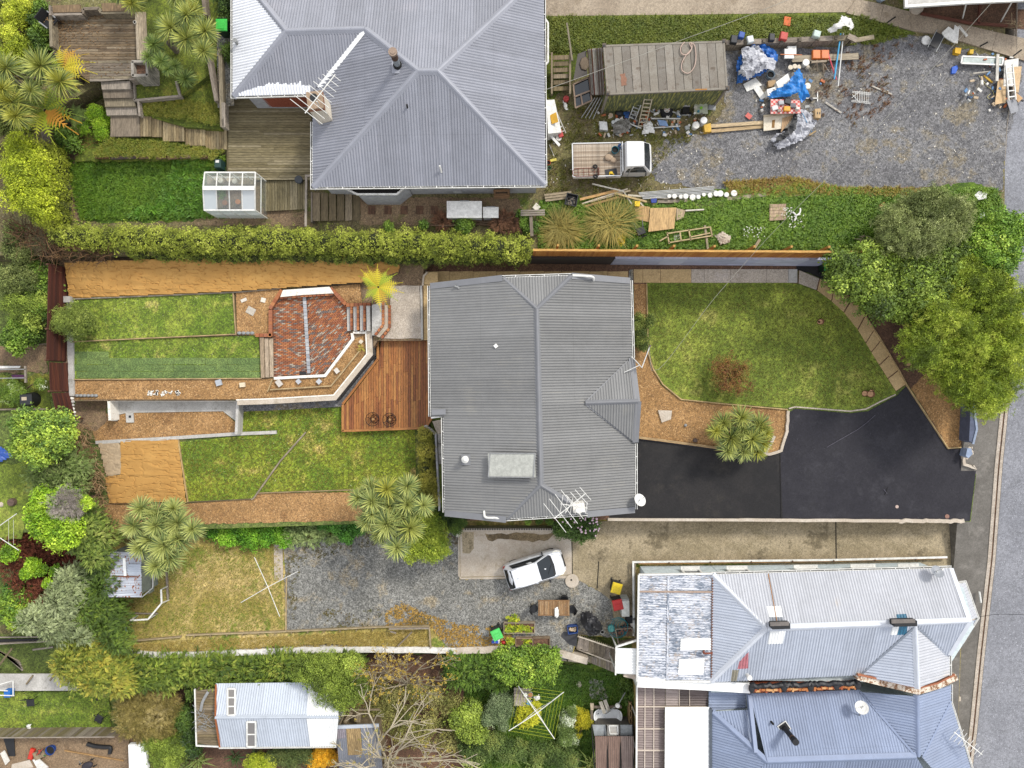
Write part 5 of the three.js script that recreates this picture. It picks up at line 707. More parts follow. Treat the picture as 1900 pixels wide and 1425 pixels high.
// crown: lobes [px, py, topY, radius m, height m]; leaf pieces spread through the outer part of the lobes
function crown(t,name,lobes,n,size,cols,kind='broad',o={}){
const C=cols.map(lin),area=lobes.map((l)=>l[3]*l[3]+l[3]*l[4]),sum=area.reduce((a,b)=>a+b,0),geos=LG[kind],B=t.B,per=Math.ceil(n*1.6/geos.length),tint=lobes.map(()=>R()),mats=o.m||leafM;let first=null;
for(let gI=0;gI<geos.length;gI++){
const im=new THREE.InstancedMesh(geos[gI],mats,per),M4=new THREE.Matrix4(),q=new THREE.Quaternion(),col0=new THREE.Color();
for(let i=0;i<per;i++){
let u=R()*sum,k=0;while(u>area[k]&&k<lobes.length-1)u-=area[k++];const[px,py,ty,r,h]=lobes[k];const c=P(px,py,ty);c.y=ty-h*.5;
const d=rdir(o.up??.35),sh=R()<.1?R(1,1.22):Math.pow(R(),o.shell??.35),bump=1+.22*Math.sin(d.x*5+k*3+d.z*4)*Math.sin(d.z*6+k);const p=V(c.x+d.x*r*sh*bump,c.y+d.y*h*.5*sh*bump,c.z+d.z*r*sh*bump);
if(o.floor!==undefined&&p.y<o.floor)p.y=o.floor+R(.3);
const nrm=d.clone().lerp(V(0,1,0),o.flat??.35).normalize();q.setFromUnitVectors(V(0,1,0),nrm);
if(o.dir){const f=V(d.x,o.droop??-.15,d.z).normalize();const qq=new THREE.Quaternion().setFromUnitVectors(V(1,0,0),f.add(rdir().multiplyScalar(o.jit??.45)).normalize());q.copy(qq);}else q.multiply(new THREE.Quaternion().setFromAxisAngle(V(0,1,0),R(6.283)));
const s=size*.8*R(.6,1.35);M4.compose(p.clone().sub(B),q,V(s,s,s));im.setMatrixAt(i,M4);
const clump=.5+.5*Math.sin(p.x*2.1+k)*Math.sin(p.z*2.3+p.y*1.7),z=Math.min(.999,Math.max(0,.55*clump+.45*R()+(tint[k]-.5)*.3))*(C.length-1),a=Math.floor(z);col0.copy(C[a]).lerp(C[Math.min(C.length-1,a+1)],z-a).multiplyScalar(R(.85,1.75));im.setColorAt(i,col0);  // wide random brightening also paints leaf highlights into the colour
}
im.name=name;im.castShadow=im.receiveShadow=true;if(first)first.add(im);else t.add(im);im.userData.kind='stuff';first=first||im;
if(geos.length>1&&gI===0&&o.one)break;
}
return first;
}
const bark={grey:wood('#7d7466'),brown:wood('#5d4a37'),pale:wood('#a3988a'),dark:wood('#3d3228')};
function trunk(t,base,tops,r,m){const f=base.clone(),g=[],mid0=V(0,0,0);tops.forEach((p)=>mid0.add(p));mid0.multiplyScalar(1/tops.length);const fork=f.clone().lerp(V(mid0.x,mid0.y,mid0.z),.4);g.push(rod(f,fork,r,r*.75,7));put(t,'trunk',g,m);const l=[];for(const p of tops){const e=fork.clone().lerp(p,.55).add(V(R(-.15,.15),.1,R(-.15,.15)));l.push(rod(fork,e,r*.55,r*.35,5),rod(e,p,r*.35,r*.1,5));}put(t,'limbs',l,m);}
// a leafy tree or bush: lobes in pixels at their own heights
function bush(name,label,cat,lobes,gy,n,size,cols,kind,o={}){
const cx=lobes.reduce((a,l)=>a+P(l[0],l[1],l[2]).x,0)/lobes.length,cz=lobes.reduce((a,l)=>a+P(l[0],l[1],l[2]).z,0)/lobes.length;const t=thing(name,label,cat,V(cx,gy,cz),o.group);
trunk(t,V(cx,gy,cz),lobes.slice(0,9).map((l)=>{const p=P(l[0],l[1],l[2]);p.y=l[2]-l[4]*.45;return p;}),o.tr||.1,o.bark||bark.brown);
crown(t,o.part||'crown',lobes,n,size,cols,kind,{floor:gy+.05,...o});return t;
}
function auto(pts,ty,r,h,jit=.2){return pts.map(([x,y,k=1])=>[x,y,ty+R(-jit,jit),r*k*R(.78,1.2),h*k]);}
const PAL={
gold:['#4f5d10','#83901c','#a6b028','#bcc040'],hedge:['#4a5416','#737d24','#98a03a','#b0b455'],hedgeD:['#3a4512','#5f6c1f','#7f8a30'],mid:['#26380c','#3f5716','#5c7622','#7a8f33'],deep:['#1b2c0b','#2c4212','#43591b','#5a6f25'],lime:['#3c5a0c','#5f8214','#86a321','#a5b93a'],olive:['#38421c','#545f2c','#6f783e','#8b9254'],
conifer:['#2a3a0e','#41551a','#5e7028','#7e8a3d','#8e8f4d'],silver:['#4f5a36','#6c7650','#8b9469','#a3aa82'],rust:['#3d2016','#5a2f1f','#74422a'],pittos:['#3c4a14','#5d6e22','#7e8f34','#a0ad4c'],sun:['#4f5d10','#7c8a1a','#a5ad30','#c4c74c'],camellia:['#4f5a20','#6f6a2a','#7d5a2c','#6b3a26','#66702c'],straw:['#6d5f2c','#8f7f3b','#b09a4a','#c0a350'],yellow:['#b98a1a','#d0a11f','#e0b52f']};
// ---------- cabbage trees: each head of sword leaves its own part ----------
function headGeo(n,droop,w=.028){const pos=[],cl=[];for(let i=0;i<n;i++){const f=(i+.5)/n,el=Math.PI/2-Math.pow(f,.75)*Math.PI*.72,az=i*2.39996+R(-.2,.2),L=R(.82,1.05),d=V(Math.cos(az)*Math.cos(el),Math.sin(el),Math.sin(az)*Math.cos(el)),s=V(-Math.sin(az),0,Math.cos(az));let a=d.clone().multiplyScalar(.05);const dr=droop*R(.3,1.3)*f;const ps=[.05,.4,.75,1].map((k)=>d.clone().multiplyScalar(k*L).add(V(0,-dr*k*k,0))),ws=[w*.6,w,w*.8,0];const c=new THREE.Color(f<.25?'#aeb468':pick(['#6b7b42','#7f8c4a','#949e56','#a4aa62','#5f7040']));if(f>.85&&R()<.5)c.set(pick(['#98904a','#a39a55']));
for(let k=0;k<3;k++){const p=(q,m,up)=>{const v=ps[q].clone().addScaledVector(s,ws[q]*m);v.y+=up*ws[q]*.5;return v.toArray();};pos.push(...p(k,-1,1),...p(k+1,-1,1),...p(k+1,0,0),...p(k,-1,1),...p(k+1,0,0),...p(k,0,0),...p(k,0,0),...p(k+1,0,0),...p(k+1,1,1),...p(k,0,0),...p(k+1,1,1),...p(k,1,1));for(let q=0;q<12;q++)cl.push(c.r,c.g,c.b);}}
const g=fromTris(pos);g.setAttribute('color',new THREE.BufferAttribute(new Float32Array(cl),3));return g;}
const HEADS=[headGeo(150,.35),headGeo(135,.5),headGeo(160,.25)];const headM=['#ffffff','#f4f2d8','#fff6c0','#d8ead6'].map((h)=>std({roughness:.6,vertexColors:true,color:h}));
function cabbage(name,label,heads,gy,o={}){
const cx=heads.reduce((a,h)=>a+h[0],0)/heads.length,cy=heads.reduce((a,h)=>a+h[1],0)/heads.length;const base=o.base?P(...o.base,gy):P(cx,cy,gy),t=thing(name,label,o.cat||'cabbage tree',base);const fork=base.clone().add(V(0,(heads[0][2]-gy)*.35,0)),limbs=[];put(t,'trunk',rod(base,fork,.17,.13,8),bark.grey);
for(const[px,py,y,r,k=0]of heads){const p=P(px,py,y),e=fork.clone().lerp(p,.5).add(V(R(-.1,.1),0,R(-.1,.1)));limbs.push(rod(fork,e,.09,.07,6),rod(e,p,.07,.06,6));const g=HEADS[Math.floor(R()*3)],s=r*S(y);const m=new THREE.Mesh(g,headM[k]);m.name='leaf_head';m.position.copy(p).sub(base);m.scale.set(s,s,s);m.rotation.set(R(-.35,.35),R(6.28),R(-.35,.35));m.castShadow=m.receiveShadow=true;t.add(m);}
put(t,'limbs',limbs,bark.grey);return t;
}
const H3=(a,y,j=.4)=>a.map(([x,yy,r,k])=>[x,yy,y+R(-j,j),r,k||0]);
cabbage('cabbage_tree','many headed cabbage tree by the clipped hedge and dark grey house',H3([[690,930,32],[688,905,24],[665,925,26],[718,908,32,2],[756,902,28],[690,955,26],[722,940,25],[755,935,30],[786,938,26],[682,965,28],[718,972,36],[760,980,36,1],[738,958,28],[736,1015,32],[706,990,26]],3.4),LM,{base:[735,955]});
cabbage('cabbage_tree','many headed cabbage tree beside the curved tin shed',H3([[248,975,30],[262,943,28],[292,955,36],[322,945,28],[330,970,32],[357,982,27],[280,1000,32],[305,1012,36],[262,1015,30],[330,1000,34],[315,1035,32],[290,1050,28],[290,975,30]],2.6),LS,{base:[300,995]});
cabbage('cabbage_tree','dense low cabbage tree in the front bark bed by the driveway',H3([[1342,785,26,1],[1375,775,30,1],[1408,790,30,1],[1328,800,22,2],[1356,812,36,1],[1395,815,34,1],[1415,820,26,2],[1350,836,24],[1380,838,26],[1405,838,22,2],[1378,798,28],[1420,802,20,2]],1.7,.25),LM,{base:[1375,808]});
cabbage('cabbage_tree','cluster of pale cabbage tree heads beside the worn white roof',H3([[317,52,33,1],[346,28,28,1],[347,72,34,1],[381,58,30,1],[378,94,25,1],[360,20,22,2]],6.2),LN+1.2,{base:[328,95]});
cabbage('cabbage_tree','small cabbage plants with blue green heads beside the square planter box',H3([[285,82,22,3],[275,106,18,3],[299,113,19,3],[325,122,16,3],[311,130,14,3]],5.2),LN+1.2,{base:[290,115]});
cabbage('yucca','single blue green spiky rosette in the small grass bank',[[344,146,3.6,21,3]],LN+1,{cat:'yucca',base:[344,147]});
cabbage('cabbage_tree','tall yellow green cabbage tree on the western boundary above the golden hedge',H3([[12,126,36,1],[76,122,40,1],[112,152,34,2],[22,190,42,2],[58,168,24,1],[5,165,28,2],[30,215,30,2]],6.4),LN+1.2,{base:[50,160]});
cabbage('cabbage_tree','cabbage tree cut by the top edge above the brown upper deck',H3([[245,6,24,2],[330,-14,34,1],[225,-14,26,1]],5.8),LN+1.2,{base:[280,-8]});
// flaxes: upright sword clumps
const flaxG=[bladeTuft(46,.95,.035),bladeTuft(46,.95,.035)];
function clump(name,label,cat,list,cols,geos,wy=.55,group){const t=thing(name,label,cat,P(list[0][0],list[0][1],list[0][2]),group);for(const[px,py,y,r,k]of list){const s=r*S(y),g=pick(geos),m=new THREE.Mesh(g,std({roughness:.7,color:cols[k||0]}));m.name='leaf_clump';m.position.copy(P(px,py,y)).sub(t.B);m.scale.set(s,s*wy,s);m.rotation.y=R(6.28);m.castShadow=m.receiveShadow=true;t.add(m);}return t;}
const tussG=[bladeTuft(420,1.0,.012),bladeTuft(420,1.0,.012)];
clump('tussock','brown green tussock partly covered by a grey green plant near the dark bin','tussock',[[1036,424,LN,42,0],[1052,432,LN,36,1],[1040,410,LN,30,2],[1030,440,LN,30,1]],['#7a6f2e','#8d7c34','#5d6424'],tussG,.6);
clump('tussock','pair of joined brown green tussocks beside the square plywood sheet','tussock',[[1118,408,LN,44,0],[1150,406,LN,42,2],[1132,420,LN,46,1],[1110,425,LN,34,0],[1165,400,LN,28,1]],['#7d7430','#94833a','#5f6826'],tussG,.62);
clump('flax','spiky flax below the timber porch of the pale garage','flax',[[372,1405,LB+.3,34,0],[352,1415,LB+.3,26,1]],['#6d7a3a','#56662c'],flaxG,.6);clump('flax','dark strap leaved plant below the garage eave','flax',[[437,1402,LB,22,0],[475,1400,LB,20,0]],['#334c18'],flaxG,.5);
clump('flax','bright spiky flax at the bottom edge beside the plastic hut','flax',[[1098,1412,LB+.3,34,0],[1090,1420,LB+.3,28,1]],['#8a9a48','#a3a554'],flaxG,.65);clump('flax','pale spiky flax cut by the bottom edge of the garden','flax',[[985,1418,LB+.3,30,0]],['#7f8f4a'],flaxG,.6);clump('flax','olive flax fan at the bottom edge below the bare tree','flax',[[875,1425,LB+.4,36,0],[950,1395,LB+.2,26,1]],['#8f9a50','#6d7f38'],flaxG,.6);
clump('grass_tuft','small tawny grass tuft at the corner of the slanting patio bed','grass plant',[[671,647,LW+.1,11,0],[662,644,LW+.1,7,1]],['#a59a3c','#8a5a34'],flaxG,.6);
// ---------- tree ferns: every frond a part ----------
function frondGeo(){const pos=[],n=13;const pt=(k)=>V(k,.28*Math.sin(k*2.3)-.32*k*k,0);for(let i=1;i<n;i++){const k=i/n,a=pt(k),w=.26*Math.sin(Math.min(1,k*1.15+.12)*Math.PI)*(1-k*.25)+.02;for(const s of[-1,1]){const e=a.clone().add(V(.07,-.03,s*w)),h=.03;pos.push(a.x-h,a.y,a.z,e.x,e.y,e.z,a.x+h,a.y,a.z);const m=a.clone().lerp(e,.5);pos.push(a.x-h,a.y,0,m.x-h,m.y+.004,m.z,e.x,e.y,e.z);}const b=pt((i+1)/n);pos.push(a.x,a.y,-.008,b.x,b.y,-.008,b.x,b.y,.008,a.x,a.y,-.008,b.x,b.y,.008,a.x,a.y,.008);}return fromTris(pos);}
const FG=frondGeo();
function fern(name,label,px,py,gy,top,rPx,list){const base=P(px,py,gy),t=thing(name,label,'tree fern',V(P(px,py,top).x,gy,P(px,py,top).z));put(t,'trunk',rod(t.B,t.B.clone().setY(top),.14,.1,8),bark.dark);for(const[deg,k,c]of list){const m=new THREE.Mesh(FG,std({roughness:.7,color:c}));m.name='frond';const s=rPx*k*S(top);m.position.set(0,top-gy,0);m.scale.set(s,s*.9,s);m.rotation.set(0,-deg*RAD,R(-.08,.1));m.castShadow=m.receiveShadow=true;t.add(m);}return t;}
const Y1='#a89a1c',Y2='#b8a824',G1='#8f9a1e',G2='#6d7f22',O1='#a68a22';
fern('tree_fern','small tree fern with bright yellow fronds beside the concrete landing',702,533,LW+.5,2.6,46,[[-150,.95,G1],[-118,1,Y1],[-92,.95,Y2],[-62,.9,G1],[-38,.95,G1],[-12,1,Y1],[12,1.05,Y2],[35,.95,G1],[62,.95,O1],[85,1,Y2],[112,.7,G1],[140,.85,G1],[175,.6,O1],[-135,1.05,Y2]]);
fern('tree_fern','large green tree fern with one golden frond below the yellow cabbage heads',84,205,LN+.6,4.6,66,[[-100,.8,G2],[-70,.85,G1],[-50,1,G2],[-25,.95,G1],[-5,.75,G2],[18,1.0,'#c29a1a'],[36,1.15,'#b57f24'],[55,.95,G1],[78,1,G1],[105,.95,'#9aa022'],[130,.9,G1],[-130,.9,G2],[-160,.8,G2],[168,.7,G2],[8,1.05,G2]]);
fern('tree_fern','tree fern with orange and yellow fronds at the upper deck corner',118,128,LN+1.2,4.8,54,[[-100,.85,Y1],[-80,.9,O1],[-58,.95,'#a67c24'],[-35,1,O1],[-12,1.1,Y1],[8,1.15,Y2],[28,1,Y1],[55,.9,Y2],[78,.9,G1],[110,.8,G1],[150,.7,G2],[-140,.7,G1]]);
fern('tree_fern','low dark tree fern between the golden frond and the plank steps',140,215,LN+.4,3.4,34,[[-60,.8,'#44571c'],[-20,1,'#4c5f20'],[15,1,'#3f521a'],[50,1,'#4c5f20'],[90,.9,'#566a24'],[-100,.8,'#4c5f20'],[140,.8,'#3f521a']]);
// ---------- hedges ----------
function hedge(name,label,cat,path,w,gy,ty,n,size,cols,kind,o={}){
const L=[];let tot=0;for(let i=0;i<path.length-1;i++)tot+=Math.hypot(path[i+1][0]-path[i][0],path[i+1][1]-path[i][1]);const step=o.step||w/S(ty)*.55;
for(let i=0;i<path.length-1;i++){const a=path[i],b=path[i+1],d=Math.hypot(b[0]-a[0],b[1]-a[1]),k=Math.max(1,Math.round(d/step));for(let j=0;j<k;j++){const f=(j+R(.3,.7))/k;L.push([a[0]+(b[0]-a[0])*f+R(-2,2),a[1]+(b[1]-a[1])*f+R(-3,3),ty+R(-.15,.12),w/2*R(.9,1.12),(ty-gy)*.95]);}}
const t=thing(name,label,cat,P(path[Math.floor(path.length/2)][0],path[Math.floor(path.length/2)][1],gy));const st=[];L.forEach((l,i)=>{if(i%2===0){const p=P(l[0],l[1],l[2]);st.push(rod(V(p.x+R(-.2,.2),gy,p.z+R(-.2,.2)),V(p.x,ty-.4,p.z),.05,.02,4));}});put(t,'stems',st,o.bark||bark.brown);put(t,'dark_core',L.map((l)=>{const p=P(l[0],l[1],l[2]);return ball(V(p.x,(gy+ty)/2-.05,p.z),l[3]*.68,(ty-gy)*.4,l[3]*.68,7);}),col(o.core||'#2b3112',1));crown(t,'foliage',L,n,size,cols,kind,{floor:gy,flat:.5,...o});return t;  // solid dark balls added as a core, standing in for the hedge's dark inside
}
hedge('hedge','long clipped yellow green hedge between the northern house and jute bank','hedge',[[85,432],[200,436],[330,440],[460,442],[590,444],[720,446],[850,451],[985,454]],1.55,LN-.6,3.5,9000,.19,PAL.hedge,'small',{step:22});
hedge('hedge','lower ragged side of the long hedge hanging over the jute bank','hedge',[[225,466],[400,472],[600,474],[760,476],[985,474]],.8,LM+.9,2.4,3000,.18,PAL.hedgeD,'small',{step:16});
hedge('hedge','small clipped olive hedge between the lower lawn and side steps','hedge',[[786,806],[788,850],[791,895],[795,935]],1.0,LM,1.5,2600,.13,['#4a4f16','#6f6f22','#8f8a34','#a39a4a'],'small',{step:14});
hedge('hedge','dense olive hedge column beside the grey paling fence','hedge',[[74,262],[80,300],[84,345],[84,400],[70,415]],1.0,LN,4.2,2600,.17,['#4a5210','#77801f','#949b2c','#a5a63a'],'small',{step:16});
// exposed dry branches at the west end of the long hedge and along the mats
function branches(name,label,cat,seeds,n,len,r,cols,o={}){const b0=seeds[0],t=thing(name,label,cat,P(b0[0],b0[1],b0[2])),lists=cols.map(()=>[]);for(let i=0;i<n;i++){const s=pick(seeds),p=P(s[0]+R(-1,1)*(s[3]??10),s[1]+R(-1,1)*(s[4]??10),s[2]+R(-.2,.3));let d=o.dir?V(...o.dir).add(rdir().multiplyScalar(o.jit??.8)).normalize():rdir(.1);const L=len*R(.4,1.2),k=Math.floor(R()*cols.length);let q=p;for(let j=0;j<3;j++){const e=q.clone().addScaledVector(d,L/3);if(e.y<s[2]-.35)e.y=s[2]-.3;lists[k].push(rod(q,e,r*(1-j*.28),r*(1-(j+1)*.28),4));if(R()<.5)lists[k].push(rod(e,e.clone().add(rdir(.1).multiplyScalar(L*.3)),r*.5,r*.2,3));q=e;d=d.add(rdir().multiplyScalar(.35)).normalize();}}lists.forEach((g,i)=>g.length&&stuff(put(t,'twigs',g,wood(cols[i]))));return t;}
branches('dead_branches','bare brown cut branches at the west end of the long hedge','branches',[[70,445,3,18,14],[95,470,2.4,20,8],[130,462,2.4,30,8],[180,470,2.2,30,5],[40,430,3,18,14]],230,1.1,.03,['#7a5c3e','#8c6c4a','#5f4834']);
branches('dead_branches','tangle of dry tan branches beside the square golden mat','branches',[[150,800,.7,16,14],[165,850,.7,14,22],[178,890,.6,12,18],[185,940,.5,9,20],[188,975,.4,5,10],[150,830,.8,12,12]],620,.85,.022,['#a88a66','#b99a72','#8a6c4c','#c4a880'],{dir:[.2,.1,.6]});
branches('pruned_branches','pale dead forked branch on the long grass above the fence','branches',[[1598,440,LN+.2,6,5]],12,1.0,.025,['#b5a48c']);branches('dead_fronds','fallen brown fern fronds beside the bark path below the tree ferns','fronds',[[165,265,LN+.2,22,10],[140,262,LN+.2,14,6]],90,1.1,.012,['#8a4a34','#9c6a48','#7a4030']);
// ---------- shrubs and trees ----------
const B=bush;
B('golden_shrub','large bright yellow green shrub beside the grey paling fence','shrub',auto([[20,280],[45,300],[62,330],[30,330],[10,310],[18,360],[50,365],[62,390,.8],[25,265,.8],[40,345]],5,.95,1.8,.5),LN,3000,.24,PAL.gold,'small',{tr:.15});
B('dark_shrub','dark green leafy shrub on the rocky bank above the upper deck','shrub',auto([[10,20],[28,8],[5,55],[20,75],[5,95]],4.4,.7,1.4),LN+1.2,1500,.2,PAL.sun,'small');B('dark_shrub','deep green weeds between the pale stones and the upper deck','shrub',auto([[70,10],[62,30],[75,45],[60,62],[66,80]],3.9,.45,.7),LN+1.2,900,.18,PAL.mid,'broad');
B('ground_cover','bright green ground cover below the tree ferns beside the landing','ground cover',auto([[165,215],[180,228],[185,245],[172,205],[192,215],[150,235]],2.9,.5,.5),LN+.3,1100,.15,PAL.lime,'small');B('green_shrub','mixed green scrub at the foot of the big tree fern','shrub',auto([[20,245],[50,245],[85,250],[110,245],[60,262],[120,258]],3,.6,.9),LN,1200,.2,PAL.mid,'broad');
B('dark_shrub','dark shrub between the timber poles and the worn white roof','shrub',auto([[415,10],[418,35],[412,-10],[420,90]],4,.5,1.2),LN+1.2,700,.2,PAL.deep,'small');
B('clipped_shrub','round clipped green shrub overhanging the red fence','shrub',[...auto([[128,592,1.15],[112,590],[146,592],[130,580],[128,604],[105,598,.7],[158,594,.7]],2.6,.75,1.2,.08)],LW,2600,.15,['#3d4a18','#5c6b26','#7c8938','#99a351'],'small');
B('scrub','olive scrub at the west end of the bare hedge branches','shrub',auto([[15,430],[30,470],[20,500],[40,515],[10,460],[5,520]],2.6,.75,1.5),LM,1800,.22,PAL.olive,'small');B('green_shrub','green bushes with dark gaps outside the top of the red fence','shrub',auto([[55,500],[70,530],[50,550],[75,505],[30,540],[62,572]],2.0,.7,1.3),LM,1900,.22,PAL.mid,'broad');
B('silver_shrub','yellowish soft shrub beside the round clipped shrub and red fence','shrub',auto([[30,570],[50,575],[15,560],[45,590],[62,560,.8]],2.4,.7,1.3),LM,1500,.2,PAL.pittos,'small');B('green_shrub','bright green bush at the edge of the neighbouring lawn by the red fence','shrub',auto([[25,610],[40,620],[10,625],[20,640,.8],[45,605,.8]],1.8,.65,1.2),LM,1300,.22,PAL.mid,'broad');
B('flower_bush','white flecked low bush left of the black compost bin','shrub',auto([[10,730],[30,735],[22,718,.8],[70,712,.6]],.8,.6,.6),LM,800,.15,[...PAL.mid,'#dfe3cf'],'small');
B('leafy_tree','bushy tree with lime top by the tangle of dry branches','tree',auto([[60,800],[85,790],[45,820],[75,825],[100,785,.7],[35,790],[90,810],[55,845,.9],[30,830]],3.6,.85,1.8),LM,3000,.22,['#33471a','#55702a','#7d9434','#a3b13c'],'broad',{tr:.14});B('fine_shrub','feathery dark green shrub between the leafy trees','shrub',auto([[90,860],[110,880],[70,870],[120,860],[105,900],[60,890],[130,905,.8],[140,870,.8]],2.2,.85,1.6),LM,2200,.3,['#3b4a1e','#56682c','#74824a','#6d6a40'],'spray',{dir:1});
B('leafy_tree','round lime green tree above the rust brown bush','tree',auto([[70,935],[95,950],[60,955],[110,930],[85,975],[100,1000],[118,975],[65,985,.8],[150,935,.6]],3.0,.75,1.5),LM-.5,2600,.22,PAL.lime,'broad',{tr:.13});B('dry_shrub','grey leafless shrub in the middle of the lime green tree','shrub',auto([[115,925],[105,940],[125,945]],3.5,.6,.9),LM,500,.35,['#77706a','#8d857d','#a09890'],'twig',{dir:1,m:dryM});
B('conifer','dark fine conifer between the lime tree and the tin shed','conifer',auto([[140,985],[150,1010],[165,1030],[130,1010],[172,1000],[150,960],[160,975,.8]],2.4,.8,1.7),LB,2200,.3,PAL.conifer,'spray',{dir:1});
B('brown_shrub','wide rust brown dying bush with green sprouts','shrub',auto([[20,1010],[50,1000],[80,1020],[110,1040],[60,1050],[20,1060],[130,1060],[90,1075],[45,1090],[10,1035],[80,1100]],0,1.0,1.6),LB,4200,.32,PAL.rust,'spray',{dir:1,m:dryM});B('green_shrub','green sprouts growing through the rust brown bush','shrub',auto([[55,1050,.7],[70,1060,.7],[12,1030,.7],[85,1085,.6],[45,1065,.6],[100,1060,.5]],.6,.55,.8),LB,700,.2,PAL.lime,'broad');
B('green_shrub','bright green bush on the western edge below the rust brown bush','shrub',auto([[15,1105],[30,1120],[10,1130],[40,1110,.8],[20,1150],[35,1140,.8]],-.4,.75,1.4),LB,1700,.22,['#2c4a1e','#4a6b22','#6f8a28','#93a534'],'broad');
B('silver_conifer','pale sage conifer with drooping sprays left of the dark hedge','conifer',auto([[110,1090],[125,1080,.9],[100,1120],[120,1125],[85,1145],[60,1150],[110,1160],[130,1105],[40,1160,.8],[95,1175],[75,1165],[145,1185,.6]],1.4,.85,1.8),LB,4200,.34,PAL.silver,'spray',{dir:1,droop:-.2});
B('conifer','dark green conifer beside the blue iron fence','conifer',auto([[165,1060],[180,1090],[160,1110],[185,1130],[165,1150],[190,1165],[150,1130],[180,1050,.8],[200,1190,.8],[215,1200,.6]],1.2,.9,2),LB,4200,.34,['#22330b','#384c14','#50651d','#6b7a2a'],'spray',{dir:1});
B('conifer','broad yellow green conifer sprawling below the sage conifer','conifer',auto([[130,1200],[160,1210],[190,1225],[150,1240],[180,1250],[120,1225],[210,1240],[135,1260],[170,1272],[205,1262],[110,1245,.8],[215,1280,.7]],.6,1.0,2),LB,5200,.36,['#33430f','#56641c','#78802c','#959038','#a89a3c'],'spray',{dir:1});
const cl=[];for(let i=0;i<30;i++){const x=228+i*14.6;cl.push([x+R(-5,5),1246-(x>400?6:0)+R(-4,4),-.6+R(-.3,.3),.76*R(.85,1.1),1.9],[x+R(-5,5),1264-(x>500?4:0)+R(-6,6),-.8+R(-.3,.3),.8,1.8]);}B('conifer_hedge','long dark feathery conifer hedge below the white topped wall','hedge',cl,LB,12500,.36,['#23340b','#3a4e14','#55681e','#74822c','#8d8f3e'],'spray',{dir:1,part:'foliage'});
const c2=[];for(let i=0;i<9;i++)c2.push([838+i*12+R(-5,5),1240+R(-5,5),-.9,.65,1.6],[840+i*11,1262+R(-8,8),-1.2,.7,1.5]);B('conifer_hedge','short dark conifer hedge between the yellow leaved tree and glossy bush','hedge',c2,LB,4200,.34,['#24380a','#3c5414','#567020','#748632'],'spray',{dir:1,part:'foliage'});
B('glossy_bush','rounded glossy bush overhanging the yard wall','shrub',auto([[940,1234],[965,1230],[990,1232],[1012,1234],[950,1250],[980,1250],[1010,1245],[1025,1232,.8],[930,1240],[975,1265,.9],[1000,1262,.8]],-.2,.8,1.8),LB,3600,.22,['#2f4611','#4f6a1c','#76902c','#a0b048'],'broad',{tr:.12});
B('leafy_bush','light green bush over the white end of the garage roof','shrub',auto([[560,1255],[590,1275],[610,1290],[630,1265],[600,1240],[640,1300],[625,1310,.8],[580,1240,.8],[660,1285],[645,1245]],.8,.85,1.8),LB,3200,.2,PAL.pittos,'small',{tr:.1});
B('twiggy_shrub','olive twiggy shrub by the timber porch of the garage','shrub',auto([[235,1300],[265,1305],[295,1310],[250,1330],[285,1335],[310,1320,.8],[225,1325],[260,1355],[295,1355],[235,1350]],-1,.8,1.5),LB,3600,.34,['#554c22','#746a34','#928550','#a99c70'],'twig',{dir:1,up:.6,m:dryM,bark:bark.pale});
B('green_shrub','leafy bush with yellow tips below the twiggy shrub','shrub',auto([[270,1385],[300,1395],[325,1390],[285,1415],[315,1420],[335,1400,.7]],-1.4,.75,1.4),LB,1900,.2,PAL.pittos,'small');B('dark_shrub','dark green bush in the gap beside the garage porch','shrub',auto([[340,1350],[345,1375],[335,1335],[350,1395,.8],[352,1290,.6]],-1.6,.6,1.3),LB,1200,.22,PAL.deep,'broad');
B('golden_bush','orange yellow flowering bush under the garage eave','shrub',auto([[595,1405],[610,1412],[585,1418],[600,1395,.8]],-2,.55,.9),LB,900,.16,PAL.yellow,'small');B('dark_shrub','grey green shrubs along the bottom of the garage eave','shrub',auto([[520,1405],[545,1400],[565,1410],[535,1420],[505,1412],[560,1395,.7]],-2,.6,1),LB,1400,.18,['#2f3d1a','#4d5c2c','#6d7640','#8f8b3c'],'small');B('lime_shrub','round lime shrub at the bottom edge below the garage','shrub',auto([[478,1418],[490,1425],[465,1424]],-1.8,.6,1),LB,800,.17,PAL.sun,'small');
B('brush','tangled yellow olive brush in the garden under the bare tree','shrub',auto([[700,1290],[730,1300],[765,1290],[800,1300],[830,1310],[720,1330],[760,1335],[800,1345],[840,1345],[700,1325],[860,1330],[780,1375],[830,1385],[690,1350],[745,1365],[860,1375]],-2,.95,1.5),LB,3000,.18,['#4f5a24','#74753a','#8f8c50','#a69f66'],'small',{up:.5});
B('green_shrub','green shrubs along the bottom edge under the wooden cable reel','shrub',auto([[890,1400],[915,1385],[940,1400],[965,1400],[1000,1405],[1030,1410],[1060,1415],[870,1395]],-1.7,.8,1.2),LB,3000,.2,['#26380f','#3f5220','#5a6c34','#7c8440'],'small');B('silver_shrub','grey green shrub beside the wooden cable reel','shrub',auto([[915,1320],[930,1310],[925,1335],[905,1340,.8],[940,1325,.7],[935,1350,.6]],-1.4,.6,1.2),LB,1500,.19,['#3a4a2a','#566642','#75835c','#93a078'],'small');B('yellow_bush','yellow green leafy bush between the brush and the cable reel','shrub',auto([[850,1345],[870,1330],[880,1350],[865,1365],[890,1370,.8]],-1.4,.65,1.2),LB,1500,.2,PAL.pittos,'broad');
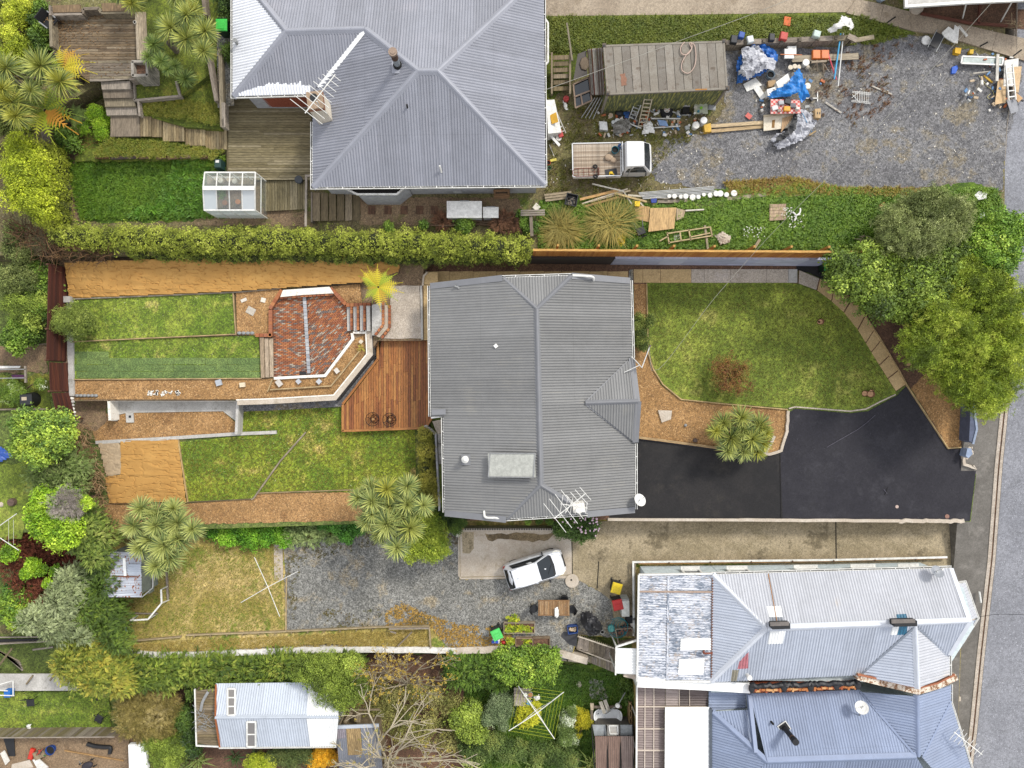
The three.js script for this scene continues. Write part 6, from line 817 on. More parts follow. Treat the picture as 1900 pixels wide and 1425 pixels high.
B('flower_bush','white flowering bush beside the rotary washing line','shrub',auto([[1055,1340],[1048,1360],[1060,1375],[1045,1380,.8],[1062,1325,.7]],-1.9,.55,1.1),LB,1400,.15,['#33471a','#54682c','#76884a','#e3e6d6'],'small');B('golden_bush','small golden bush left of the old bathtub','shrub',auto([[1082,1335],[1090,1345],[1078,1345],[1074,1322,.6],[1074,1368,.6]],-2.2,.4,.8),LB,700,.14,['#7a7a14','#a39c1c','#bfae2a'],'small');B('yellow_bush','bright yellow small conifer under the rotary washing line','shrub',auto([[978,1325],[985,1338],[972,1340],[988,1318,.8]],-2.1,.5,.9),LB,600,.3,['#8f9414','#b3b02a','#6d7a1c'],'spray',{dir:1});
// main plot planting
B('ground_cover','bright green low hedge between bark strip and dry lawn','ground cover',auto([[392,985],[410,980],[430,985],[450,982],[472,988],[495,985],[515,995],[525,1005,.7],[420,998],[460,1000],[490,1002],[505,978]],.25-1,.62,.9,.1),LS,3000,.17,['#35600f','#4f7d16','#6f9a22','#8fb23a'],'broad');B('grey_shrub','grey green sprawling shrub between the low hedge and cabbage tree','shrub',auto([[545,985],[565,980],[590,985],[570,1000],[540,1000],[610,992],[350,985,.7],[375,985,.7]],-.7,.6,.9,.1),LS,1500,.26,['#4a5a30','#687a44','#8a965e'],'spray',{dir:1});B('green_shrub','dark green shrub left of the main cabbage tree on the gravel edge','shrub',auto([[620,975],[640,980],[655,978],[640,995],[630,965,.8],[598,970,.8]],-.5,.6,1,.1),LS,1500,.2,['#274a14','#3c6a1c','#5a8a2a'],'broad');
B('leafy_bush','yellow green bush under the many headed cabbage tree beside the parking pad','shrub',auto([[790,970],[805,985],[795,1005],[810,1010],[780,1000],[790,1025],[770,1020],[815,1025],[800,1035,.8],[780,985],[760,1035,.7]],1.2,.72,1.8),LS,3400,.19,['#3f5414','#64781f','#8d9a2f','#aeb64c'],'small',{tr:.1});B('green_shrub','small dark green shrub at the southwest corner of the grey house','shrub',auto([[835,968],[850,970],[820,960,.8],[845,982,.8]],.6,.55,1,.1),LM-.5,900,.18,PAL.deep,'small');B('ground_cover','low green plants along the south wall of the grey house','ground cover',auto([[980,968,.5],[1000,968,.5],[1020,968,.5],[1045,966,.6]],.3,.4,.5,.1),LM-.2,500,.14,PAL.mid,'small');
B('rhododendron','dark shrub with pale pink flowers under the television aerial','shrub',auto([[1050,975],[1070,970],[1090,975],[1060,988],[1080,988],[1102,975,.7],[1095,988,.7],[1040,985,.7]],.4,.62,1.4,.1),LS,2300,.17,['#23350f','#39501a','#526a28'],'broad');
B('front_shrub','loose green shrub against the east wall of the grey house','shrub',auto([[1182,605],[1190,615],[1195,630],[1186,630],[1205,600,.7],[1210,590,.6],[1188,592,.8],[1196,645,.6]],1.0,.48,1,.1),LM,1500,.16,['#2f3d16','#4c5c24','#6f7a34','#949446'],'small');B('camellia','bronze and red leaved camellia bush standing in the front lawn','shrub',auto([[1340,680],[1355,672],[1350,695],[1370,690],[1385,682],[1365,710],[1350,715],[1380,700],[1375,725,.8],[1395,712,.6],[1338,698,.7]],1.5,.62,1.2),LM,1050,.15,PAL.camellia,'small',{shell:.7});
// street end trees
B('olive_tree','spreading grey green tree on the long grass by the cardboard box','tree',auto([[1700,395],[1730,380],[1760,385],[1785,400],[1720,415],[1750,415],[1690,425],[1775,420],[1710,440],[1740,440],[1670,405,.8],[1740,365,.8],[1795,385,.7]],5,1.0,2.2,.4),LN,6000,.2,['#424b24','#626d3a','#848c52','#a8ae78'],'narrow',{tr:.18});
B('pittosporum','large mid green tree overhanging the end of the orange fence','tree',auto([[1590,495],[1620,500],[1650,490],[1680,485],[1610,520],[1640,525],[1670,520],[1700,505],[1575,515,.8],[1690,540],[1720,525],[1740,500],[1720,480],[1765,468,.8],[1735,462,.7],[1790,480,.7],[1650,550],[1690,565],[1730,555],[1760,530],[1570,480,.8],[1760,500],[1755,570,.8],[1620,470,.7]],4.2,1.05,2.2,.4),LM,9000,.22,['#2f3f10','#50641c','#75892c','#9aa848'],'broad',{tr:.2});
B('street_tree','big yellow green tree spreading over the footpath','tree',auto([[1790,560],[1830,550],[1870,560],[1760,590],[1800,600],[1840,595],[1880,600],[1740,620],[1780,635],[1820,640],[1860,640],[1890,650],[1730,650,.9],[1770,670],[1810,680],[1850,685],[1885,690],[1800,720,.9],[1835,725],[1865,730,.9],[1715,630,.7],[1780,520,.9],[1820,525,.9],[1805,500,.8],[1850,520,.8],[1875,530,.8],[1845,750,.7],[1895,560],[1895,610]],4.6,1.1,2.4,.5),LM,13500,.21,['#414f12','#63751c','#86952a','#adb44c'],'narrow',{tr:.24,shell:.3});
B('lime_tree','bright green tree beside the road above the yellow green tree','tree',auto([[1870,420],[1890,440],[1860,450],[1885,470],[1850,470],[1830,445,.8],[1825,465,.7],[1870,490],[1895,415]],4,.85,1.8),LN-.5,3200,.22,['#335210','#52721a','#75922c','#98a944'],'broad',{tr:.14});
// bare pale tree with its last yellow leaves, bottom of the garden
function bareTree(name,label,px,py,gy,dirs,depth,len,r,m,leaf){const t=thing(name,label,'tree',P(px,py,gy)),segs=[],tw=[],tips=[];const grow=(p,d,l,rr,k)=>{const n=3;let q=p,dd=d.clone();for(let i=0;i<n;i++){dd.add(rdir().multiplyScalar(.14)).normalize();const e=q.clone().addScaledVector(dd,l/n);(k<depth-1?segs:tw).push(rod(q,e,rr*(1-.25*i/n),rr*(1-.25*(i+1)/n),k<2?6:4));q=e;if(k>=depth-2)tips.push(q.clone());if(k<depth&&i>0&&R()<.75)grow(q,dd.clone().add(rdir(.15).multiplyScalar(.75)).normalize(),l*R(.45,.65),rr*.5,k+1);}if(k<depth)for(let i=0;i<2;i++)grow(q,dd.clone().add(rdir(.2).multiplyScalar(.55)).normalize(),l*R(.6,.78),rr*.62,k+1);else tips.push(q);};
const b=t.B.clone();put(t,'trunk',rod(b,b.clone().add(V(0,.6,0)),r*1.5,r*1.2,8),m);for(const[az,el,k]of dirs)grow(b.clone().add(V(0,.5,0)),V(Math.cos(az*RAD)*Math.cos(el*RAD),Math.sin(el*RAD),Math.sin(az*RAD)*Math.cos(el*RAD)),len*k,r,0);
put(t,'limbs',segs,m);stuff(put(t,'twigs',tw,m));if(leaf){const g=LG.broad[0],im=new THREE.InstancedMesh(g,leafM,leaf.n),M4=new THREE.Matrix4(),c=new THREE.Color();for(let i=0;i<leaf.n;i++){const p=pick(tips).clone().add(rdir().multiplyScalar(R(.35)));const s=leaf.s*R(.7,1.3);M4.compose(p.sub(b),new THREE.Quaternion().setFromEuler(new THREE.Euler(R(-1,1),R(6.3),R(-1,1))),V(s,s,s));im.setMatrixAt(i,M4);im.setColorAt(i,c.set(pick(leaf.c)).multiplyScalar(R(.85,1.1)));}im.name='leaves';im.castShadow=im.receiveShadow=true;im.userData.kind='stuff';t.add(im);}return t;}
bareTree('bare_tree','leafless pale limbed tree leaning over the slate shed',722,1412,LB,[[-95,50,1],[-70,42,1.1],[-45,40,1.15],[-25,38,1.1],[-120,45,.9],[-150,40,.8],[-10,45,.8],[-60,60,1],[-85,35,1.2],[-35,55,1.1]],3,2.6,.1,wood('#d9cfb8'),{n:220,s:.12,c:['#a3913a','#8f8a34']});
bareTree('yellow_leaved_tree','thin branched tree with sparse golden leaves over the white topped wall',758,1262,LB,[[-110,50,1],[-75,48,1.05],[-140,45,1],[-45,45,1],[-165,40,.9],[-90,65,1],[-20,45,.8],[-60,30,1.1],[-125,30,1.1]],3,1.75,.055,wood('#b0a690'),{n:520,s:.1,c:['#b99c38','#c4a63c','#a8903a','#b3a050']});
// flower dots
function dots(name,label,spots,n,r,cols,kind='small'){const t=thing(name,label,'flowers',P(spots[0][0],spots[0][1],spots[0][2]));const g=[];for(let i=0;i<n;i++){const s=pick(spots);const p=P(s[0]+R(-1,1)*s[3],s[1]+R(-1,1)*s[4],s[2]+R(-.1,.15));g.push(ball(p,r*R(.6,1.2),r*.5,r*R(.6,1.2),5));}stuff(put(t,'petals',g,col(cols,.7)));return t;}
dots('flowers','pale pink blossoms on the dark shrub under the aerial',[[1075,965,1.15,36,8],[1092,985,1.05,20,10]],34,.07,'#d9bccb');dots('flowers','spread of tiny white flowers in the long grass by the old pallet panel',[[1478,410,LN+.35,14,12],[1400,430,LN+.3,20,10],[1460,395,LN+.3,10,10]],120,.035,'#e8e8de');
// weeds and long grass as uncounted growth
function growth(name,label,polys,y,n,size,cols,kind,o={}){const C=cols.map(lin),pts=polys.flat(),t=new THREE.InstancedMesh(LG[kind][0],o.m||leafM,n),M4=new THREE.Matrix4(),c=new THREE.Color();const ins=(x,yy,Q)=>{let f=false;for(let i=0,j=Q.length-1;i<Q.length;j=i++)if((Q[i][1]>yy)!==(Q[j][1]>yy)&&x<(Q[j][0]-Q[i][0])*(yy-Q[i][1])/(Q[j][1]-Q[i][1])+Q[i][0])f=!f;return f;};const x0=Math.min(...pts.map((p)=>p[0])),x1=Math.max(...pts.map((p)=>p[0])),y0=Math.min(...pts.map((p)=>p[1])),y1=Math.max(...pts.map((p)=>p[1]));for(let i=0;i<n;i++){let x,yy,k=0;do{x=R(x0,x1);yy=R(y0,y1);k++;}while(k<60&&!(polys.some((Q)=>ins(x,yy,Q))&&at(mid,Math.floor(x*3),Math.floor(yy*3),o.ox||0)>(o.thr??0)));const p=P(x,yy,y+R(.02)),s=size*R(.6,1.35);M4.compose(p,new THREE.Quaternion().setFromEuler(new THREE.Euler(R(-.3,.3),R(6.3),R(-.3,.3))),V(s,s*R(.6,1.2),s));t.setMatrixAt(i,M4);const z=Math.min(.999,.6*at(big,Math.floor(x*2.6),Math.floor(yy*2.6))+.4*R())*(C.length-1),a=Math.floor(z);t.setColorAt(i,c.copy(C[a]).lerp(C[a+1]||C[a],z-a).multiplyScalar(R(.85,1.35)));}t.name=numbered(name);t.userData={label,category:o.cat||'grass',kind:'stuff'};t.castShadow=t.receiveShadow=true;scene.add(t);return t;}
growth('long_grass','rank green grass and weeds between gravel yard and orange fence',[[[1000,380],[1240,385],[1330,356],[1460,345],[1700,356],[1850,352],[1856,405],[1790,462],[1000,462]]],LN+.02,9000,.3,['#36540e','#507018','#708c24','#8f9a38'],'tuft');
growth('broad_weeds','broad leaved weeds among the rank grass by the fence',[[[1200,400],[1400,375],[1560,400],[1650,400],[1680,462],[1160,462]]],LN+.05,2200,.2,['#2c4d12','#466a1c','#6f8a2c'],'weed',{cat:'weeds',thr:.45});
growth('dry_grass','yellowing grass along the south edge of the gravel yard',[[[1345,340],[1460,330],[1560,350],[1720,352],[1720,362],[1350,362]]],LN+.02,1500,.28,['#6d6a1c','#8a7f26','#7d5a2c','#94902e'],'tuft');
growth('verge_grass','grassy strip between the container and the concrete drive',[[[1012,32],[1600,30],[1690,66],[1620,82],[1345,84],[1120,92],[1060,98],[1012,98]]],LN+.02,5200,.22,['#3f5010','#566418','#737a26','#8a8634'],'tuft');
growth('wild_lawn','overgrown lawn beside the greenhouse',[[[122,298],[300,293],[418,292],[420,405],[150,408]]],LN+.02,5200,.2,['#2f500c','#466812','#668420','#7f952e'],'tuft');growth('broad_weeds','big leaved weeds in the wild lawn beside the greenhouse',[[[330,290],[400,285],[380,330],[378,400],[230,405],[300,370]]],LN+.06,900,.3,['#2f5210','#4a7018','#6d8f2a'],'weed',{cat:'weeds'});
growth('bank_grass','grass on the bank between plank steps and log line',[[[200,257],[300,262],[380,275],[420,280],[400,292],[170,292]],[[258,152],[326,150],[330,176],[256,182]],[[262,192],[340,186],[405,195],[410,235],[345,222],[262,212]]],LN+.95,2600,.17,['#4a5a12','#63701c','#85802c','#3c5a12'],'tuft');
growth('garden_grass','lush grass round the rotary washing line',[[[870,1240],[1180,1240],[1180,1425],[870,1425]]],LB+.02,5200,.2,['#2c4d0c','#3f6012','#55741c','#6d842a'],'tuft');
growth('yard_weeds','patchy weeds in the dirt round the container and ute',[[[1012,180],[1120,215],[1210,250],[1300,250],[1220,300],[1212,370],[1012,365]]],LN+.02,1500,.16,['#4a5216','#67661e','#7a6f34'],'tuft',{thr:.48,cat:'weeds'});
growth('gravel_weeds','scattered weeds and moss in the gravel yard',[[[1530,90],[1640,110],[1660,190],[1600,240],[1540,230],[1500,190]],[[1610,70],[1690,75],[1700,110],[1620,110]]],LN+.02,420,.16,['#55601c','#6d4a30','#7a5a3a'],'tuft',{thr:.55,cat:'weeds'});
growth('fine_grass','fine blades over the front lawn',[[[1204,530],[1460,528],[1540,562],[1610,650],[1655,728],[1600,756],[1470,752],[1270,735],[1215,680]]],LM+.015,9000,.09,['#4f5c16','#666f22','#7f7e36','#8f8a48'],'tuft');growth('fine_grass','fine blades over the lower back lawn',[[[450,756],[620,760],[636,800],[770,800],[770,908],[480,910],[462,922],[352,928],[338,822],[445,812]]],LM+.015,7000,.09,['#4f621a','#68761f','#8f8038','#a08f52'],'tuft');growth('fallen_leaves','yellow brown leaves blown over the gravel by the timber edging',[[[715,1135],[745,1118],[790,1138],[850,1160],[940,1165],[960,1200],[836,1202],[800,1164],[715,1166]]],LS+.03,1500,.13,['#6d5a30','#93753a','#a88a48','#7d745c'],'weed',{cat:'leaves',m:dryM,thr:.36});growth('gravel_weeds','low weeds creeping over the edges of the lower gravel yard',[[[530,1005],[700,986],[850,990],[850,1012],[700,1010],[560,1045],[545,1165],[531,1170]],[[600,1130],[800,1130],[800,1160],[600,1165]]],LS+.02,700,.13,['#4f5a20','#6d6438','#7a5a3a'],'tuft',{thr:.5,cat:'weeds'});growth('dry_lawn','patchy straw coloured lawn by the tin shed',[[[300,1015],[520,1010],[526,1165],[340,1176],[250,1185],[235,1130]]],LS+.01,6000,.11,['#5f7a1c','#7f8830','#b39f63','#c4b37a'],'tuft',{m:dryM});growth('dry_lawn','dry grass strip along the white topped wall',[[[250,1195],[400,1185],[790,1168],[796,1198],[600,1202],[400,1206],[250,1208]]],LS+.01,2600,.12,['#857836','#a5904c','#b8a366'],'tuft',{m:dryM});
growth('planter_greens','herbs growing in the timber planters by the yard wall',[[[938,1160],[988,1163],[988,1172],[938,1172]],[[970,1186],[984,1186],[984,1197],[970,1197]],[[938,1144],[956,1142],[966,1150],[950,1156]],[[940,1184],[953,1184],[953,1200],[940,1200]]],LS+.3,150,.17,['#3f5a14','#6f8a1e','#a3a51c','#5c7426'],'weed',{cat:'herbs'});
growth('bank_weeds','weeds on the bank left of the upper deck',[[[-20,0],[92,0],[90,100],[60,250],[-20,250]]],LN+1.22,1400,.3,['#3f4a16','#5c661e','#2f4212'],'tuft',{cat:'weeds'});
// ---------- helpers for loose things ----------
function loft(rings){const pos=[];for(let i=0;i<rings.length-1;i++)for(let k=0;k<rings[i].length-1;k++){const a=rings[i][k],b=rings[i][k+1],c=rings[i+1][k+1],d=rings[i+1][k];pos.push(...a,...b,...c,...a,...c,...d);}for(const r of[rings[0],rings[rings.length-1]])for(let k=1;k<r.length-1;k++)pos.push(...r[0],...r[k],...r[k+1]);return fromTris(pos);}
const fan=(p,th=0)=>{const pos=[];for(let k=1;k<p.length-1;k++)pos.push(...p[0],...p[k],...p[k+1]);return fromTris(pos);};
const BX=(x,y,z,w,h,d,ry=0,rx=0,rz=0)=>box(V(x,y,z),w,h,d,ry,rx,rz);
const T=(name,label,cat,px,py,y,deg=0,group)=>{const t=thing(name,label,cat,P(px,py,y),group);t.rotation.y=deg*RAD;return t;};
const bar=(name,label,x0,y0,x1,y1,y,w,h,c,cat=name.split('_').pop(),group)=>solo(name,label,cat,pb(x0,y0,x1,y1,y,w,h),c[0]==='#'?wood(c):c,group);
const flat=(name,label,pts,y,c,h=.03,cat=name.split('_').pop(),group)=>solo(name,label,cat,pp(pts,y,h),typeof c==='string'?col(c,.7):c,group);
const pole=(name,label,x0,y0,x1,y1,y,r,c,cat='pole',y2=y,group)=>solo(name,label,cat,rod(P(x0,y0,y),P(x1,y1,y2),r,r,7),col(c,.6),group);
function bucket(label,px,py,y,c,r=.16,h=.32,lid,name='bucket',group){const t=T(name,label,name,px,py,y,R(360),group);loc(t,'body',lathe(V(0,0,0),[[r*.82,0],[r,h],[r*.96,h],[r*.8,.02],[0,.02]],18),col(c,.5));loc(t,'rim',new THREE.TorusGeometry(r,.012,5,18).rotateX(Math.PI/2).translate(0,h,0),col(c,.5));if(lid)loc(t,name==='bucket'&&lid!=='dark'?'lid':'contents',cyl(V(0,lid==='dark'?h*.6:h,0),r*.95,r*.95,.02),lid==='dark'?MAT.dark:col(lid,.5));return t;}
function ladder(name,label,a,b,w,n,m,group){const t=thing(name,label,'ladder',a.clone(),group),d=b.clone().sub(a),s=V(-d.z,0,d.x).normalize().multiplyScalar(w/2);for(const k of[-1,1])put(t,'rail',beam(a.clone().addScaledVector(s,k),b.clone().addScaledVector(s,k),.05,.09),m);for(let i=0;i<n;i++){const c=a.clone().lerp(b,(i+.6)/n);put(t,'rung',beam(c.clone().sub(s),c.clone().add(s),.06,.04),m);}return t;}
function wheelie(label,px,py,y,deg,body,lid,open){const t=T('wheelie_bin',label,'wheelie bin',px,py,y,deg);loc(t,'body',loft([[0,0],[.9,.05]].map(([h,e])=>[[-.24-e,h,-.26-e],[.24+e,h,-.26-e],[.24+e,h,.26+e],[-.24-e,h,.26+e],[-.24-e,h,-.26-e]])),col(body,.5));const l=loc(t,'lid',rbox(V(0,.9,.02),.62,.07,.66,0,.03),col(lid,.45));const hn=new THREE.Mesh(BX(0,.99,.1,.34,.02,.3),col(lid,.5));hn.name='raised_panel';l.add(hn);loc(t,'handle',rod(V(-.25,.88,-.38),V(.25,.88,-.38),.025),MAT.black);for(const s of[-1,1])loc(t,'wheel',new THREE.CylinderGeometry(.1,.1,.05,14).rotateZ(Math.PI/2).translate(s*.27,.1,-.28),MAT.black);return t;}
function crumple(pts,y,hgt,step,sc,ridge){
const g=cloth(pts,y,.12,sc,0,step),q=g.attributes.position,w=xz(pts,y),cx=w.reduce((a,p)=>a+p[0],0)/w.length,cz=w.reduce((a,p)=>a+p[1],0)/w.length,rad=Math.max(...w.map((p)=>Math.hypot(p[0]-cx,p[1]-cz)));for(let i=0;i<q.count;i++){const x=q.getX(i),z=q.getZ(i),d=Math.hypot(x-cx,z-cz)/rad,n=at(f64,Math.floor(x*90),Math.floor(z*90))+.6*at(f32,Math.floor(x*40)+300,Math.floor(z*120));q.setY(i,Math.max(y+.02,q.getY(i)+hgt*Math.max(0,1-d*d)*(.55+.6*n)+ridge*Math.abs(n-.8)));}g.computeVertexNormals();return g;}
// ---------- wheels and vehicles ----------
const tyreM=col('#1d1d1e',.9),paintW=new THREE.MeshPhysicalMaterial({color:'#d9dadb',roughness:.35,clearcoat:.6,side:THREE.DoubleSide,map:grime}),paintS=new THREE.MeshPhysicalMaterial({color:'#dfe2e6',roughness:.3,metalness:.25,clearcoat:1,clearcoatRoughness:.15,side:THREE.DoubleSide});
function wheel(t,x,z,r,w){const o=loc(t,'wheel',new THREE.TorusGeometry(r*.78,r*.24,8,22).scale(1,1,w/(r*.48)),tyreM,x,r,z);const k=new THREE.Mesh(new THREE.CylinderGeometry(r*.58,r*.58,w*.8,16).rotateX(Math.PI/2),MAT.steel);k.name='rim';o.add(k);return o;}
{
const t=T('flatbed_truck','small white flat deck truck parked beside the pile of timber','truck',1060,306.5,LN,1.2),y=.86,W=.93;
for(let i=0;i<26;i++)loc(t,'deck_board',BX(1.36,y-.01,-W+.05+i*.0715,2.62,.03,.064),wood(pick(['#b3a391','#c0b19f','#a69582','#cabdad','#998875'])));
for(const[x,z,w,d]of[[1.36,-W,2.7,.05],[1.36,W,2.7,.05],[0,0,.06,1.86],[2.7,0,.06,1.86]])loc(t,'deck_rail',BX(x,y-.02,z,w,.16,d),paintW);loc(t,'tray_side',BX(1.36,y-.14,W+.03,2.7,.22,.03),col('#cfcac0',.6));loc(t,'chassis',BX(2,.5,0,4,.18,.8),MAT.dark);
const ring=(x,hb,hr,yb,yr)=>[[x,.32,-hb],[x,yb,-hb-.01],[x,yr,-hr],[x,yr+.03,0],[x,yr,hr],[x,yb,hb+.01],[x,.32,hb]];loc(t,'cab',loft([ring(2.84,.8,.68,1.05,1.68),ring(2.92,.82,.69,1.06,1.77),ring(3.72,.82,.67,1.05,1.78),ring(3.86,.82,.66,1.04,1.72),ring(4.3,.81,.78,1.0,1.04),ring(4.42,.76,.72,.85,.92),ring(4.44,.72,.7,.5,.8)]),paintW);
loc(t,'windscreen',fan([[3.89,1.72,-.62],[4.29,1.07,-.75],[4.33,1.06,0],[4.29,1.07,.75],[3.89,1.72,.62],[3.9,1.755,0]]),glass);for(const s of[-1,1]){loc(t,'side_window',fan([[3.15,1.1,s*.835],[4.12,1.08,s*.835],[3.82,1.62,s*.71],[3.2,1.64,s*.71]]),glass);loc(t,'side_window',fan([[2.9,1.12,s*.83],[3.1,1.11,s*.835],[3.14,1.6,s*.72],[3.02,1.55,s*.73]]),glass);loc(t,'mirror',BX(4.05,1.12,s*.95,.06,.16,.14),MAT.black);loc(t,'headlight',BX(4.43,.7,s*.55,.03,.14,.24),col('#d8d8d0',.2));for(const x of[.75,3.75])wheel(t,x,s*.72,.3,.18);}
const hb=loc(t,'headboard',BX(2.74,1.35,0,.05,.06,1.6),paintW);for(const z of[-.8,-.4,0,.4,.8]){const m=new THREE.Mesh(BX(2.74,1.1,z,.05,.5,.05),paintW);m.name='bar';hb.add(m);}for(const s of[-1,1])loc(t,'door_seam',[rod(V(3.12,.4,s*.84),V(3.12,1.06,s*.845),.01),rod(V(3.12,1.06,s*.845),V(3.16,1.68,s*.715),.01),rod(V(4.18,.4,s*.83),V(4.18,1.04,s*.83),.01)],MAT.grey);loc(t,'headboard_rail',BX(2.74,1.15,0,.04,.05,1.6),paintW);loc(t,'wiper',rod(V(4.3,1.09,.1),V(4.0,1.58,.35),.012),MAT.black);
const Y=LN+y+.01,ht=T('hand_truck','rusty hand truck lying on the truck deck','hand truck',1086,320,Y,2),rm=col('#7a4436',.8);const hoop=[V(-.5,.05,-.22),V(-.68,.05,-.15),V(-.72,.05,0),V(-.68,.05,.15),V(-.5,.05,.22)];loc(ht,'frame',[tube([V(.7,.05,-.22),...hoop,V(.7,.05,.22)],.02,6)],rm);for(const x of[-.4,-.1,.2,.5,.7])loc(ht,'crossbar',rod(V(x,.05,-.22),V(x,.05,.22),.014),rm);loc(ht,'crossbar',rod(V(-.68,.05,.0),V(.7,.05,0),.012),rm);for(const z of[-.28,.28])loc(ht,'wheel',new THREE.TorusGeometry(.1,.045,6,14).rotateX(1.2).translate(.55,.12,z),tyreM);loc(ht,'toe_plate',BX(.74,.12,0,.02,.2,.44),rm);
const mt=T('rubber_mat','black square mat with a yellow glove on the truck deck','mat',1134,321,Y,8);loc(mt,'mat',BX(0,.01,0,.66,.025,.46),MAT.black);loc(mt,'glove',[ball(V(-.02,.06,0),.12,.05,.08,8),rod(V(.02,.06,.05),V(.14,.05,.12),.03),rod(V(-.08,.06,-.04),V(-.12,.05,.1),.03)],col('#d6b41e',.7));
bucket('teal bucket with tools at the head of the truck deck',1140,281,Y,'#1f6d7d',.2,.3,'dark');solo('cloth_bag','crumpled beige cloth bag on the truck deck','bag',[ball(P(1130,292,Y+.1),.26,.12,.2,9),ball(P(1138,297,Y+.08),.2,.1,.16,8)],col('#a8947e',.95));solo('rope_coil','coil of blue rope on the truck deck','rope',[0,1,2,3].map((i)=>new THREE.TorusGeometry(.17-i*.025,.022,5,18).rotateX(Math.PI/2+R(-.3,.3)).translate(P(1138+R(-1,1),303,0).x,Y+.04+i*.03,P(1138,303,0).z)),col('#274f82',.7));
}
{
const t=T('parked_car','silver white hatchback parked askew on the concrete pad','car',992,1051,LS+.07,17.2);t.scale.setScalar(.97);
const rg=(x,w,sh,tp)=>[[x,.22,-w],[x,.5,-w-.02],[x,sh,-w],[x,tp,-w*.86],[x,tp+.03,0],[x,tp,w*.86],[x,sh,w],[x,.5,w+.02],[x,.22,w]];
loc(t,'body',loft([rg(-1.96,.62,.5,.6),rg(-1.9,.72,.7,.85),rg(-1.75,.8,.78,.97),rg(-1.2,.84,.84,.98),rg(-.2,.85,.86,.98),rg(.75,.85,.85,.98),rg(1.2,.84,.8,.94),rg(1.55,.8,.74,.86),rg(1.8,.7,.64,.74),rg(1.92,.58,.5,.58)]),paintS);
const gh=(x,wb,wr,y)=>[[x,.94,-wb],[x,y,-wr],[x,y+.035,0],[x,y,wr],[x,.94,wb]];loc(t,'roof',loft([gh(-1.84,.74,.7,.98),gh(-1.6,.76,.62,1.34),gh(-1.4,.77,.6,1.48),gh(-.7,.78,.61,1.54),gh(-.1,.78,.61,1.53),gh(.22,.78,.6,1.46),gh(.6,.78,.66,1.24),gh(1.08,.77,.73,.97)]),paintS);
loc(t,'windscreen',fan([[.27,1.475,-.57],[.62,1.26,-.63],[1.06,.995,-.7],[1.12,.99,0],[1.06,.995,.7],[.62,1.26,.63],[.27,1.475,.57],[.26,1.51,0]]),glass);loc(t,'windscreen_cowl',fan([[1.04,1.0,-.72],[1.2,.965,-.6],[1.26,.965,0],[1.2,.965,.6],[1.04,1.0,.72],[1.1,1.0,0]]),MAT.black);loc(t,'rear_window',fan([[-1.46,1.475,-.55],[-1.63,1.33,-.6],[-1.86,1.02,-.64],[-1.89,1.03,0],[-1.86,1.02,.64],[-1.63,1.33,.6],[-1.46,1.475,.55],[-1.47,1.51,0]]),glass);
for(const s of[-1,1]){loc(t,'side_window',fan([[-1.5,1.0,s*.785],[.85,.99,s*.79],[.55,1.2,s*.71],[.15,1.42,s*.63],[-.7,1.48,s*.64],[-1.3,1.42,s*.645]]),glass);loc(t,'roof_seam',rod(V(-1.4,1.51,s*.57),V(.2,1.49,s*.57),.012),col('#6d7075',.6));loc(t,'headlight',fan([[1.35,.9,s*.6],[1.78,.76,s*.45],[1.84,.7,s*.64],[1.62,.78,s*.8],[1.38,.87,s*.78]]),new THREE.MeshPhysicalMaterial({color:'#e8e4d4',roughness:.15,clearcoat:1,side:THREE.DoubleSide}));loc(t,'tail_light',loft([[[-1.72,.72,s*.8],[-1.78,.98,s*.76]],[[-1.9,.72,s*.77],[-1.88,1.0,s*.72]],[[-1.97,.72,s*.6],[-1.93,.98,s*.64]]]),col('#b3201a',.3));loc(t,'mirror',[BX(.72,1.0,s*.92,.1,.1,.16),rod(V(.72,.98,s*.8),V(.72,1,s*.9),.03)],MAT.black);loc(t,'door_handle',BX(-.1,.84,s*.872,.16,.03,.02),paintS);for(const x of[-1.2,1.2])wheel(t,x,s*.76,.3,.17);}
loc(t,'grille',fan([[1.87,.7,-.4],[1.94,.58,-.4],[1.95,.58,.4],[1.87,.7,.4]]),MAT.black);loc(t,'bonnet_seam',[rod(V(1.25,.955,-.66),V(1.75,.78,-.42),.008),rod(V(1.25,.955,.66),V(1.75,.78,.42),.008),rod(V(1.75,.785,-.42),V(1.75,.785,.42),.008)],col('#7d8085',.6));loc(t,'roof_aerial',rod(V(-1.1,1.55,0),V(-1.22,1.66,0),.012),MAT.black);loc(t,'wiper',rod(V(1.1,1.02,-.1),V(.75,1.21,.4),.01),MAT.black);loc(t,'wiper',rod(V(-1.86,1.05,.05),V(-1.68,1.29,.25),.01),MAT.black);
}
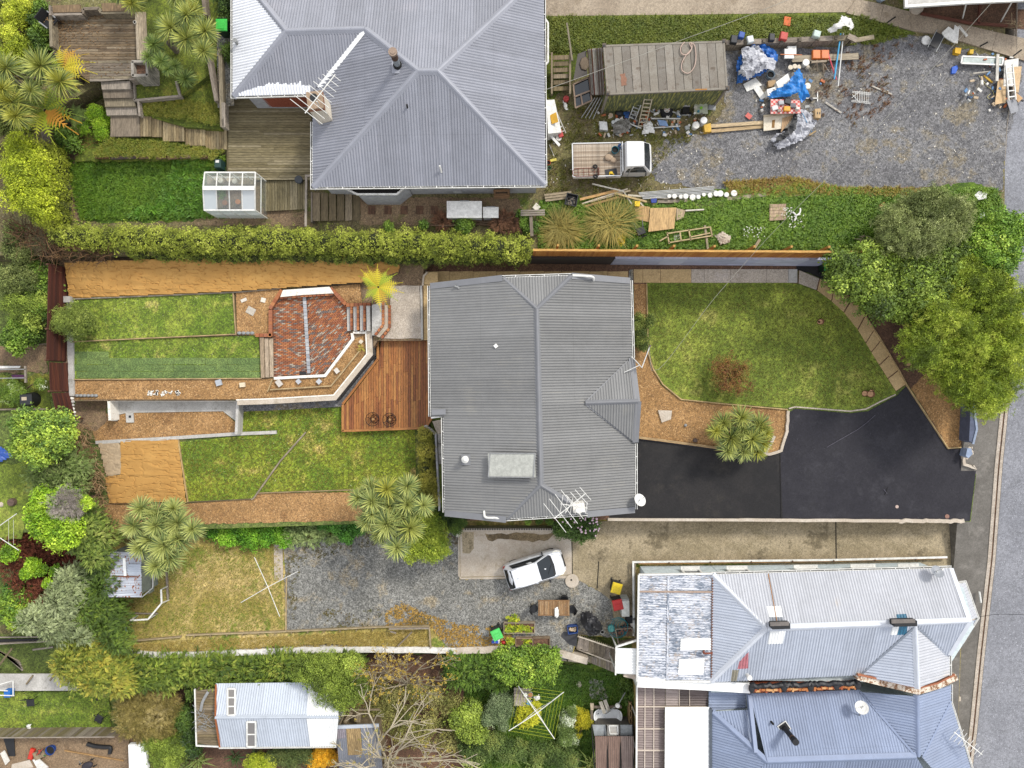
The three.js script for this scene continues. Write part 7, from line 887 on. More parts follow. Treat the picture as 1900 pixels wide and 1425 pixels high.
// ---------- shipping container and its surroundings ----------
{
const ctop=ground(4,'#e2dcd4','#f2eee8','#b9aca0',{k:.25,s:512}).map;const t=thing('shipping_container','weathered grey green shipping container with a hose on its roof','container',P(1235,126,LN)),top=LN+2.6,c=[[1121,85],[1343,77],[1349,164],[1128,174]],tm=['#7f7b74','#86827a','#77736d','#8b8780'].map((h)=>std({color:h,roughness:.85,map:ctop}));
const L=(a,b,f)=>[a[0]+(b[0]-a[0])*f,a[1]+(b[1]-a[1])*f];for(let i=0;i<14;i++)put(t,'roof_panel',pp([L(c[0],c[1],i/14+.002),L(c[0],c[1],(i+1)/14-.002),L(c[3],c[2],(i+1)/14-.002),L(c[3],c[2],i/14+.002)],top,.04),tm[i%4]);put(t,'roof_seams',pp(c,top-.03,.05),MAT.dark);
for(let i=0;i<4;i++){const a=c[i],b=c[(i+1)%4];put(t,'roof_rail',pb(...a,...b,top+.02,.1,.12),tm[1]);put(t,'corner_casting',box(P(...a,top-.06),.2,.18,.2),col('#5c5248',.8));put(put(t,'corner_post',rod(P(...a,top).setY(LN),P(...a,top),.08,.08,4),tm[3]),'casting_hole',box(P(...a,top+.045),.1,.02,.1),MAT.black);}
const wallM=std({roughness:.9,map:tex(3,(x,y)=>mix(mix(hex('#5c6140'),hex('#454b33'),at(mid,x,y)),hex('#8c8a4c'),sm(.55,.75,at(f128,x,y>>4))))});for(const[a,b]of[[c[3],c[2]],[c[1],c[0]],[c[0],c[3]],[c[2],c[1]]]){const A=P(...a,top),B=P(...b,top),C=B.clone().setY(LN),D=A.clone().setY(LN),n=V(-(B.z-A.z),0,B.x-A.x).normalize();put(t,'wall',corrugate([A,B,C,D],n,.28,.02,V(0,-1,0),1.6),wallM);}
put(t,'rust_patch',pp(jag([[1150,138],[1160,136],[1163,158],[1153,160]],2,5),top+.012,.02),col('#8a6552',.9));put(t,'rust_patch',pb(1290,166,1312,165.5,top+.034,.06,.02),col('#b07a3a',.9));
const hp=[[1270,78],[1263,88],[1265,100],[1275,101],[1283,90],[1279,80],[1287,82],[1291,100],[1288,124],[1277,136],[1266,131],[1265,118],[1272,104],[1284,88],[1282,79]];solo('garden_hose','loop of pale pink hose lying on the container roof','hose',tube(hp.map(([x,y],i)=>P(x,y,top+.07+(i%3)*.01)),.028,6,90),col('#b9a294',.6));
const fr=thing('window_stack','stack of old window frames leaning against the container end','window frames',P(1095,140,LN));for(let i=0;i<12;i++)put(fr,'frame',beam(P(1090+i*2.5,92-i*.3,LN+1.2+i*.07),P(1096+i*2.4,176,LN+.9+i*.06),.05,.12),wood(pick(['#b9b5ad','#8d8882','#6d5a50','#c9c6c0','#7a4a3c'])));for(const[x0,y0,x1,y1]of[[1064,156,1093,143],[1064,156,1068,200],[1068,200,1098,186],[1093,143,1098,186],[1065,180,1095,168],[1078,176,1081,195]])put(fr,'sash',pb(x0,y0,x1,y1,LN+.9,.08,.05),wood('#9c8878'));put(fr,'pane',pp([[1066,157],[1092,145],[1096,185],[1069,198]],LN+.8,.02),glass);put(fr,'pane',pp([[1072,100],[1088,94],[1090,140],[1064,148]],LN+1.1,.02),col('#3d352e',.5));put(fr,'cloth',[ball(P(1085,118,LN+1.15),.3,.06,.4,7)],col('#6d6050',.95));
const ts=thing('timber_steps','timber steps with six treads between the house and window frames','steps',P(1040,140,LN));for(let i=0;i<6;i++)put(ts,'tread',pp([[1027,103+i*11.5],[1055,102+i*11.5],[1055,110+i*11.5],[1027,111+i*11.5]],LN+.9-i*.1,.05),pick(oldW));for(const x of[1024,1058])put(ts,'stringer',pb(x,97,x,174,LN+.85,.1,.3),oldW[5]);bar('timber_rail','grey timber rail rising behind the six tread steps',1052,42,1062,112,LN+1,.09,.1,'#8d8674','rail');
const rw=thing('retaining_wall','split grey sleeper retaining wall at the head of the gravel yard','wall',P(1450,85,LN));for(let i=0;i<7;i++){const x=1348+i*33;put(rw,'sleeper',pb(x,79-i*1.4,x+32,77.6-i*1.4,LN+.7,.28,.7),pick(greyW));put(rw,'post',box(P(x+32,84-i*1.4,LN+.35),.14,.9,.2),wood('#6d6658'));}bar('timber_plank','short grey plank crossing the end of the sleeper wall',1574,66,1590,74,LN+.85,.3,.06,'#a59a8c','plank');bar('timber_plank','split grey plank at the far end of the sleeper wall',1580,76,1622,68,LN+.75,.24,.06,'#a0957f','plank');
}
// ladders, tools and boxes in front of the container
const alu=col('#c4c6c6',.4,.5);ladder('ladder','pale timber ladder leaning on the container wall',P(1190,238,LN+.1),P(1203,182,LN+1.7),.42,8,wood('#c9bfa8'));ladder('step_ladder','grey folded step ladder left of the leaning timber ladder',P(1172,223,LN+.1),P(1184,192,LN+.9),.36,5,alu);ladder('step_ladder','aluminium step ladder beside the white board against the house',P(1044,250,LN+.2),P(1022,200,LN+.8),.4,6,col('#b8b6ae',.5));ladder('ladder','white ladder lying over boards in the roadside junk heap',P(1878,186,LN+.5),P(1872,120,LN+.6),.4,6,MAT.white);
for(const[i,l]of['nearest the window frames','in the middle of the four props','beside the last grey prop','closest to the container wall'].entries())pole('metal_prop','thin grey metal prop '+l,1079+i*7,218+i,1104+i*5,181,LN+.1,.03,'#9a9b9a','prop',LN+.8,'metal props by the window frames');
{
const t=T('spare_wheel','spare wheel with rusty steel rim lying by the container','wheel',1236,206,LN);loc(t,'tyre',new THREE.TorusGeometry(.27,.11,8,24).rotateX(Math.PI/2).translate(0,.14,0),tyreM);loc(t,'rim',lathe(V(0,0,0),[[.19,.18],[.18,.12],[.08,.14],[.05,.18],[0,.18]],18),col('#b9b3ad',.5,.4));loc(t,'rim_face',cyl(V(0,.2,0),.18,.17,.03,16),col('#c4c0ba',.5));for(let i=0;i<4;i++)loc(t,'rust_spot',cyl(V(Math.cos(i*1.6)*.12,.225,Math.sin(i*1.6)*.12),.03,.03,.02,8),col('#8a4a36',.9));loc(t,'under_tyre',new THREE.TorusGeometry(.27,.1,8,24).rotateX(Math.PI/2).translate(.02,.04,.12),tyreM);
const m=T('generator','grey petrol engine standing between the wheel and small table','generator',1270,203,LN);loc(m,'tank',rbox(V(0,.35,-.15),.4,.2,.34),col('#9a9a98',.5));loc(m,'engine',BX(0,.2,.12,.36,.4,.4),MAT.dark);loc(m,'frame',[rod(V(-.24,.05,-.4),V(-.24,.05,.5),.025),rod(V(.24,.05,-.4),V(.24,.05,.5),.025),rod(V(-.24,.45,.5),V(.24,.45,.5),.025),rod(V(-.24,.05,.5),V(-.24,.45,.5),.025),rod(V(.24,.05,.5),V(.24,.45,.5),.025)],MAT.steel);loc(m,'wheel',new THREE.TorusGeometry(.1,.04,6,14).translate(.28,.12,.3),tyreM);loc(m,'wheel',new THREE.TorusGeometry(.1,.04,6,14).translate(-.28,.12,.3),tyreM);
const tb=T('small_table','small pale green table covered with oddments by the container','table',1295,207,LN,2);loc(tb,'table_top',BX(0,.6,0,.76,.03,.74),col('#a3a894',.7));for(const x of[-.33,.33])for(const z of[-.32,.32])loc(tb,'leg',BX(x,.3,z,.04,.6,.04),MAT.steel);for(const[x,z,c,w,l]of[[.02,0,'#1f6d7d',.14,'teal dish'],[-.2,.1,'#d8d8d2',.12,'small white pot'],[.18,-.2,'#7ab32a',.16,'bright green tub'],[-.15,-.22,'#b8b4a8',.2,'pale grey bowl'],[.2,.15,'#5c5a52',.14,'dark tin']])solo('oddment',l+' lying on the small pale green table','oddment',cyl(P(1295+x*32,207+z*32,LN+.615),w*.5,w*.45,.08,9),col(c,.6),'oddments on the pale green table');
const ch=T('plastic_chair','pale grey chair beside the small green table','chair',1317,203,LN,-8);loc(ch,'seat',rbox(V(0,.42,0),.44,.04,.42),MAT.grey);loc(ch,'backrest',BX(0,.66,-.2,.42,.36,.04,0,-.2),col('#c9c9c4',.6));for(const x of[-.19,.19])for(const z of[-.18,.18])loc(ch,'leg',rod(V(x,.42,z),V(x*1.1,0,z*1.1),.018),MAT.steel);
}
const BG='white buckets and drums';bucket('white drum with pale lid right of the pile of bags',1288,237,LN,'#dcdcd6',.2,.4,'#e2e0da');bucket('tall white drum tipped behind the yellow crate',1301,230,LN,'#d5d8da',.19,.55,'#dedede');bucket('white bucket with cream contents below the metal props',1132,217,LN,'#d8d6d0',.12,.24,'#b8a288');bucket('small white tub beside the blue rag in front of the container',1144,226,LN,'#dadada',.12,.2,'#cfd3d3');bucket('white tub left of the leaning timber ladder foot',1137,229,LN,'#d0d6d6',.1,.2,'#c5c9c9');bucket('round white basin at the driveway edge by the black lounger',1716,77,LN,'#e0e0de',.26,.14,'#e8e8e6','basin');bucket('white bucket on the ground beside the toppled ladder boards',1036,259,LN,'#dad9d4',.16,.26,'#e6e3da');
for(const[x,y,r,l]of[[1464,128,.13,'leftmost of the row of tubs under the long plank'],[1472,126,.13,'second of the row of tubs under the long plank'],[1480,127,.12,'third tub under the long plank beside the big bucket'],[1496,127,.1,'small tub right of the big bucket under the long plank']])bucket('white paint tub, '+l,x,y,LN,'#d6d2c8',r,.2,'#c9bda8');bucket('big round white bucket below the long grey plank',1491,121,LN,'#e0e0dc',.19,.34,'#e4e2dc');bucket('white bucket right of the bright blue tarpaulin',1494,164,LN,'#dcdcd8',.17,.32,'#dcd8cc');
{
const y=LN;flat('plastic_crate','white plastic crate with teal jug in front of the container',[[1112,225],[1126,226],[1128,242],[1113,240]],y+.3,'#d6d8d6',.3,'crate');solo('rag_heap','heap of grey wet rags and bags between crate and ladder','rags',crumple([[1134,230],[1166,222],[1172,238],[1160,250],[1138,250]],y,.25,.08,2,.15),std({color:'#8f8d88',roughness:.8,map:ground(2,'#ffffff','#b9b6b0','#5f5d58',{k:.5,s:512}).map}));solo('plastic_bag','crumpled white plastic bag at the foot of the timber ladder','bag',crumple([[1194,226],[1206,228],[1214,248],[1190,252]],y,.3,.06,2.5,.1),MAT.white);solo('blue_rag','blue cloth by the folded step ladder','cloth',crumple([[1156,210],[1167,208],[1166,222],[1158,222]],y,.12,.06,2.5,.1),col('#274f8a',.9));solo('tool_bag','black tool bag with yellow trim near the blue cloth','bag',[ball(P(1149,210,y+.15),.26,.16,.2,9),box(P(1151,216,y+.25),.3,.04,.08,.3)],MAT.black);
flat('plastic_crate','yellow crate at the end of the long boards',[[1306,232],[1319,228],[1320,244],[1308,245]],y+.3,'#c9a23c',.3,'crate');flat('plastic_tub','translucent grey tub between the yellow crate and rags',[[1271,234],[1278,232],[1280,239],[1273,241]],y+.15,'#a8aca8',.15,'tub');bar('timber_plank','upper of two long pale boards running to the cabinet panel',1318,234,1418,227,y+.22,.2,.05,'#cdb895','plank');bar('timber_plank','lower of two long pale boards running to the cabinet panel',1320,243,1420,234,y+.14,.2,.05,'#c2aa84','plank');
for(const[a,b,l]of[[[1145,220],[1190,238],'white pipe crossing the rag heap'],[[1208,220],[1260,220],'upper white pipe behind the plastic bag'],[[1212,237],[1262,234],'lower grey pipe below the white pipe']])pole('plastic_pipe',l,...a,...b,y+.2,.04,'#cfcfca','pipe');pole('metal_hook','blue handled tool left of the tool bag',1127,192,1116,210,y+.1,.025,'#8fa8bd','tool');solo('red_tin','red and white lidded tin beside the six tread steps','tin',[cyl(P(1050,186,y),.17,.17,.25),ball(P(1051,185,y+.27),.12,.08,.1,8)],col('#b23a36',.6));solo('rag_heap','white rag trailing below the red tin','rags',crumple([[1044,188],[1050,192],[1054,207],[1047,204]],y,.06,.05,3,.05),MAT.white);
flat('blue_rag','blue and white folded bag on the white pipes',[[1220,222],[1236,224],[1240,234],[1224,232]],y+.35,'#7f9cc4',.1,'bag');
// against the house
const wb=thing('panel_stack','white boards leaning on the east wall of the northern house','boards',P(1025,230,LN));put(wb,'board',prism(xz([[1012,196],[1028,190],[1042,246],[1016,256]],LN+.5),LN+.02,(x,z)=>LN+1.2-(x-2)*.8),MAT.white);put(wb,'board',pp([[1020,214],[1032,208],[1036,226],[1024,230]],LN+1.1,.03),col('#c99a1f',.7));put(wb,'board',pp([[1012,244],[1016,242],[1040,268],[1037,272]],LN+.5,.04),MAT.white);flat('red_box','red and white box at the foot of the aluminium step ladder',[[1034,244],[1042,240],[1046,252],[1038,255]],LN+.4,'#b5423e',.25,'box');pole('broom','white handled broom on the ground beside the house',1019,268,1028,290,LN+.1,.02,'#d8d6d0','broom');flat('hand_brush','yellow and white broom head below the northern house corner',[[1020,296],[1032,293],[1033,298],[1022,300]],LN+.12,'#d6c85a',.08,'broom');bucket('orange pot by the northern house corner',1017,304,LN,'#b5532a',.13,.2,'dark','pot');bucket('green pot by the northern house corner',1019,313,LN,'#3a7d5a',.1,.16,'dark','pot');
}
// tarpaulins, fridge, table and cabinet
const silverT=std({color:'#b4b5ba',roughness:.45,map:ground(3,'#ffffff','#cfcfd2','#5a5a60',{k:.3,s:512}).map}),blueT=col('#1c5fae',.5),blueB=col('#1f78c4',.5);
{const y=LN;
solo('tarpaulin','dark blue tarpaulin under the silver one behind the container','tarpaulin',crumple([[1392,92],[1412,86],[1438,104],[1438,118],[1408,146],[1366,158],[1362,122],[1372,104]],y,.5,.1,1.6,.2),blueT);solo('tarpaulin','crumpled silver tarpaulin over the heap behind the container','tarpaulin',crumple([[1372,94],[1402,90],[1416,112],[1438,116],[1434,134],[1412,136],[1385,152],[1368,140],[1374,118]],y+.35,.45,.08,1.8,.3),silverT);solo('tarpaulin','bright blue tarpaulin draped beside the white fridge','tarpaulin',crumple([[1474,134],[1481,136],[1488,162],[1496,184],[1482,195],[1470,184],[1425,186],[1422,178],[1450,165],[1464,150]],y+.3,.5,.1,1.4,.25),blueB);solo('tarpaulin','silver and black plastic sheet trailing over the gravel','tarpaulin',crumple([[1474,206],[1490,205],[1514,228],[1506,238],[1485,264],[1466,272],[1440,280],[1428,262],[1436,252],[1460,248]],y,.3,.08,1.8,.3),silverT);solo('black_sheet','black underside fold of the trailing plastic sheet','tarpaulin',crumple([[1470,215],[1478,208],[1472,245],[1450,262],[1434,270],[1438,256],[1456,246]],y+.3,.2,.08,1.8,.2),MAT.black);
const f=thing('fridge','white fridge lying under the edge of the bright blue tarpaulin','fridge',P(1445,158,y));put(f,'body',prism(xz([[1440,152],[1462,136],[1466,148],[1446,170]],y+.6),y,y+.6),MAT.white);put(f,'door',prism(xz([[1423,166],[1441,160],[1444,172],[1425,178]],y+.5),y,y+.5),MAT.white);put(f,'handle',box(P(1436,166,y+.52),.1,.03,.04),MAT.grey);
flat('white_sheet','white board nearest the silver tarpaulin',[[1379,156],[1402,144],[1414,158],[1386,170]],y+.08,'#dededa',.03,'board');flat('white_sheet','long white board standing below the fridge door',[[1398,164],[1409,160],[1422,180],[1412,185]],y+.1,'#d8d8d4',.03,'board');const tb=thing('folding_table','red checked table crowded with tools below the blue tarpaulin','table',P(1458,197,y));put(tb,'table_top',pp([[1430,184],[1484,185],[1486,210],[1430,211]],y+.75,.04),std({roughness:.8,map:tex(1,(x,q)=>((x>>7)+(q>>7))%2?hex('#b5504a'):hex('#c9aaa2'),128,128)}));for(const[x,q]of[[1433,187],[1482,187],[1433,208],[1482,208]])put(tb,'leg',rod(P(x,q,y+.75).setY(y),P(x,q,y+.73),.025),MAT.steel);
for(const[x,q,c,w,h,l]of[[1437,201,'#c9c9c8',.34,.1,'white tray of parts'],[1448,192,'#a3a4a8',.3,.16,'grey plastic case'],[1460,190,'#2a2a2e',.36,.18,'black tool case'],[1459,203,'#d99a2a',.36,.14,'orange box'],[1470,197,'#5d5a60',.34,.12,'dark drill box'],[1478,203,'#d8d4cc',.2,.2,'white jar'],[1445,206,'#8a7d72',.2,.1,'brown box']])solo('tool_box',l+' on the red checked table','box',rbox(P(x,q,y+.75),w,h,w*.75,R(-.4,.4),.02),col(c,.6));
const cb=thing('cabinet_panel','cream cabinet panel with a brown strip in front of the checked table','panel',P(1446,226,y));put(cb,'panel',pp([[1417,216],[1474,211],[1472,236],[1417,243]],y+.3,.05),col('#d6ccb8',.7));put(cb,'brown_strip',pp([[1433,223],[1438,222],[1437,237],[1432,237]],y+.315,.02),wood('#a07a45'));put(cb,'ply_piece',pp([[1452,219],[1476,212],[1460,232],[1449,246]],y+.33,.02),wood('#c9a883'));put(cb,'top_edge',pb(1417,215,1476,210,y+.36,.1,.05),wood('#d8cbb0'));
const sv=T('shovel','red bladed shovel lying on the gravel before the cabinet panel','shovel',1400,225,y+.06,-40);loc(sv,'handle',rod(V(-.3,.03,0),V(.75,.03,0),.02),wood('#b39a86'));loc(sv,'blade',BX(-.45,.03,0,.34,.02,.28,0,0,.05),col('#c05a50',.6));const bm=T('broom','blue handled broom leaning on the trailing plastic sheet','broom',1498,232,y+.25,-58);loc(bm,'handle',rod(V(-.7,.2,0),V(.5,.0,0),.02),col('#3f8ab8',.5));loc(bm,'head',BX(.55,0,0,.08,.08,.45),wood('#b39a70'));const bh=thing('wooden_box','tan wooden box with two holes beside the trailing sheet','box',P(1518,212,y));put(bh,'body',prism(xz([[1512,202],[1523,201],[1523,219],[1513,218]],y+.45),y,y+.45),wood('#cfb287'));for(const d of[0,4])put(bh,'hole',box(P(1517+d,210,y+.455),.05,.01,.12),MAT.black);bucket('grey hose bucket beside the silver tarpaulin',1427,142,y,'#7f93a3',.22,.3,'dark');
flat('cardboard_box','small cardboard box under the grey hose bucket',[[1425,150],[1439,148],[1440,160],[1426,161]],y+.25,'#a98c66',.25,'box');bar('timber_plank','long grey plank under the orange cases',1470,109,1593,104,y+.3,.36,.05,'#b3a894','plank');for(const[x0,x1,c,l]of[[1506,1520,'#d0702a','left of a pair of orange cases on the long plank'],[1521,1537,'#c9682a','right of a pair of orange cases on the long plank']]){const q=thing('tool_case',l,'case',P((x0+x1)/2,103,y+.3));put(q,'case',rbox(P((x0+x1)/2,103,y+.3),.45,.18,.5),col(c,.5));put(q,'handle',box(P((x0+x1)/2,95,y+.42),.2,.05,.06),MAT.black);}
pole('plastic_pole','bright blue pole lying across the long plank',1560,62,1548,147,y+.55,.045,'#3fa0cf');pole('plastic_pole','white pole beside the bright blue pole',1565,62,1555,160,y+.55,.035,'#d8d8d4');pole('plastic_pole','pink pole right of the orange cases',1536,98,1552,148,y+.45,.035,'#d14a5a');const sh=thing('sawhorse','grey timber sawhorse under the orange cases','sawhorse',P(1520,122,y));for(const[a,b]of[[[1508,128],[1516,116]],[[1516,132],[1516,112]],[[1528,134],[1526,114]],[[1534,128],[1526,116]]])put(sh,'leg',rod(P(...a,y),P(...b,y+.5),.05),wood('#a89a88'));put(sh,'beam',pb(1506,115,1534,113,y+.55,.1,.1),wood('#a89a88'));const bc=thing('white_bin','square white bin on the ground left of the orange cases','bin',P(1464,100,y));put(bc,'bin',rbox(P(1464,100,y),.5,.45,.5),MAT.white);put(bc,'lid',rbox(P(1464,100,y+.45),.56,.05,.56),MAT.white);pole('pole','orange tipped white pole lying by the square white bin',1448,101,1488,102,y+.5,.025,'#c97a4a');flat('plastic_crate','small orange crate on the grass verge',[[1456,30],[1468,32],[1466,48],[1454,46]],y+.2,'#c9622a',.2,'crate');solo('bag_heap','heap of white plastic bags at the end of the sleeper wall','bags',crumple([[1548,50],[1556,35],[1572,40],[1581,52],[1574,62],[1556,60],[1538,66],[1532,58]],y+.7,.4,.07,2.4,.3),MAT.white);for(const[x,q,c,l]of[[1360,76,'#23262b','black case on the sleeper wall by the container'],[1374,68,'#2c4f9a','blue box on the sleeper wall'],[1430,72,'#25262a','black bag on the sleeper wall'],[1452,70,'#b5433a','red frame box on the sleeper wall'],[1513,66,'#b8c9c2','pale bottle bag on the sleeper wall'],[1390,76,'#cfd4d4','white tin on the sleeper wall']])solo('box',l,'box',rbox(P(x,q,y+.7),R(.3,.5),.25,R(.3,.45),R(-.3,.3),.03),col(c,.6));
const rk=T('drying_rack','collapsed white drying rack lying on the weedy gravel','drying rack',1597,181,y+.1,-4);for(let i=0;i<8;i++)loc(rk,'bar',rod(V(-.35+i*.1,.08,-.32),V(-.3+i*.1,.08,.32),.014),MAT.white);for(const z of[-.3,-.22,.22,.3])loc(rk,'rail',rod(V(-.55,.06,z),V(.55,.06,z+.04),.016),MAT.white);for(const s of[-1,1])loc(rk,'strut',rod(V(-.55,.1,s*.1),V(-.1,.1,-s*.34),.014),MAT.white);bar('timber_stick','white stick on the gravel right of the drying rack',1617,159,1655,175,y+.08,.07,.05,'#d0ccc2','stick');bar('timber_stick','grey white board left of the drying rack',1532,190,1561,209,y+.08,.1,.05,'#c4c0b8','stick');const tr=thing('pipe_tee','white T shaped pipe right of the blue tarpaulin','pipe',P(1510,181,y));put(tr,'bar',pb(1496,182,1518,182,y+.1,.05,.05),MAT.white);put(tr,'bar',pb(1517,170,1517,188,y+.1,.05,.05),MAT.white);flat('water_bottle','blue bottle lying on the gravel by the roadside junk',[[1767,124],[1776,121],[1778,126],[1773,136],[1766,136]],y+.14,'#2f5fc0',.14,'bottle');bar('timber_stick','small grey stick beside the blue bottle',1738,123,1750,118,y+.06,.1,.06,'#9a958c','stick');
const lo=T('sun_lounger','black folded lounger on the gravel by the drive edge','lounger',1734,78,y+.2,62);loc(lo,'sling',BX(0,.2,0,.82,.02,.5),MAT.black);for(const z of[-.27,.27])loc(lo,'rail',rod(V(-.6,.2,z),V(.55,.2,z),.02),MAT.steel);flat('white_sheet','broken white panels beside the black lounger',[[1748,60],[1760,49],[1770,56],[1772,46],[1780,52],[1777,80],[1770,79],[1752,68]],y+.45,'#dcdcd8',.06,'panel');bar('white_board','narrow white board on the concrete drive',1779,48,1795,67,y+.4,.14,.04,'#e0e0dc','board');flat('yellow_box','larger yellow box below the white panels',[[1773,88],[1784,89],[1782,100],[1772,98]],y+.3,'#d6a81e',.25,'box');flat('yellow_box','smaller yellow box left of the old window',[[1800,92],[1807,91],[1806,100],[1799,99]],y+.25,'#d0ac2a',.2,'box');const ow=thing('old_window','long white framed window lying at the roadside junk heap','window',P(1822,112,y));put(ow,'pane',pp([[1788,106],[1860,108],[1858,118],[1786,116]],y+.3,.02),col('#a8b4b0',.15));for(const[a,b]of[[[1786,104],[1862,107]],[[1784,117],[1860,120]],[[1786,104],[1784,117]],[[1862,107],[1860,120]]])put(ow,'frame',pb(...a,...b,y+.33,.08,.05),MAT.white);for(const[p,c,l]of[[[[1864,112],[1890,108],[1888,160],[1862,160]],'#d8d6d0','white panel at the top of the roadside junk'],[[[1852,148],[1866,147],[1866,190],[1846,194]],'#c4a67c','tan hardboard left of the white ladder'],[[[1880,124],[1896,123],[1890,172],[1880,170]],'#c9ac84','tan hardboard right of the white ladder'],[[[1868,186],[1886,184],[1890,206],[1876,211]],'#8e9096','grey mesh panel at the foot of the white ladder'],[[[1886,172],[1898,182],[1890,190],[1882,180]],'#b99468','small brown carton by the grey mesh panel']])flat('board',l,p,y+.3+R(.1),c,.03,'board');bar('white_board','upright white strip in the middle of the roadside junk',1852,100,1850,150,y+.4,.16,.04,'#dad8d2','board');bar('timber_stick','white stick crossing above the yellow level',1806,136,1838,132,y+.2,.06,.04,'#c9c4ba','stick');bar('spirit_level','yellow and red spirit level in the roadside junk',1826,140,1842,153,y+.2,.1,.05,'#c9a23a','level');solo('rope','pale rope snaking below the yellow level','rope',tube([[1816,140],[1824,150],[1832,160],[1840,166],[1844,176],[1838,184],[1832,180],[1838,174]].map(([a,b])=>P(a,b,y+.06)),.02,5,40),col('#c4bb8a',.9));pole('metal_stake','thin stake at the corner of the road and junk heap',1872,205,1868,222,y+.1,.02,'#9a958c','stake');
stuff(solo('rubbish','scattered pale scraps and chips over the gravel yard','rubbish',Array.from({length:300},()=>{const k=R();const q=k<.6?P(1200+R(-190,150),290+R(-70,60),y+.03):P(R(1380,1860),R(110,330),y+.03);return box(q,R(.03,.12),.02,R(.02,.06),R(3));}),col('#d0cbc0',.8)));
}
{const t=thing('rubbish_pile','small mixed litter strewn around the container front and tarpaulins','rubbish',P(1200,235,LN));for(const c of['#d8d6d0','#b9a58a','#3a3a3e','#5f86b0','#a8aaa8','#b5653a'])stuff(put(t,'scraps',Array.from({length:34},()=>{const k=R();return box(k<.6?P(R(1110,1300),R(200,252),LN+R(.04,.2)):k<.8?P(R(1410,1530),R(110,215),LN+R(.04,.3)):P(R(1790,1895),R(100,205),LN+R(.05,.35)),R(.08,.3),R(.03,.12),R(.05,.16),R(3),R(-.4,.4));}),col(c,.7)));}
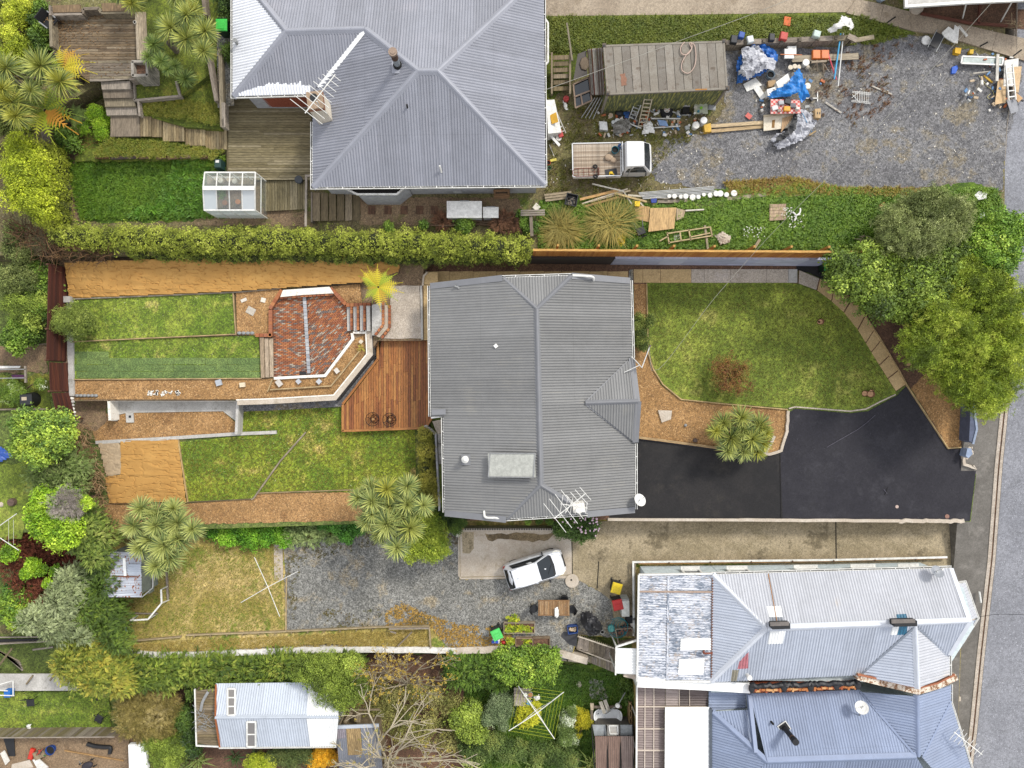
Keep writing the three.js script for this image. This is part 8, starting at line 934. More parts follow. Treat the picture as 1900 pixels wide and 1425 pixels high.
// ---------- timber, pipes and sheets along the fence ----------
{const y=LN;for(let i=0;i<6;i++)pole('scaffold_pipe',['topmost','second','third','fourth','fifth','lowest'][i]+' pipe of the silver bundle below the gravel yard',1183+R(4)+i*1.5,358+i*2.2,1322+R(6)+i,346+i*2.6,y+.2+(i%2)*.05,.028,'#b3b5b5','pipe',y+.22,'silver pipes in the bundle');
const T2=(l,a,b,w,c)=>bar('timber_plank',l,...a,...b,y+.2+R(.15),w,.05,c,'plank','loose timber below the truck');T2('upper orange tinted board at the left of the timber pile below the truck',[1076,370],[1150,352],.14,'#c9a06a');T2('pale batten lying over the orange tinted board below the truck',[1080,378],[1165,350],.08,'#d8ccb8');T2('tan board ending under the crossed battens below the truck',[1095,374],[1170,353],.1,'#c4b498');T2('brown board lowest at the left of the timber pile',[1085,383],[1160,362],.12,'#a98858');T2('longest white batten slanting out from under the truck',[1099,341],[1158,355],.08,'#e0dccf');T2('white batten hanging down over the tussock edge',[1155,352],[1176,384],.07,'#d8d4c8');T2('tan board in the middle of the timber pile below the truck',[1140,358],[1200,374],.1,'#d0b888');T2('pale board pointing at the silver pipe bundle',[1165,362],[1240,368],.1,'#ddd6c6');T2('short white batten on the plywood offcut',[1188,376],[1206,396],.08,'#dad6cc');bar('timber_plank','upper weathered plank right of the bucket row',1350,368,1421,361,y+.2,.2,.06,'#b3a692','plank');bar('timber_plank','lower weathered plank behind the bucket row',1220,374,1380,369,y+.12,.16,.06,'#a39888','plank');bar('timber_plank','grey plank in the grass below the bucket row',1290,380,1345,379,y+.14,.26,.05,'#8f8472','plank');bar('timber_plank','pale plank at the gravel edge beside the stepping panel',1449,362,1512,361,y+.15,.12,.06,'#a8947a','plank');
const sh=(l,p,c,h)=>{const q=thing('plywood_sheet',l,'plywood',P(p[0][0],p[0][1],y));put(q,'sheet',pp(p,y+h,.03),wood(c));};sh('square plywood sheet right of the tussocks',[[1207,386],[1255,385],[1251,424],[1203,430]],'#cfae7c',.42);sh('plywood offcut half under the square sheet',[[1178,380],[1206,384],[1204,412],[1180,406]],'#c4a270',.34);sh('pale worn board end right of the square plywood',[[1255,386],[1272,390],[1268,404],[1255,409]],'#b9a68a',.3);
const bw=['white bottle drum','square white can','small white jar','white folded cloth tub','round white lid','dented white can','white jug','white tub with teal label','grey white bottle','clear tub','square white box','big round white lid'];for(const[i,x]of[1240,1250,1262,1270,1284,1294,1304,1316,1326,1334,1346,1360].entries())bucket(bw[i]+' in the row along the weathered plank',x,368-(x-1240)*.05+R(-2,2),y+.1,pick(['#dcdcd8','#cfd2d0','#e2e0da']),i%5===4||i===11?.17:R(.1,.15),R(.15,.3),'#dedcd4','tub');
flat('yellow_case','bright yellow case on the plywood offcut',[[1178,373],[1188,373],[1187,383],[1178,382]],y+.5,'#dcb81e',.2,'case');flat('blue_bag','dark blue packet among the white tubs',[[1208,369],[1219,368],[1218,376],[1209,376]],y+.35,'#2a3f8a',.12,'packet');const yb=thing('paper_sack','yellow printed sack lying below the tussocks','sack',P(1153,445,y));put(yb,'sack',crumple([[1146,430],[1162,436],[1158,452],[1152,462],[1144,452]],y,.12,.05,1.5,.05),col('#d9b81c',.6));put(yb,'print',[box(P(1152,444,y+.26),.2,.012,.03,.4),box(P(1151,447,y+.26),.03,.012,.16,.3),box(P(1155,448,y+.26),.12,.012,.03,.9)],MAT.black);const bc=T('black_chair','overturned black plastic chair below the timber pile','chair',1187,431,y,20);loc(bc,'seat',rbox(V(0,.3,0),.5,.06,.44),MAT.black);loc(bc,'backrest',BX(0,.12,.24,.48,.4,.05,0,.6),MAT.black);for(const s of[-1,1])loc(bc,'leg',rod(V(s*.2,.3,-.2),V(s*.26,.5,-.55),.02),MAT.steel);const wf=thing('timber_trellis','pale timber frame with cross bars in the long grass','frame',P(1272,436,y));for(const[a,b]of[[[1238,433],[1318,421]],[[1241,450],[1322,437]],[[1238,431],[1242,452]],[[1278,425],[1282,446]],[[1318,420],[1322,439]],[[1262,430],[1264,446]],[[1224,447],[1240,438]],[[1280,440],[1318,432]]])put(wf,'rail',pb(...a,...b,y+.4,.07,.07),wood('#cdbb90'));bar('timber_post','grey post leaning beside the pale timber frame',1308,418,1314,464,y+.3,.12,.1,'#a0957f','post');flat('white_packet','white packet inside the pale timber frame',[[1250,437],[1262,435],[1262,444],[1252,446]],y+.2,'#d8d4c8',.06,'packet');
const pd=thing('broken_pallet','weathered plank panel lying in the white flowered grass','panel',P(1443,395,y));for(let i=0;i<5;i++)put(pd,'plank',pp([[1428,379+i*6.2],[1459,378+i*6],[1458,383.6+i*6],[1428,384.6+i*6.2]],y+.3+R(.02),.04),wood(pick(['#b39c84','#c0a98e','#a38c72'])));for(const[x,q,a]of[[1446,408,.4],[1438,420,1.2]])solo('plastic_ring',x>1440?'white curved rim piece above the other by the plank panel':'white curved rim piece below the other by the plank panel','ring',new THREE.TorusGeometry(.3,.05,6,14,2).rotateX(Math.PI/2).rotateY(a).translate(P(x,q,0).x,y+.3,P(x,q,0).z),MAT.white);bar('timber_plank','short board standing in the grass near the fence posts',1400,460,1410,444,y+.3,.16,.05,'#a3967c','plank');solo('stone_heap','pale crumpled stone heap right of the timber frame','rubble',crumple([[1324,438],[1338,432],[1354,440],[1350,452],[1334,456]],y,.3,.07,2,.25),G.concPale);flat('brick','single orange brick in the long grass',[[1631,381],[1641,374],[1644,379],[1634,385]],y+.2,'#b07a4a',.12,'brick');flat('white_sheet','torn white sheet at the corner of the verge',[[1808,362],[1816,355],[1832,358],[1830,368],[1816,371]],y+.2,'#e0e0dc',.04,'sheet');flat('white_sheet','small white bag on the verge below the torn sheet',[[1816,396],[1826,394],[1828,402],[1820,404]],y+.2,'#dcdcdc',.1,'bag');const cx=thing('cardboard_box','large flattened cardboard box between the trees by the road','cardboard',P(1817,438,y));put(cx,'flap',pp([[1786,436],[1820,424],[1845,412],[1849,450],[1830,452],[1790,460]],y+.35,.05),col('#b08a62',.9));put(cx,'flap',pp([[1786,437],[1848,414],[1849,428],[1787,446]],y+.5,.03),col('#ba946c',.9));pole('timber_pole','white pole end right of the square plywood',1272,391,1306,389,y+.3,.05,'#d0cabc');const pl3=thing('pallet','grey slatted pallet piece at the corner of the northern house','pallet',P(1036,364,y));for(let i=0;i<3;i++)put(pl3,'slat',pb(1010+i,362+i*5,1060,356+i*5,y+.2,.12,.04),wood('#a89a82'));const db=T('dark_bin','open black square bin of rubble by the tussock','bin',1059,375,y,-12);loc(db,'bin',loft([[0,.22],[.55,.34],[.55,.3],[.3,.26]].map(([h,w])=>[[-w,h,-w],[w,h,-w],[w,h,w],[-w,h,w],[-w,h,-w]])),MAT.black);loc(db,'contents',Array.from({length:16},()=>BX(R(-.2,.2),.32,R(-.2,.2),.12,.08,.08,R(3))),col('#7d756c',.9));
}
const pane=new THREE.MeshPhysicalMaterial({color:'#eef2f0',roughness:.12,transmission:.9,thickness:0,side:THREE.DoubleSide}),frost=new THREE.MeshPhysicalMaterial({color:'#dfe6ea',roughness:.7,transmission:.45,thickness:0,side:THREE.DoubleSide});
// greenhouse
{const y=LN+.1,t=thing('greenhouse','small white framed greenhouse beside the old timber decks','greenhouse',P(430,358,LN)),E=y+1.75,T0=y+2.35,A=[380,320,E],B2=[474,320,E],C=[473,349.5,T0],D=[377,349.5,T0],F=[379,390,E],G0=[473.5,390,E],v=(a)=>P(...a),L=(a,b,f)=>v(a).lerp(v(b),f);
for(let i=0;i<4;i++){const q=(a,b,c,d)=>fan([L(a,b,i/4+.01),L(a,b,(i+1)/4-.01),L(d,c,(i+1)/4-.01),L(d,c,i/4+.01)].map((p)=>p.toArray()));put(t,'roof_pane',q(A,B2,C,D),pane);put(t,'roof_pane',q(F,G0,C,D),i===1||i===2?pane:frost);}
for(let i=0;i<=4;i++){const k=i/4;put(t,'glazing_bar',[beam(L(A,B2,k),L(D,C,k),.05,.05),beam(L(F,G0,k),L(D,C,k),.05,.05),beam(L(F,G0,k),L(F,G0,k).setY(LN),.05,.05),beam(L(A,B2,k),L(A,B2,k).setY(LN),.05,.05)],MAT.white);}
put(t,'ridge_board',beam(v(D).add(V(0,.06,0)),v(C).add(V(0,.06,0)),.22,.05),MAT.white);put(t,'frame',[beam(v(A),v(B2),.07,.08),beam(v(F),v(G0),.07,.08),beam(v(A),v(D),.06,.06),beam(v(F),v(D),.06,.06),beam(v(B2),v(C),.06,.06),beam(v(G0),v(C),.06,.06),beam(v(A).setY(y+.9),v(B2).setY(y+.9),.04,.04),beam(v(F).setY(y+.9),v(G0).setY(y+.9),.04,.04),beam(v(B2).setY(y+.9),v(G0).setY(y+.9),.04,.04)],MAT.white);
const w=(a,b,m)=>put(t,'wall_pane',fan([v(a),v(b),v(b).setY(LN),v(a).setY(LN)].map((p)=>p.toArray())),m);w(B2,G0,pane);w(A,F,pane);w(A,B2,pane);w(F,G0,frost);for(const[x,q,c]of[[405,333,'#c9bfae'],[412,337,'#dcd6c8'],[428,335,'#b9a892'],[438,338,'#d6d0c2'],[444,376,'#b0703a'],[420,378,'#8a5a34']])put(t,'pot',cyl(P(x,q,LN+.5),.12,.15,.22,9),col(c,.8));put(t,'bench',pp([[384,326],[470,326],[470,342],[384,342]],LN+.5,.04),oldW[2]);put(t,'bench',pp([[400,370],[455,370],[455,386],[400,386]],LN+.4,.04),oldW[0]);put(t,'floor',pp([[382,324],[482,324],[482,392],[382,392]],LN+.03,.03),G.dirt);}
// beside the northern house
for(const[x0,x1,y0,y1,l,h]of[[829,894,373,404,'large white chest freezer against the northern house',.9],[896,925,384,404,'small white box beside the large chest freezer',.75]]){const t=thing('chest_freezer',l,'freezer',P((x0+x1)/2,y1,LN));put(t,'body',prism(xz([[x0+1,y0+1],[x1-1,y0+1],[x1-1,y1-1],[x0+1,y1-1]],LN+h),LN,LN+h-.08),col('#cfd0d2',.5));put(t,'lid',pp([[x0,y0],[x1,y0],[x1,y1],[x0,y1]],LN+h,.08),MAT.white);put(t,'hinge',box(P((x0+x1)/2,y0,LN+h-.02),.5,.05,.06),MAT.grey);}
{const t=thing('stepping_pavers','row of brown square pavers in the gravel behind the hedge','pavers',P(750,390,LN));for(const x of[690,720,750,779,806])for(const[a,b]of[[0,0],[7,0],[0,8],[7,8]])put(t,'paver',pp([[x-7+a,382+b],[x-.6+a,382+b],[x-.6+a,389.4+b],[x-7+a,389.4+b]],LN+.05+R(.01),.06),wood(pick(['#6d4f3c','#775843','#644937'])));}
B('dead_fern','rust brown dead fern beside the white chest freezer','fern',auto([[820,408],[935,405],[950,412],[925,412]],2.7,.4,.5,.1),LN,420,.34,['#54392a','#6b4c36','#463225'],'spray',{dir:1,m:dryM});B('green_shrub','small green shrubs in the shade behind the hedge','shrub',auto([[860,415],[975,408],[985,420],[720,418,.7],[785,416,.6],[965,395,.6]],2.7,.42,.7,.1),LN,900,.18,PAL.mid,'broad');
wheelie('bright green lidded bin squeezed beside the worn white roof',424,62,LN+1.3,0,'#1c3a22','#35b53f');{const t=T('storage_bin','dark teal bin at the edge of the old timber deck','bin',413,310,LN+.1);loc(t,'body',rbox(V(0,0,0),.36,.7,.5),col('#1f3f3a',.6));loc(t,'label_plate',BX(0,.71,-.1,.2,.01,.14),MAT.white);}bucket('round dark tub on the old timber deck by the handrail',557,336,LN+.42,'#33383c',.22,.3,'#2b3035','tub');{const t=thing('timber_stand','grey slatted timber stand on a post by the tussocks','stand',P(985,395,LN));for(let i=0;i<3;i++)put(t,'slat',pb(966,391+i*4,1011,390+i*4,LN+.9,.09,.03),greyW[3]);put(t,'post',pb(985,398,987,438,LN+.8,.18,.12),greyW[2]);}flat('carton','small white carton lying by the slatted stand',[[988,385],[995,376],[1003,384],[996,392]],LN+.3,'#dcd6c8',.2,'carton');
{const t=T('garden_chair','black chair with leaves on its seat at the upper deck corner','chair',101,47,3.78,-38);loc(t,'seat',BX(0,.4,0,.62,.05,.7),MAT.black);loc(t,'backrest',BX(-.3,.65,0,.06,.5,.7,0,0,.25),MAT.black);loc(t,'armrest',BX(0,.6,-.36,.6,.04,.06),MAT.grey);loc(t,'armrest',BX(0,.6,.36,.6,.04,.06),MAT.grey);for(const x of[-.27,.27])for(const z of[-.32,.32])loc(t,'leg',BX(x,.2,z,.05,.4,.05),MAT.black);loc(t,'dead_leaves',Array.from({length:14},()=>BX(R(-.22,.25),.435,R(-.25,.25),.08,.01,.04,R(3))),wood('#a3855c'));}bucket('small white pot on the pale bench edge',252,43,4.2,'#d6d2c8',.08,.12,'dark','pot');
// tin shed
{const t=thing('tin_shed','small shed with streaked white corrugated roof under the cabbage tree','shed',P(230,1066,LS)),p=plane([191,1024,.75],[263,1108,.65],[262,1024,.65]);put(t,'roof_sheet',roofFace([[192,1024],[262,1024],[263,1108],[193,1108]],p,.15,.02,V(1,0,0)),RM.rusty);put(t,'ridge_flashing',beam(p.hit(231,1035).add(V(0,.04,0)),p.hit(233,1068).add(V(0,.04,0)),.16,.03),RM.bright);put(t,'rust_seam',beam(p.hit(208,1069).add(V(0,.03,0)),p.hit(258,1070).add(V(0,.03,0)),.06,.02),col('#7a4a30',.9));const u=raised(p,.04);put(t,'patch_sheet',roofFace([[238,1046],[262,1046],[262,1066],[237,1066]],u,.15,.02,V(1,0,0)),RM.garage);put(t,'wall',prism(xz([[197,1028],[258,1028],[259,1104],[198,1104]],.65),LS,.6),col('#8d958c',.8));put(t,'side_panel',[0,1,2,3].map((i)=>beam(P(281,1040+i*15,LS+.3),P(281,1054+i*15,LS+.3),.05,.6)),col('#97a096',.7));put(t,'frame',[pb(283,1040,283,1090,LS+.9,.06,.08),pb(263,1108,283,1091,LS+.8,.06,.08)],MAT.white);}
// handrail, clotheslines
{const t=thing('handrail','bent white pipe handrail below the tin shed','railing',P(285,1120,LS)),y=LS+1,q=[[299,1094,y],[300,1119,y],[275,1149,y],[242,1151,y]].map((p)=>P(...p));for(let i=0;i<3;i++)put(t,'rail',beam(q[i],q[i+1],.09,.06),MAT.white);for(const[x,z,k]of[[312,1087,0],[314,1113,1],[288,1141,2],[256,1142,3]])put(t,'post',rod(P(x,z,LS),q[k],.045),MAT.white);}
{const t=thing('washing_line','bare four armed washing line on the dry lawn edge','washing line',P(494,1088,LS)),y=LS+1.9;put(t,'pole',rod(P(491,1085,LS),P(497,1089,y),.03),MAT.steel);for(const[a,b]of[[472,1034],[519,1144],[447,1118],[553,1060]])put(t,'arm',rod(P(497,1089,y),P(a,b,y+.05),.022),MAT.white);}
{const t=thing('rotary_washing_line','white rotary washing line with yellow green cords on the lush grass','washing line',P(992,1321,LB)),y=LB+2,c=P(996,1323,y),q=[[1046,1284],[1029,1371],[944,1356],[961,1272]].map(([a,b])=>P(a,b,y+.25));put(t,'pole',rod(P(992,1319,LB),c,.035),MAT.steel);q.forEach((p)=>put(t,'arm',[rod(c,p,.03),rod(c.clone().add(V(0,-.4,0)),c.clone().lerp(p,.6),.018)],MAT.white));for(const f of[.4,.55,.7,.85,.99])for(let i=0;i<4;i++)put(t,'cord',rod(c.clone().lerp(q[i],f),c.clone().lerp(q[(i+1)%4],f),.01,.01,4),col('#a8b41e',.6));}
// garage and slate shed
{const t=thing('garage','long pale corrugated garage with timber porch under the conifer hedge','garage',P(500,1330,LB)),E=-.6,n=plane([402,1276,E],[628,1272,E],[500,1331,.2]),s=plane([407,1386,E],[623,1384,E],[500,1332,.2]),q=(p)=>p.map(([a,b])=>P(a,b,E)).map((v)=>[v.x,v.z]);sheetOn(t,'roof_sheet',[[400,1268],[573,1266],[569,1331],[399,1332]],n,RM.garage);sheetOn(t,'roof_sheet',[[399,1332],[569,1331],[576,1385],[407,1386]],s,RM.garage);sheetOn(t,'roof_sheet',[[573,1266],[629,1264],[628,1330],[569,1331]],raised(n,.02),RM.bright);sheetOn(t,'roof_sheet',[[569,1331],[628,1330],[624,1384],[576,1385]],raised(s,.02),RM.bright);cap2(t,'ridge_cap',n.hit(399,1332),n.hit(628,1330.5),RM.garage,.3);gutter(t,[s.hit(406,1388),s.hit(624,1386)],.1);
for(const[p,x0,x1,y0,y1,k,m]of[[raised(n,.06),423,437,1278,1327,3,n],[raised(s,.06),459,475,1338,1384,2,s]]){const w=put(t,'skylight',[[x0,y0,x1,y0],[x0,y1,x1,y1],[x0,y0,x0,y1],[x1,y0,x1,y1]].map(([a,b,c,d])=>beam(p.hit(a,b),p.hit(c,d),.1,.06)),MAT.white);put(w,'pane',fan([[x0,y0],[x1,y0],[x1,y1],[x0,y1]].map(([a,b])=>p.hit(a,b).addScaledVector(p.n,-.02).toArray())),col('#7d7a78',.2));for(let i=1;i<k;i++)put(w,'glazing_bar',beam(p.hit(x0,y0+(y1-y0)*i/k),p.hit(x1,y0+(y1-y0)*i/k),.07,.06),MAT.white);}
put(t,'rusty_verge',[beam(n.hit(401,1270),n.hit(400,1331),.1,.06),beam(s.hit(400,1333),s.hit(408,1386),.1,.06)],col('#9a5a32',.9));put(t,'wall',prism(q([[405,1280],[622,1276],[619,1380],[411,1382]]),LB,E-.1),wallW);
const d=thing('timber_porch','slatted timber porch deck at the end of the pale garage','porch',P(382,1330,LB));boards(d,[[363,1279],[399,1278],[405,1383],[365,1382]],E-.1,1,5,oldW,90);put(d,'edge_rail',[pb(361,1279,364,1384,E-.02,.07,.1),pb(363,1384,406,1386,E-.02,.07,.1)],MAT.white);for(const[x,z]of[[364,1282],[366,1380]])put(d,'post',rod(P(x,z,E).setY(LB),P(x,z,E-.1),.06),oldW[0]);stuff(solo('wire_tangle','tangle of grey wire mesh on the porch deck','wire',Array.from({length:34},()=>{const p=P(R(366,396),R(1318,1355),E+R(.05,.25));return rod(p,p.clone().add(V(R(-.7,.7),R(-.08,.08),R(-.7,.7))),.012,.012,4);}),MAT.steel));solo('plastic_strip','curled grey strip at the top of the porch deck','strip',sweep(rect(.16,.03),pl([[386,1284],[380,1294],[375,1304],[372,1320]],E+.05)),MAT.grey);
const h=thing('slate_shed','dark ribbed shed roof with tan patch beside the bare tree','shed',P(665,1390,LB)),p=plane([623,1350,-.5],[703,1346,-.5],[630,1440,-1]);sheetOn(h,'roof_sheet',[[623,1350],[703,1346],[712,1450],[632,1450]],p,sheetMetal('#74777f',{ox:820,stain:'#8a8270',am:.5}),{amp:.014,pitch:.12});put(h,'patch_sheet',roofFace([[642,1350],[669,1349],[672,1400],[646,1401]],raised(p,.02),.12,.014),wood('#b59c70'));put(h,'patch_sheet',roofFace([[623,1352],[641,1352],[642,1369],[624,1371]],raised(p,.02),.12,.014),col('#8d8790',.7));put(h,'ridge_board',beam(p.hit(621,1349),p.hit(703,1346),.2,.1),RM.garage);put(h,'wall',prism(xz([[628,1352],[700,1350],[706,1450],[636,1450]],-.8),LB,-1.1),oldW[1]);put(h,'open_frame',[pb(630,1345,642,1319,-.8,.1,.1),pb(642,1318,704,1317,-.8,.1,.1),pb(640,1341,652,1322,-.8,.2,.1),pb(664,1340,666,1322,-.8,.3,.08)],oldW[2]);}
flat('tin_roof','little white ribbed shed roof at the bottom edge by the dirt yard',pl([[238,1382],[268,1380],[275,1440],[240,1440]],-1.6).map((v)=>[v.x/S(-1.6)+950,v.z/S(-1.6)+712.5]),-1.6,RM.bright,.3,'shed');
// south yard things
wheelie('yellow lidded wheelie bin nearest the pale house',1140,1083,LS,-15,'#26282a','#d9bd12');wheelie('red lidded wheelie bin below the yellow lidded one',1142,1113,LS,12,'#26282a','#b8221e');wheelie('green lidded wheelie bin by the timber planters',922,1167,LS,25,'#1c2a1e','#4fc45e');wheelie('bright green wheelie bin in the corner under the blue grey wall',1526,497,LM,180,'#14301a','#1fb04a');wheelie('orange yellow lidded bin half hidden under the trees',1563,496,LM,180,'#26282a','#d6981a');
{const y=LS,t=thing('outdoor_table','slatted brown outdoor table with a white cloth on the gravel','table',P(1021,1128,y));for(let i=0;i<23;i++)put(t,'slat',pp([[999+i*2.52,1114],[1001+i*2.52,1114],[1001+i*2.52,1142],[999+i*2.52,1142]],y+.75,.03),wood(pick(['#a07c54','#b08c62','#94704a','#b99870'])));for(const yy of[1114.5,1141.5])put(t,'rail',pb(998,yy,1057,yy,y+.76,.06,.05),wood('#94704a'));for(const[a,b]of[[1001,1116],[1055,1116],[1001,1140],[1055,1140]])put(t,'leg',rod(P(a,b,y),P(a,b,y+.73),.04,.04,4),wood('#8a6844'));solo('white_cloth','crumpled white cloth on the brown slatted table','cloth',crumple([[1029,1126],[1035,1125],[1037,1138],[1034,1146],[1029,1142]],y+.76,.1,.04,3,.05),MAT.white);for(const[a,b,r,l]of[[990,1125,90,'at the west end of the slatted table'],[1046,1107,0,'behind the slatted table'],[1060,1126,-90,'at the east end of the slatted table']]){const c=T('outdoor_chair','black outdoor chair '+l,'chair',a,b,y,r,'black chairs round the slatted table');loc(c,'seat',cyl(V(0,.42,0),.26,.26,.05,14),MAT.black);loc(c,'backrest',new THREE.CylinderGeometry(.28,.26,.4,14,1,true,Math.PI*.6,Math.PI*.8).translate(0,.66,0),MAT.black);for(const i of[0,1,2,3])loc(c,'leg',rod(V(0,.42,0),V(Math.cos(i*1.57+.8)*.3,0,Math.sin(i*1.57+.8)*.3),.02),MAT.black);}
solo('covered_bike','motorbike shape under a black cover at the head of the stairs','covered bike',crumple([[1078,1132],[1092,1130],[1104,1138],[1117,1156],[1112,1168],[1104,1177],[1092,1172],[1082,1158],[1074,1146]],y,.85,.07,1.6,.3),col('#26262a',.5));const cd=thing('concrete_disc','round pale concrete disc with a centre hole by the parked car','disc',P(1061,1077,y));put(cd,'disc',cyl(P(1061,1077,y),.44,.42,.14,26),G.concPale);put(cd,'hole',cyl(P(1060,1076,y+.13),.06,.06,.02,10),MAT.dark);const cb=thing('metal_cabinet','tall pale metal cabinet by the red lidded bin','cabinet',P(1160,1128,y));put(cb,'body',prism(xz([[1153,1111],[1167,1111],[1168,1143],[1154,1144]],y+.9),y,y+.9),col('#b9bcb6',.6));put(cb,'top',pp([[1152.5,1115],[1167.5,1115],[1168,1144],[1154,1144.5]],y+.94,.04),col('#cfd0ca',.6));put(cb,'back_rail',pb(1152,1112,1167,1112,y+.96,.05,.06),MAT.grey);const hr=T('hose_reel','tangle of teal hose on a reel by the peeling lean-to','hose',1156,1162,y);loc(hr,'reel',BX(0,.2,.1,.5,.4,.4,.4),col('#0f5560',.6));loc(hr,'hose',[0,1,2,3,4].map((i)=>tube(Array.from({length:8},(_,k)=>V(Math.cos(k*.8+i)*(.3+i*.08)-.1*i,.3+.05*i,Math.sin(k*.8+i)*(.35+i*.07)-.1)),.018,5,30)),col('#1f7d86',.6));bucket('teal tub beside the hose reel',1133,1163,y,'#3f8f8a',.22,.3,'#5fa8a0','tub');bucket('small white pot at the foot of the black cover',1117,1171,y,'#d0d0cc',.12,.2,'dark','pot');bucket('white paint tin right of the hose reel',1173,1155,y,'#d8d4cc',.16,.3,'#e0d8d0','tin');solo('black_box','black box between cabinet and hose reel','box',rbox(P(1168,1147,y),.6,.4,.4),MAT.black);
const bc=thing('plastic_crate','dark blue crate holding oddments by the stairs','crate',P(1062,1168,y));for(const[a,b,c,d]of[[1053,1163,1071,1161],[1055,1177,1072,1174],[1053,1163,1055,1177],[1071,1161,1072,1174]])put(bc,'side',pb(a,b,c,d,y+.35,.05,.35),col('#1d3f7d',.5));put(bc,'contents',Array.from({length:14},()=>ball(P(1063+R(-6,6),1168+R(-4,4),y+.22),.07,.05,.06,6)),col('#b9a58a',.8));flat('black_sheet','flat dark sheet on the gravel under the blue crate',[[1045,1172],[1072,1174],[1070,1200],[1056,1196],[1040,1180]],y+.04,'#3a3a3d',.02,'sheet');const wc=thing('white_box','white and blue box in front of the green lidded bin','box',P(920,1185,y));put(wc,'body',prism(xz([[917,1176],[930,1175],[926,1194],[913,1192]],y+.35),y,y+.35),MAT.white);for(const x of[914,921])put(wc,'blue_foot',box(P(x+1,1191,y+.37),.18,.06,.16),col('#2450b8',.5));solo('watering_can','red watering can beside the corner herbs','watering can',[ball(P(934,1192,y+.15),.16,.15,.12,8),rod(P(938,1195,y+.2),P(944,1197,y+.3),.03)],col('#a81f1a',.5));const rb=thing('scrap_box','open crate of rusty scrap against the peeling lean-to','crate',P(1165,1185,y));for(const[a,b,c,d]of[[1142,1168,1172,1166],[1148,1196,1182,1190],[1142,1168,1148,1196],[1172,1166,1182,1190]])put(rb,'side',pb(a,b,c,d,y+.5,.06,.5),wood('#a89a88'));put(rb,'scrap',Array.from({length:18},()=>BX(0,0,0,R(.2,.6),.04,.06,R(3)).translate(P(1163+R(-11,11),1182+R(-8,8),0).x,y+R(.2,.5),P(0,1182+R(-8,8),0).z)),col('#7a5548',.9));}
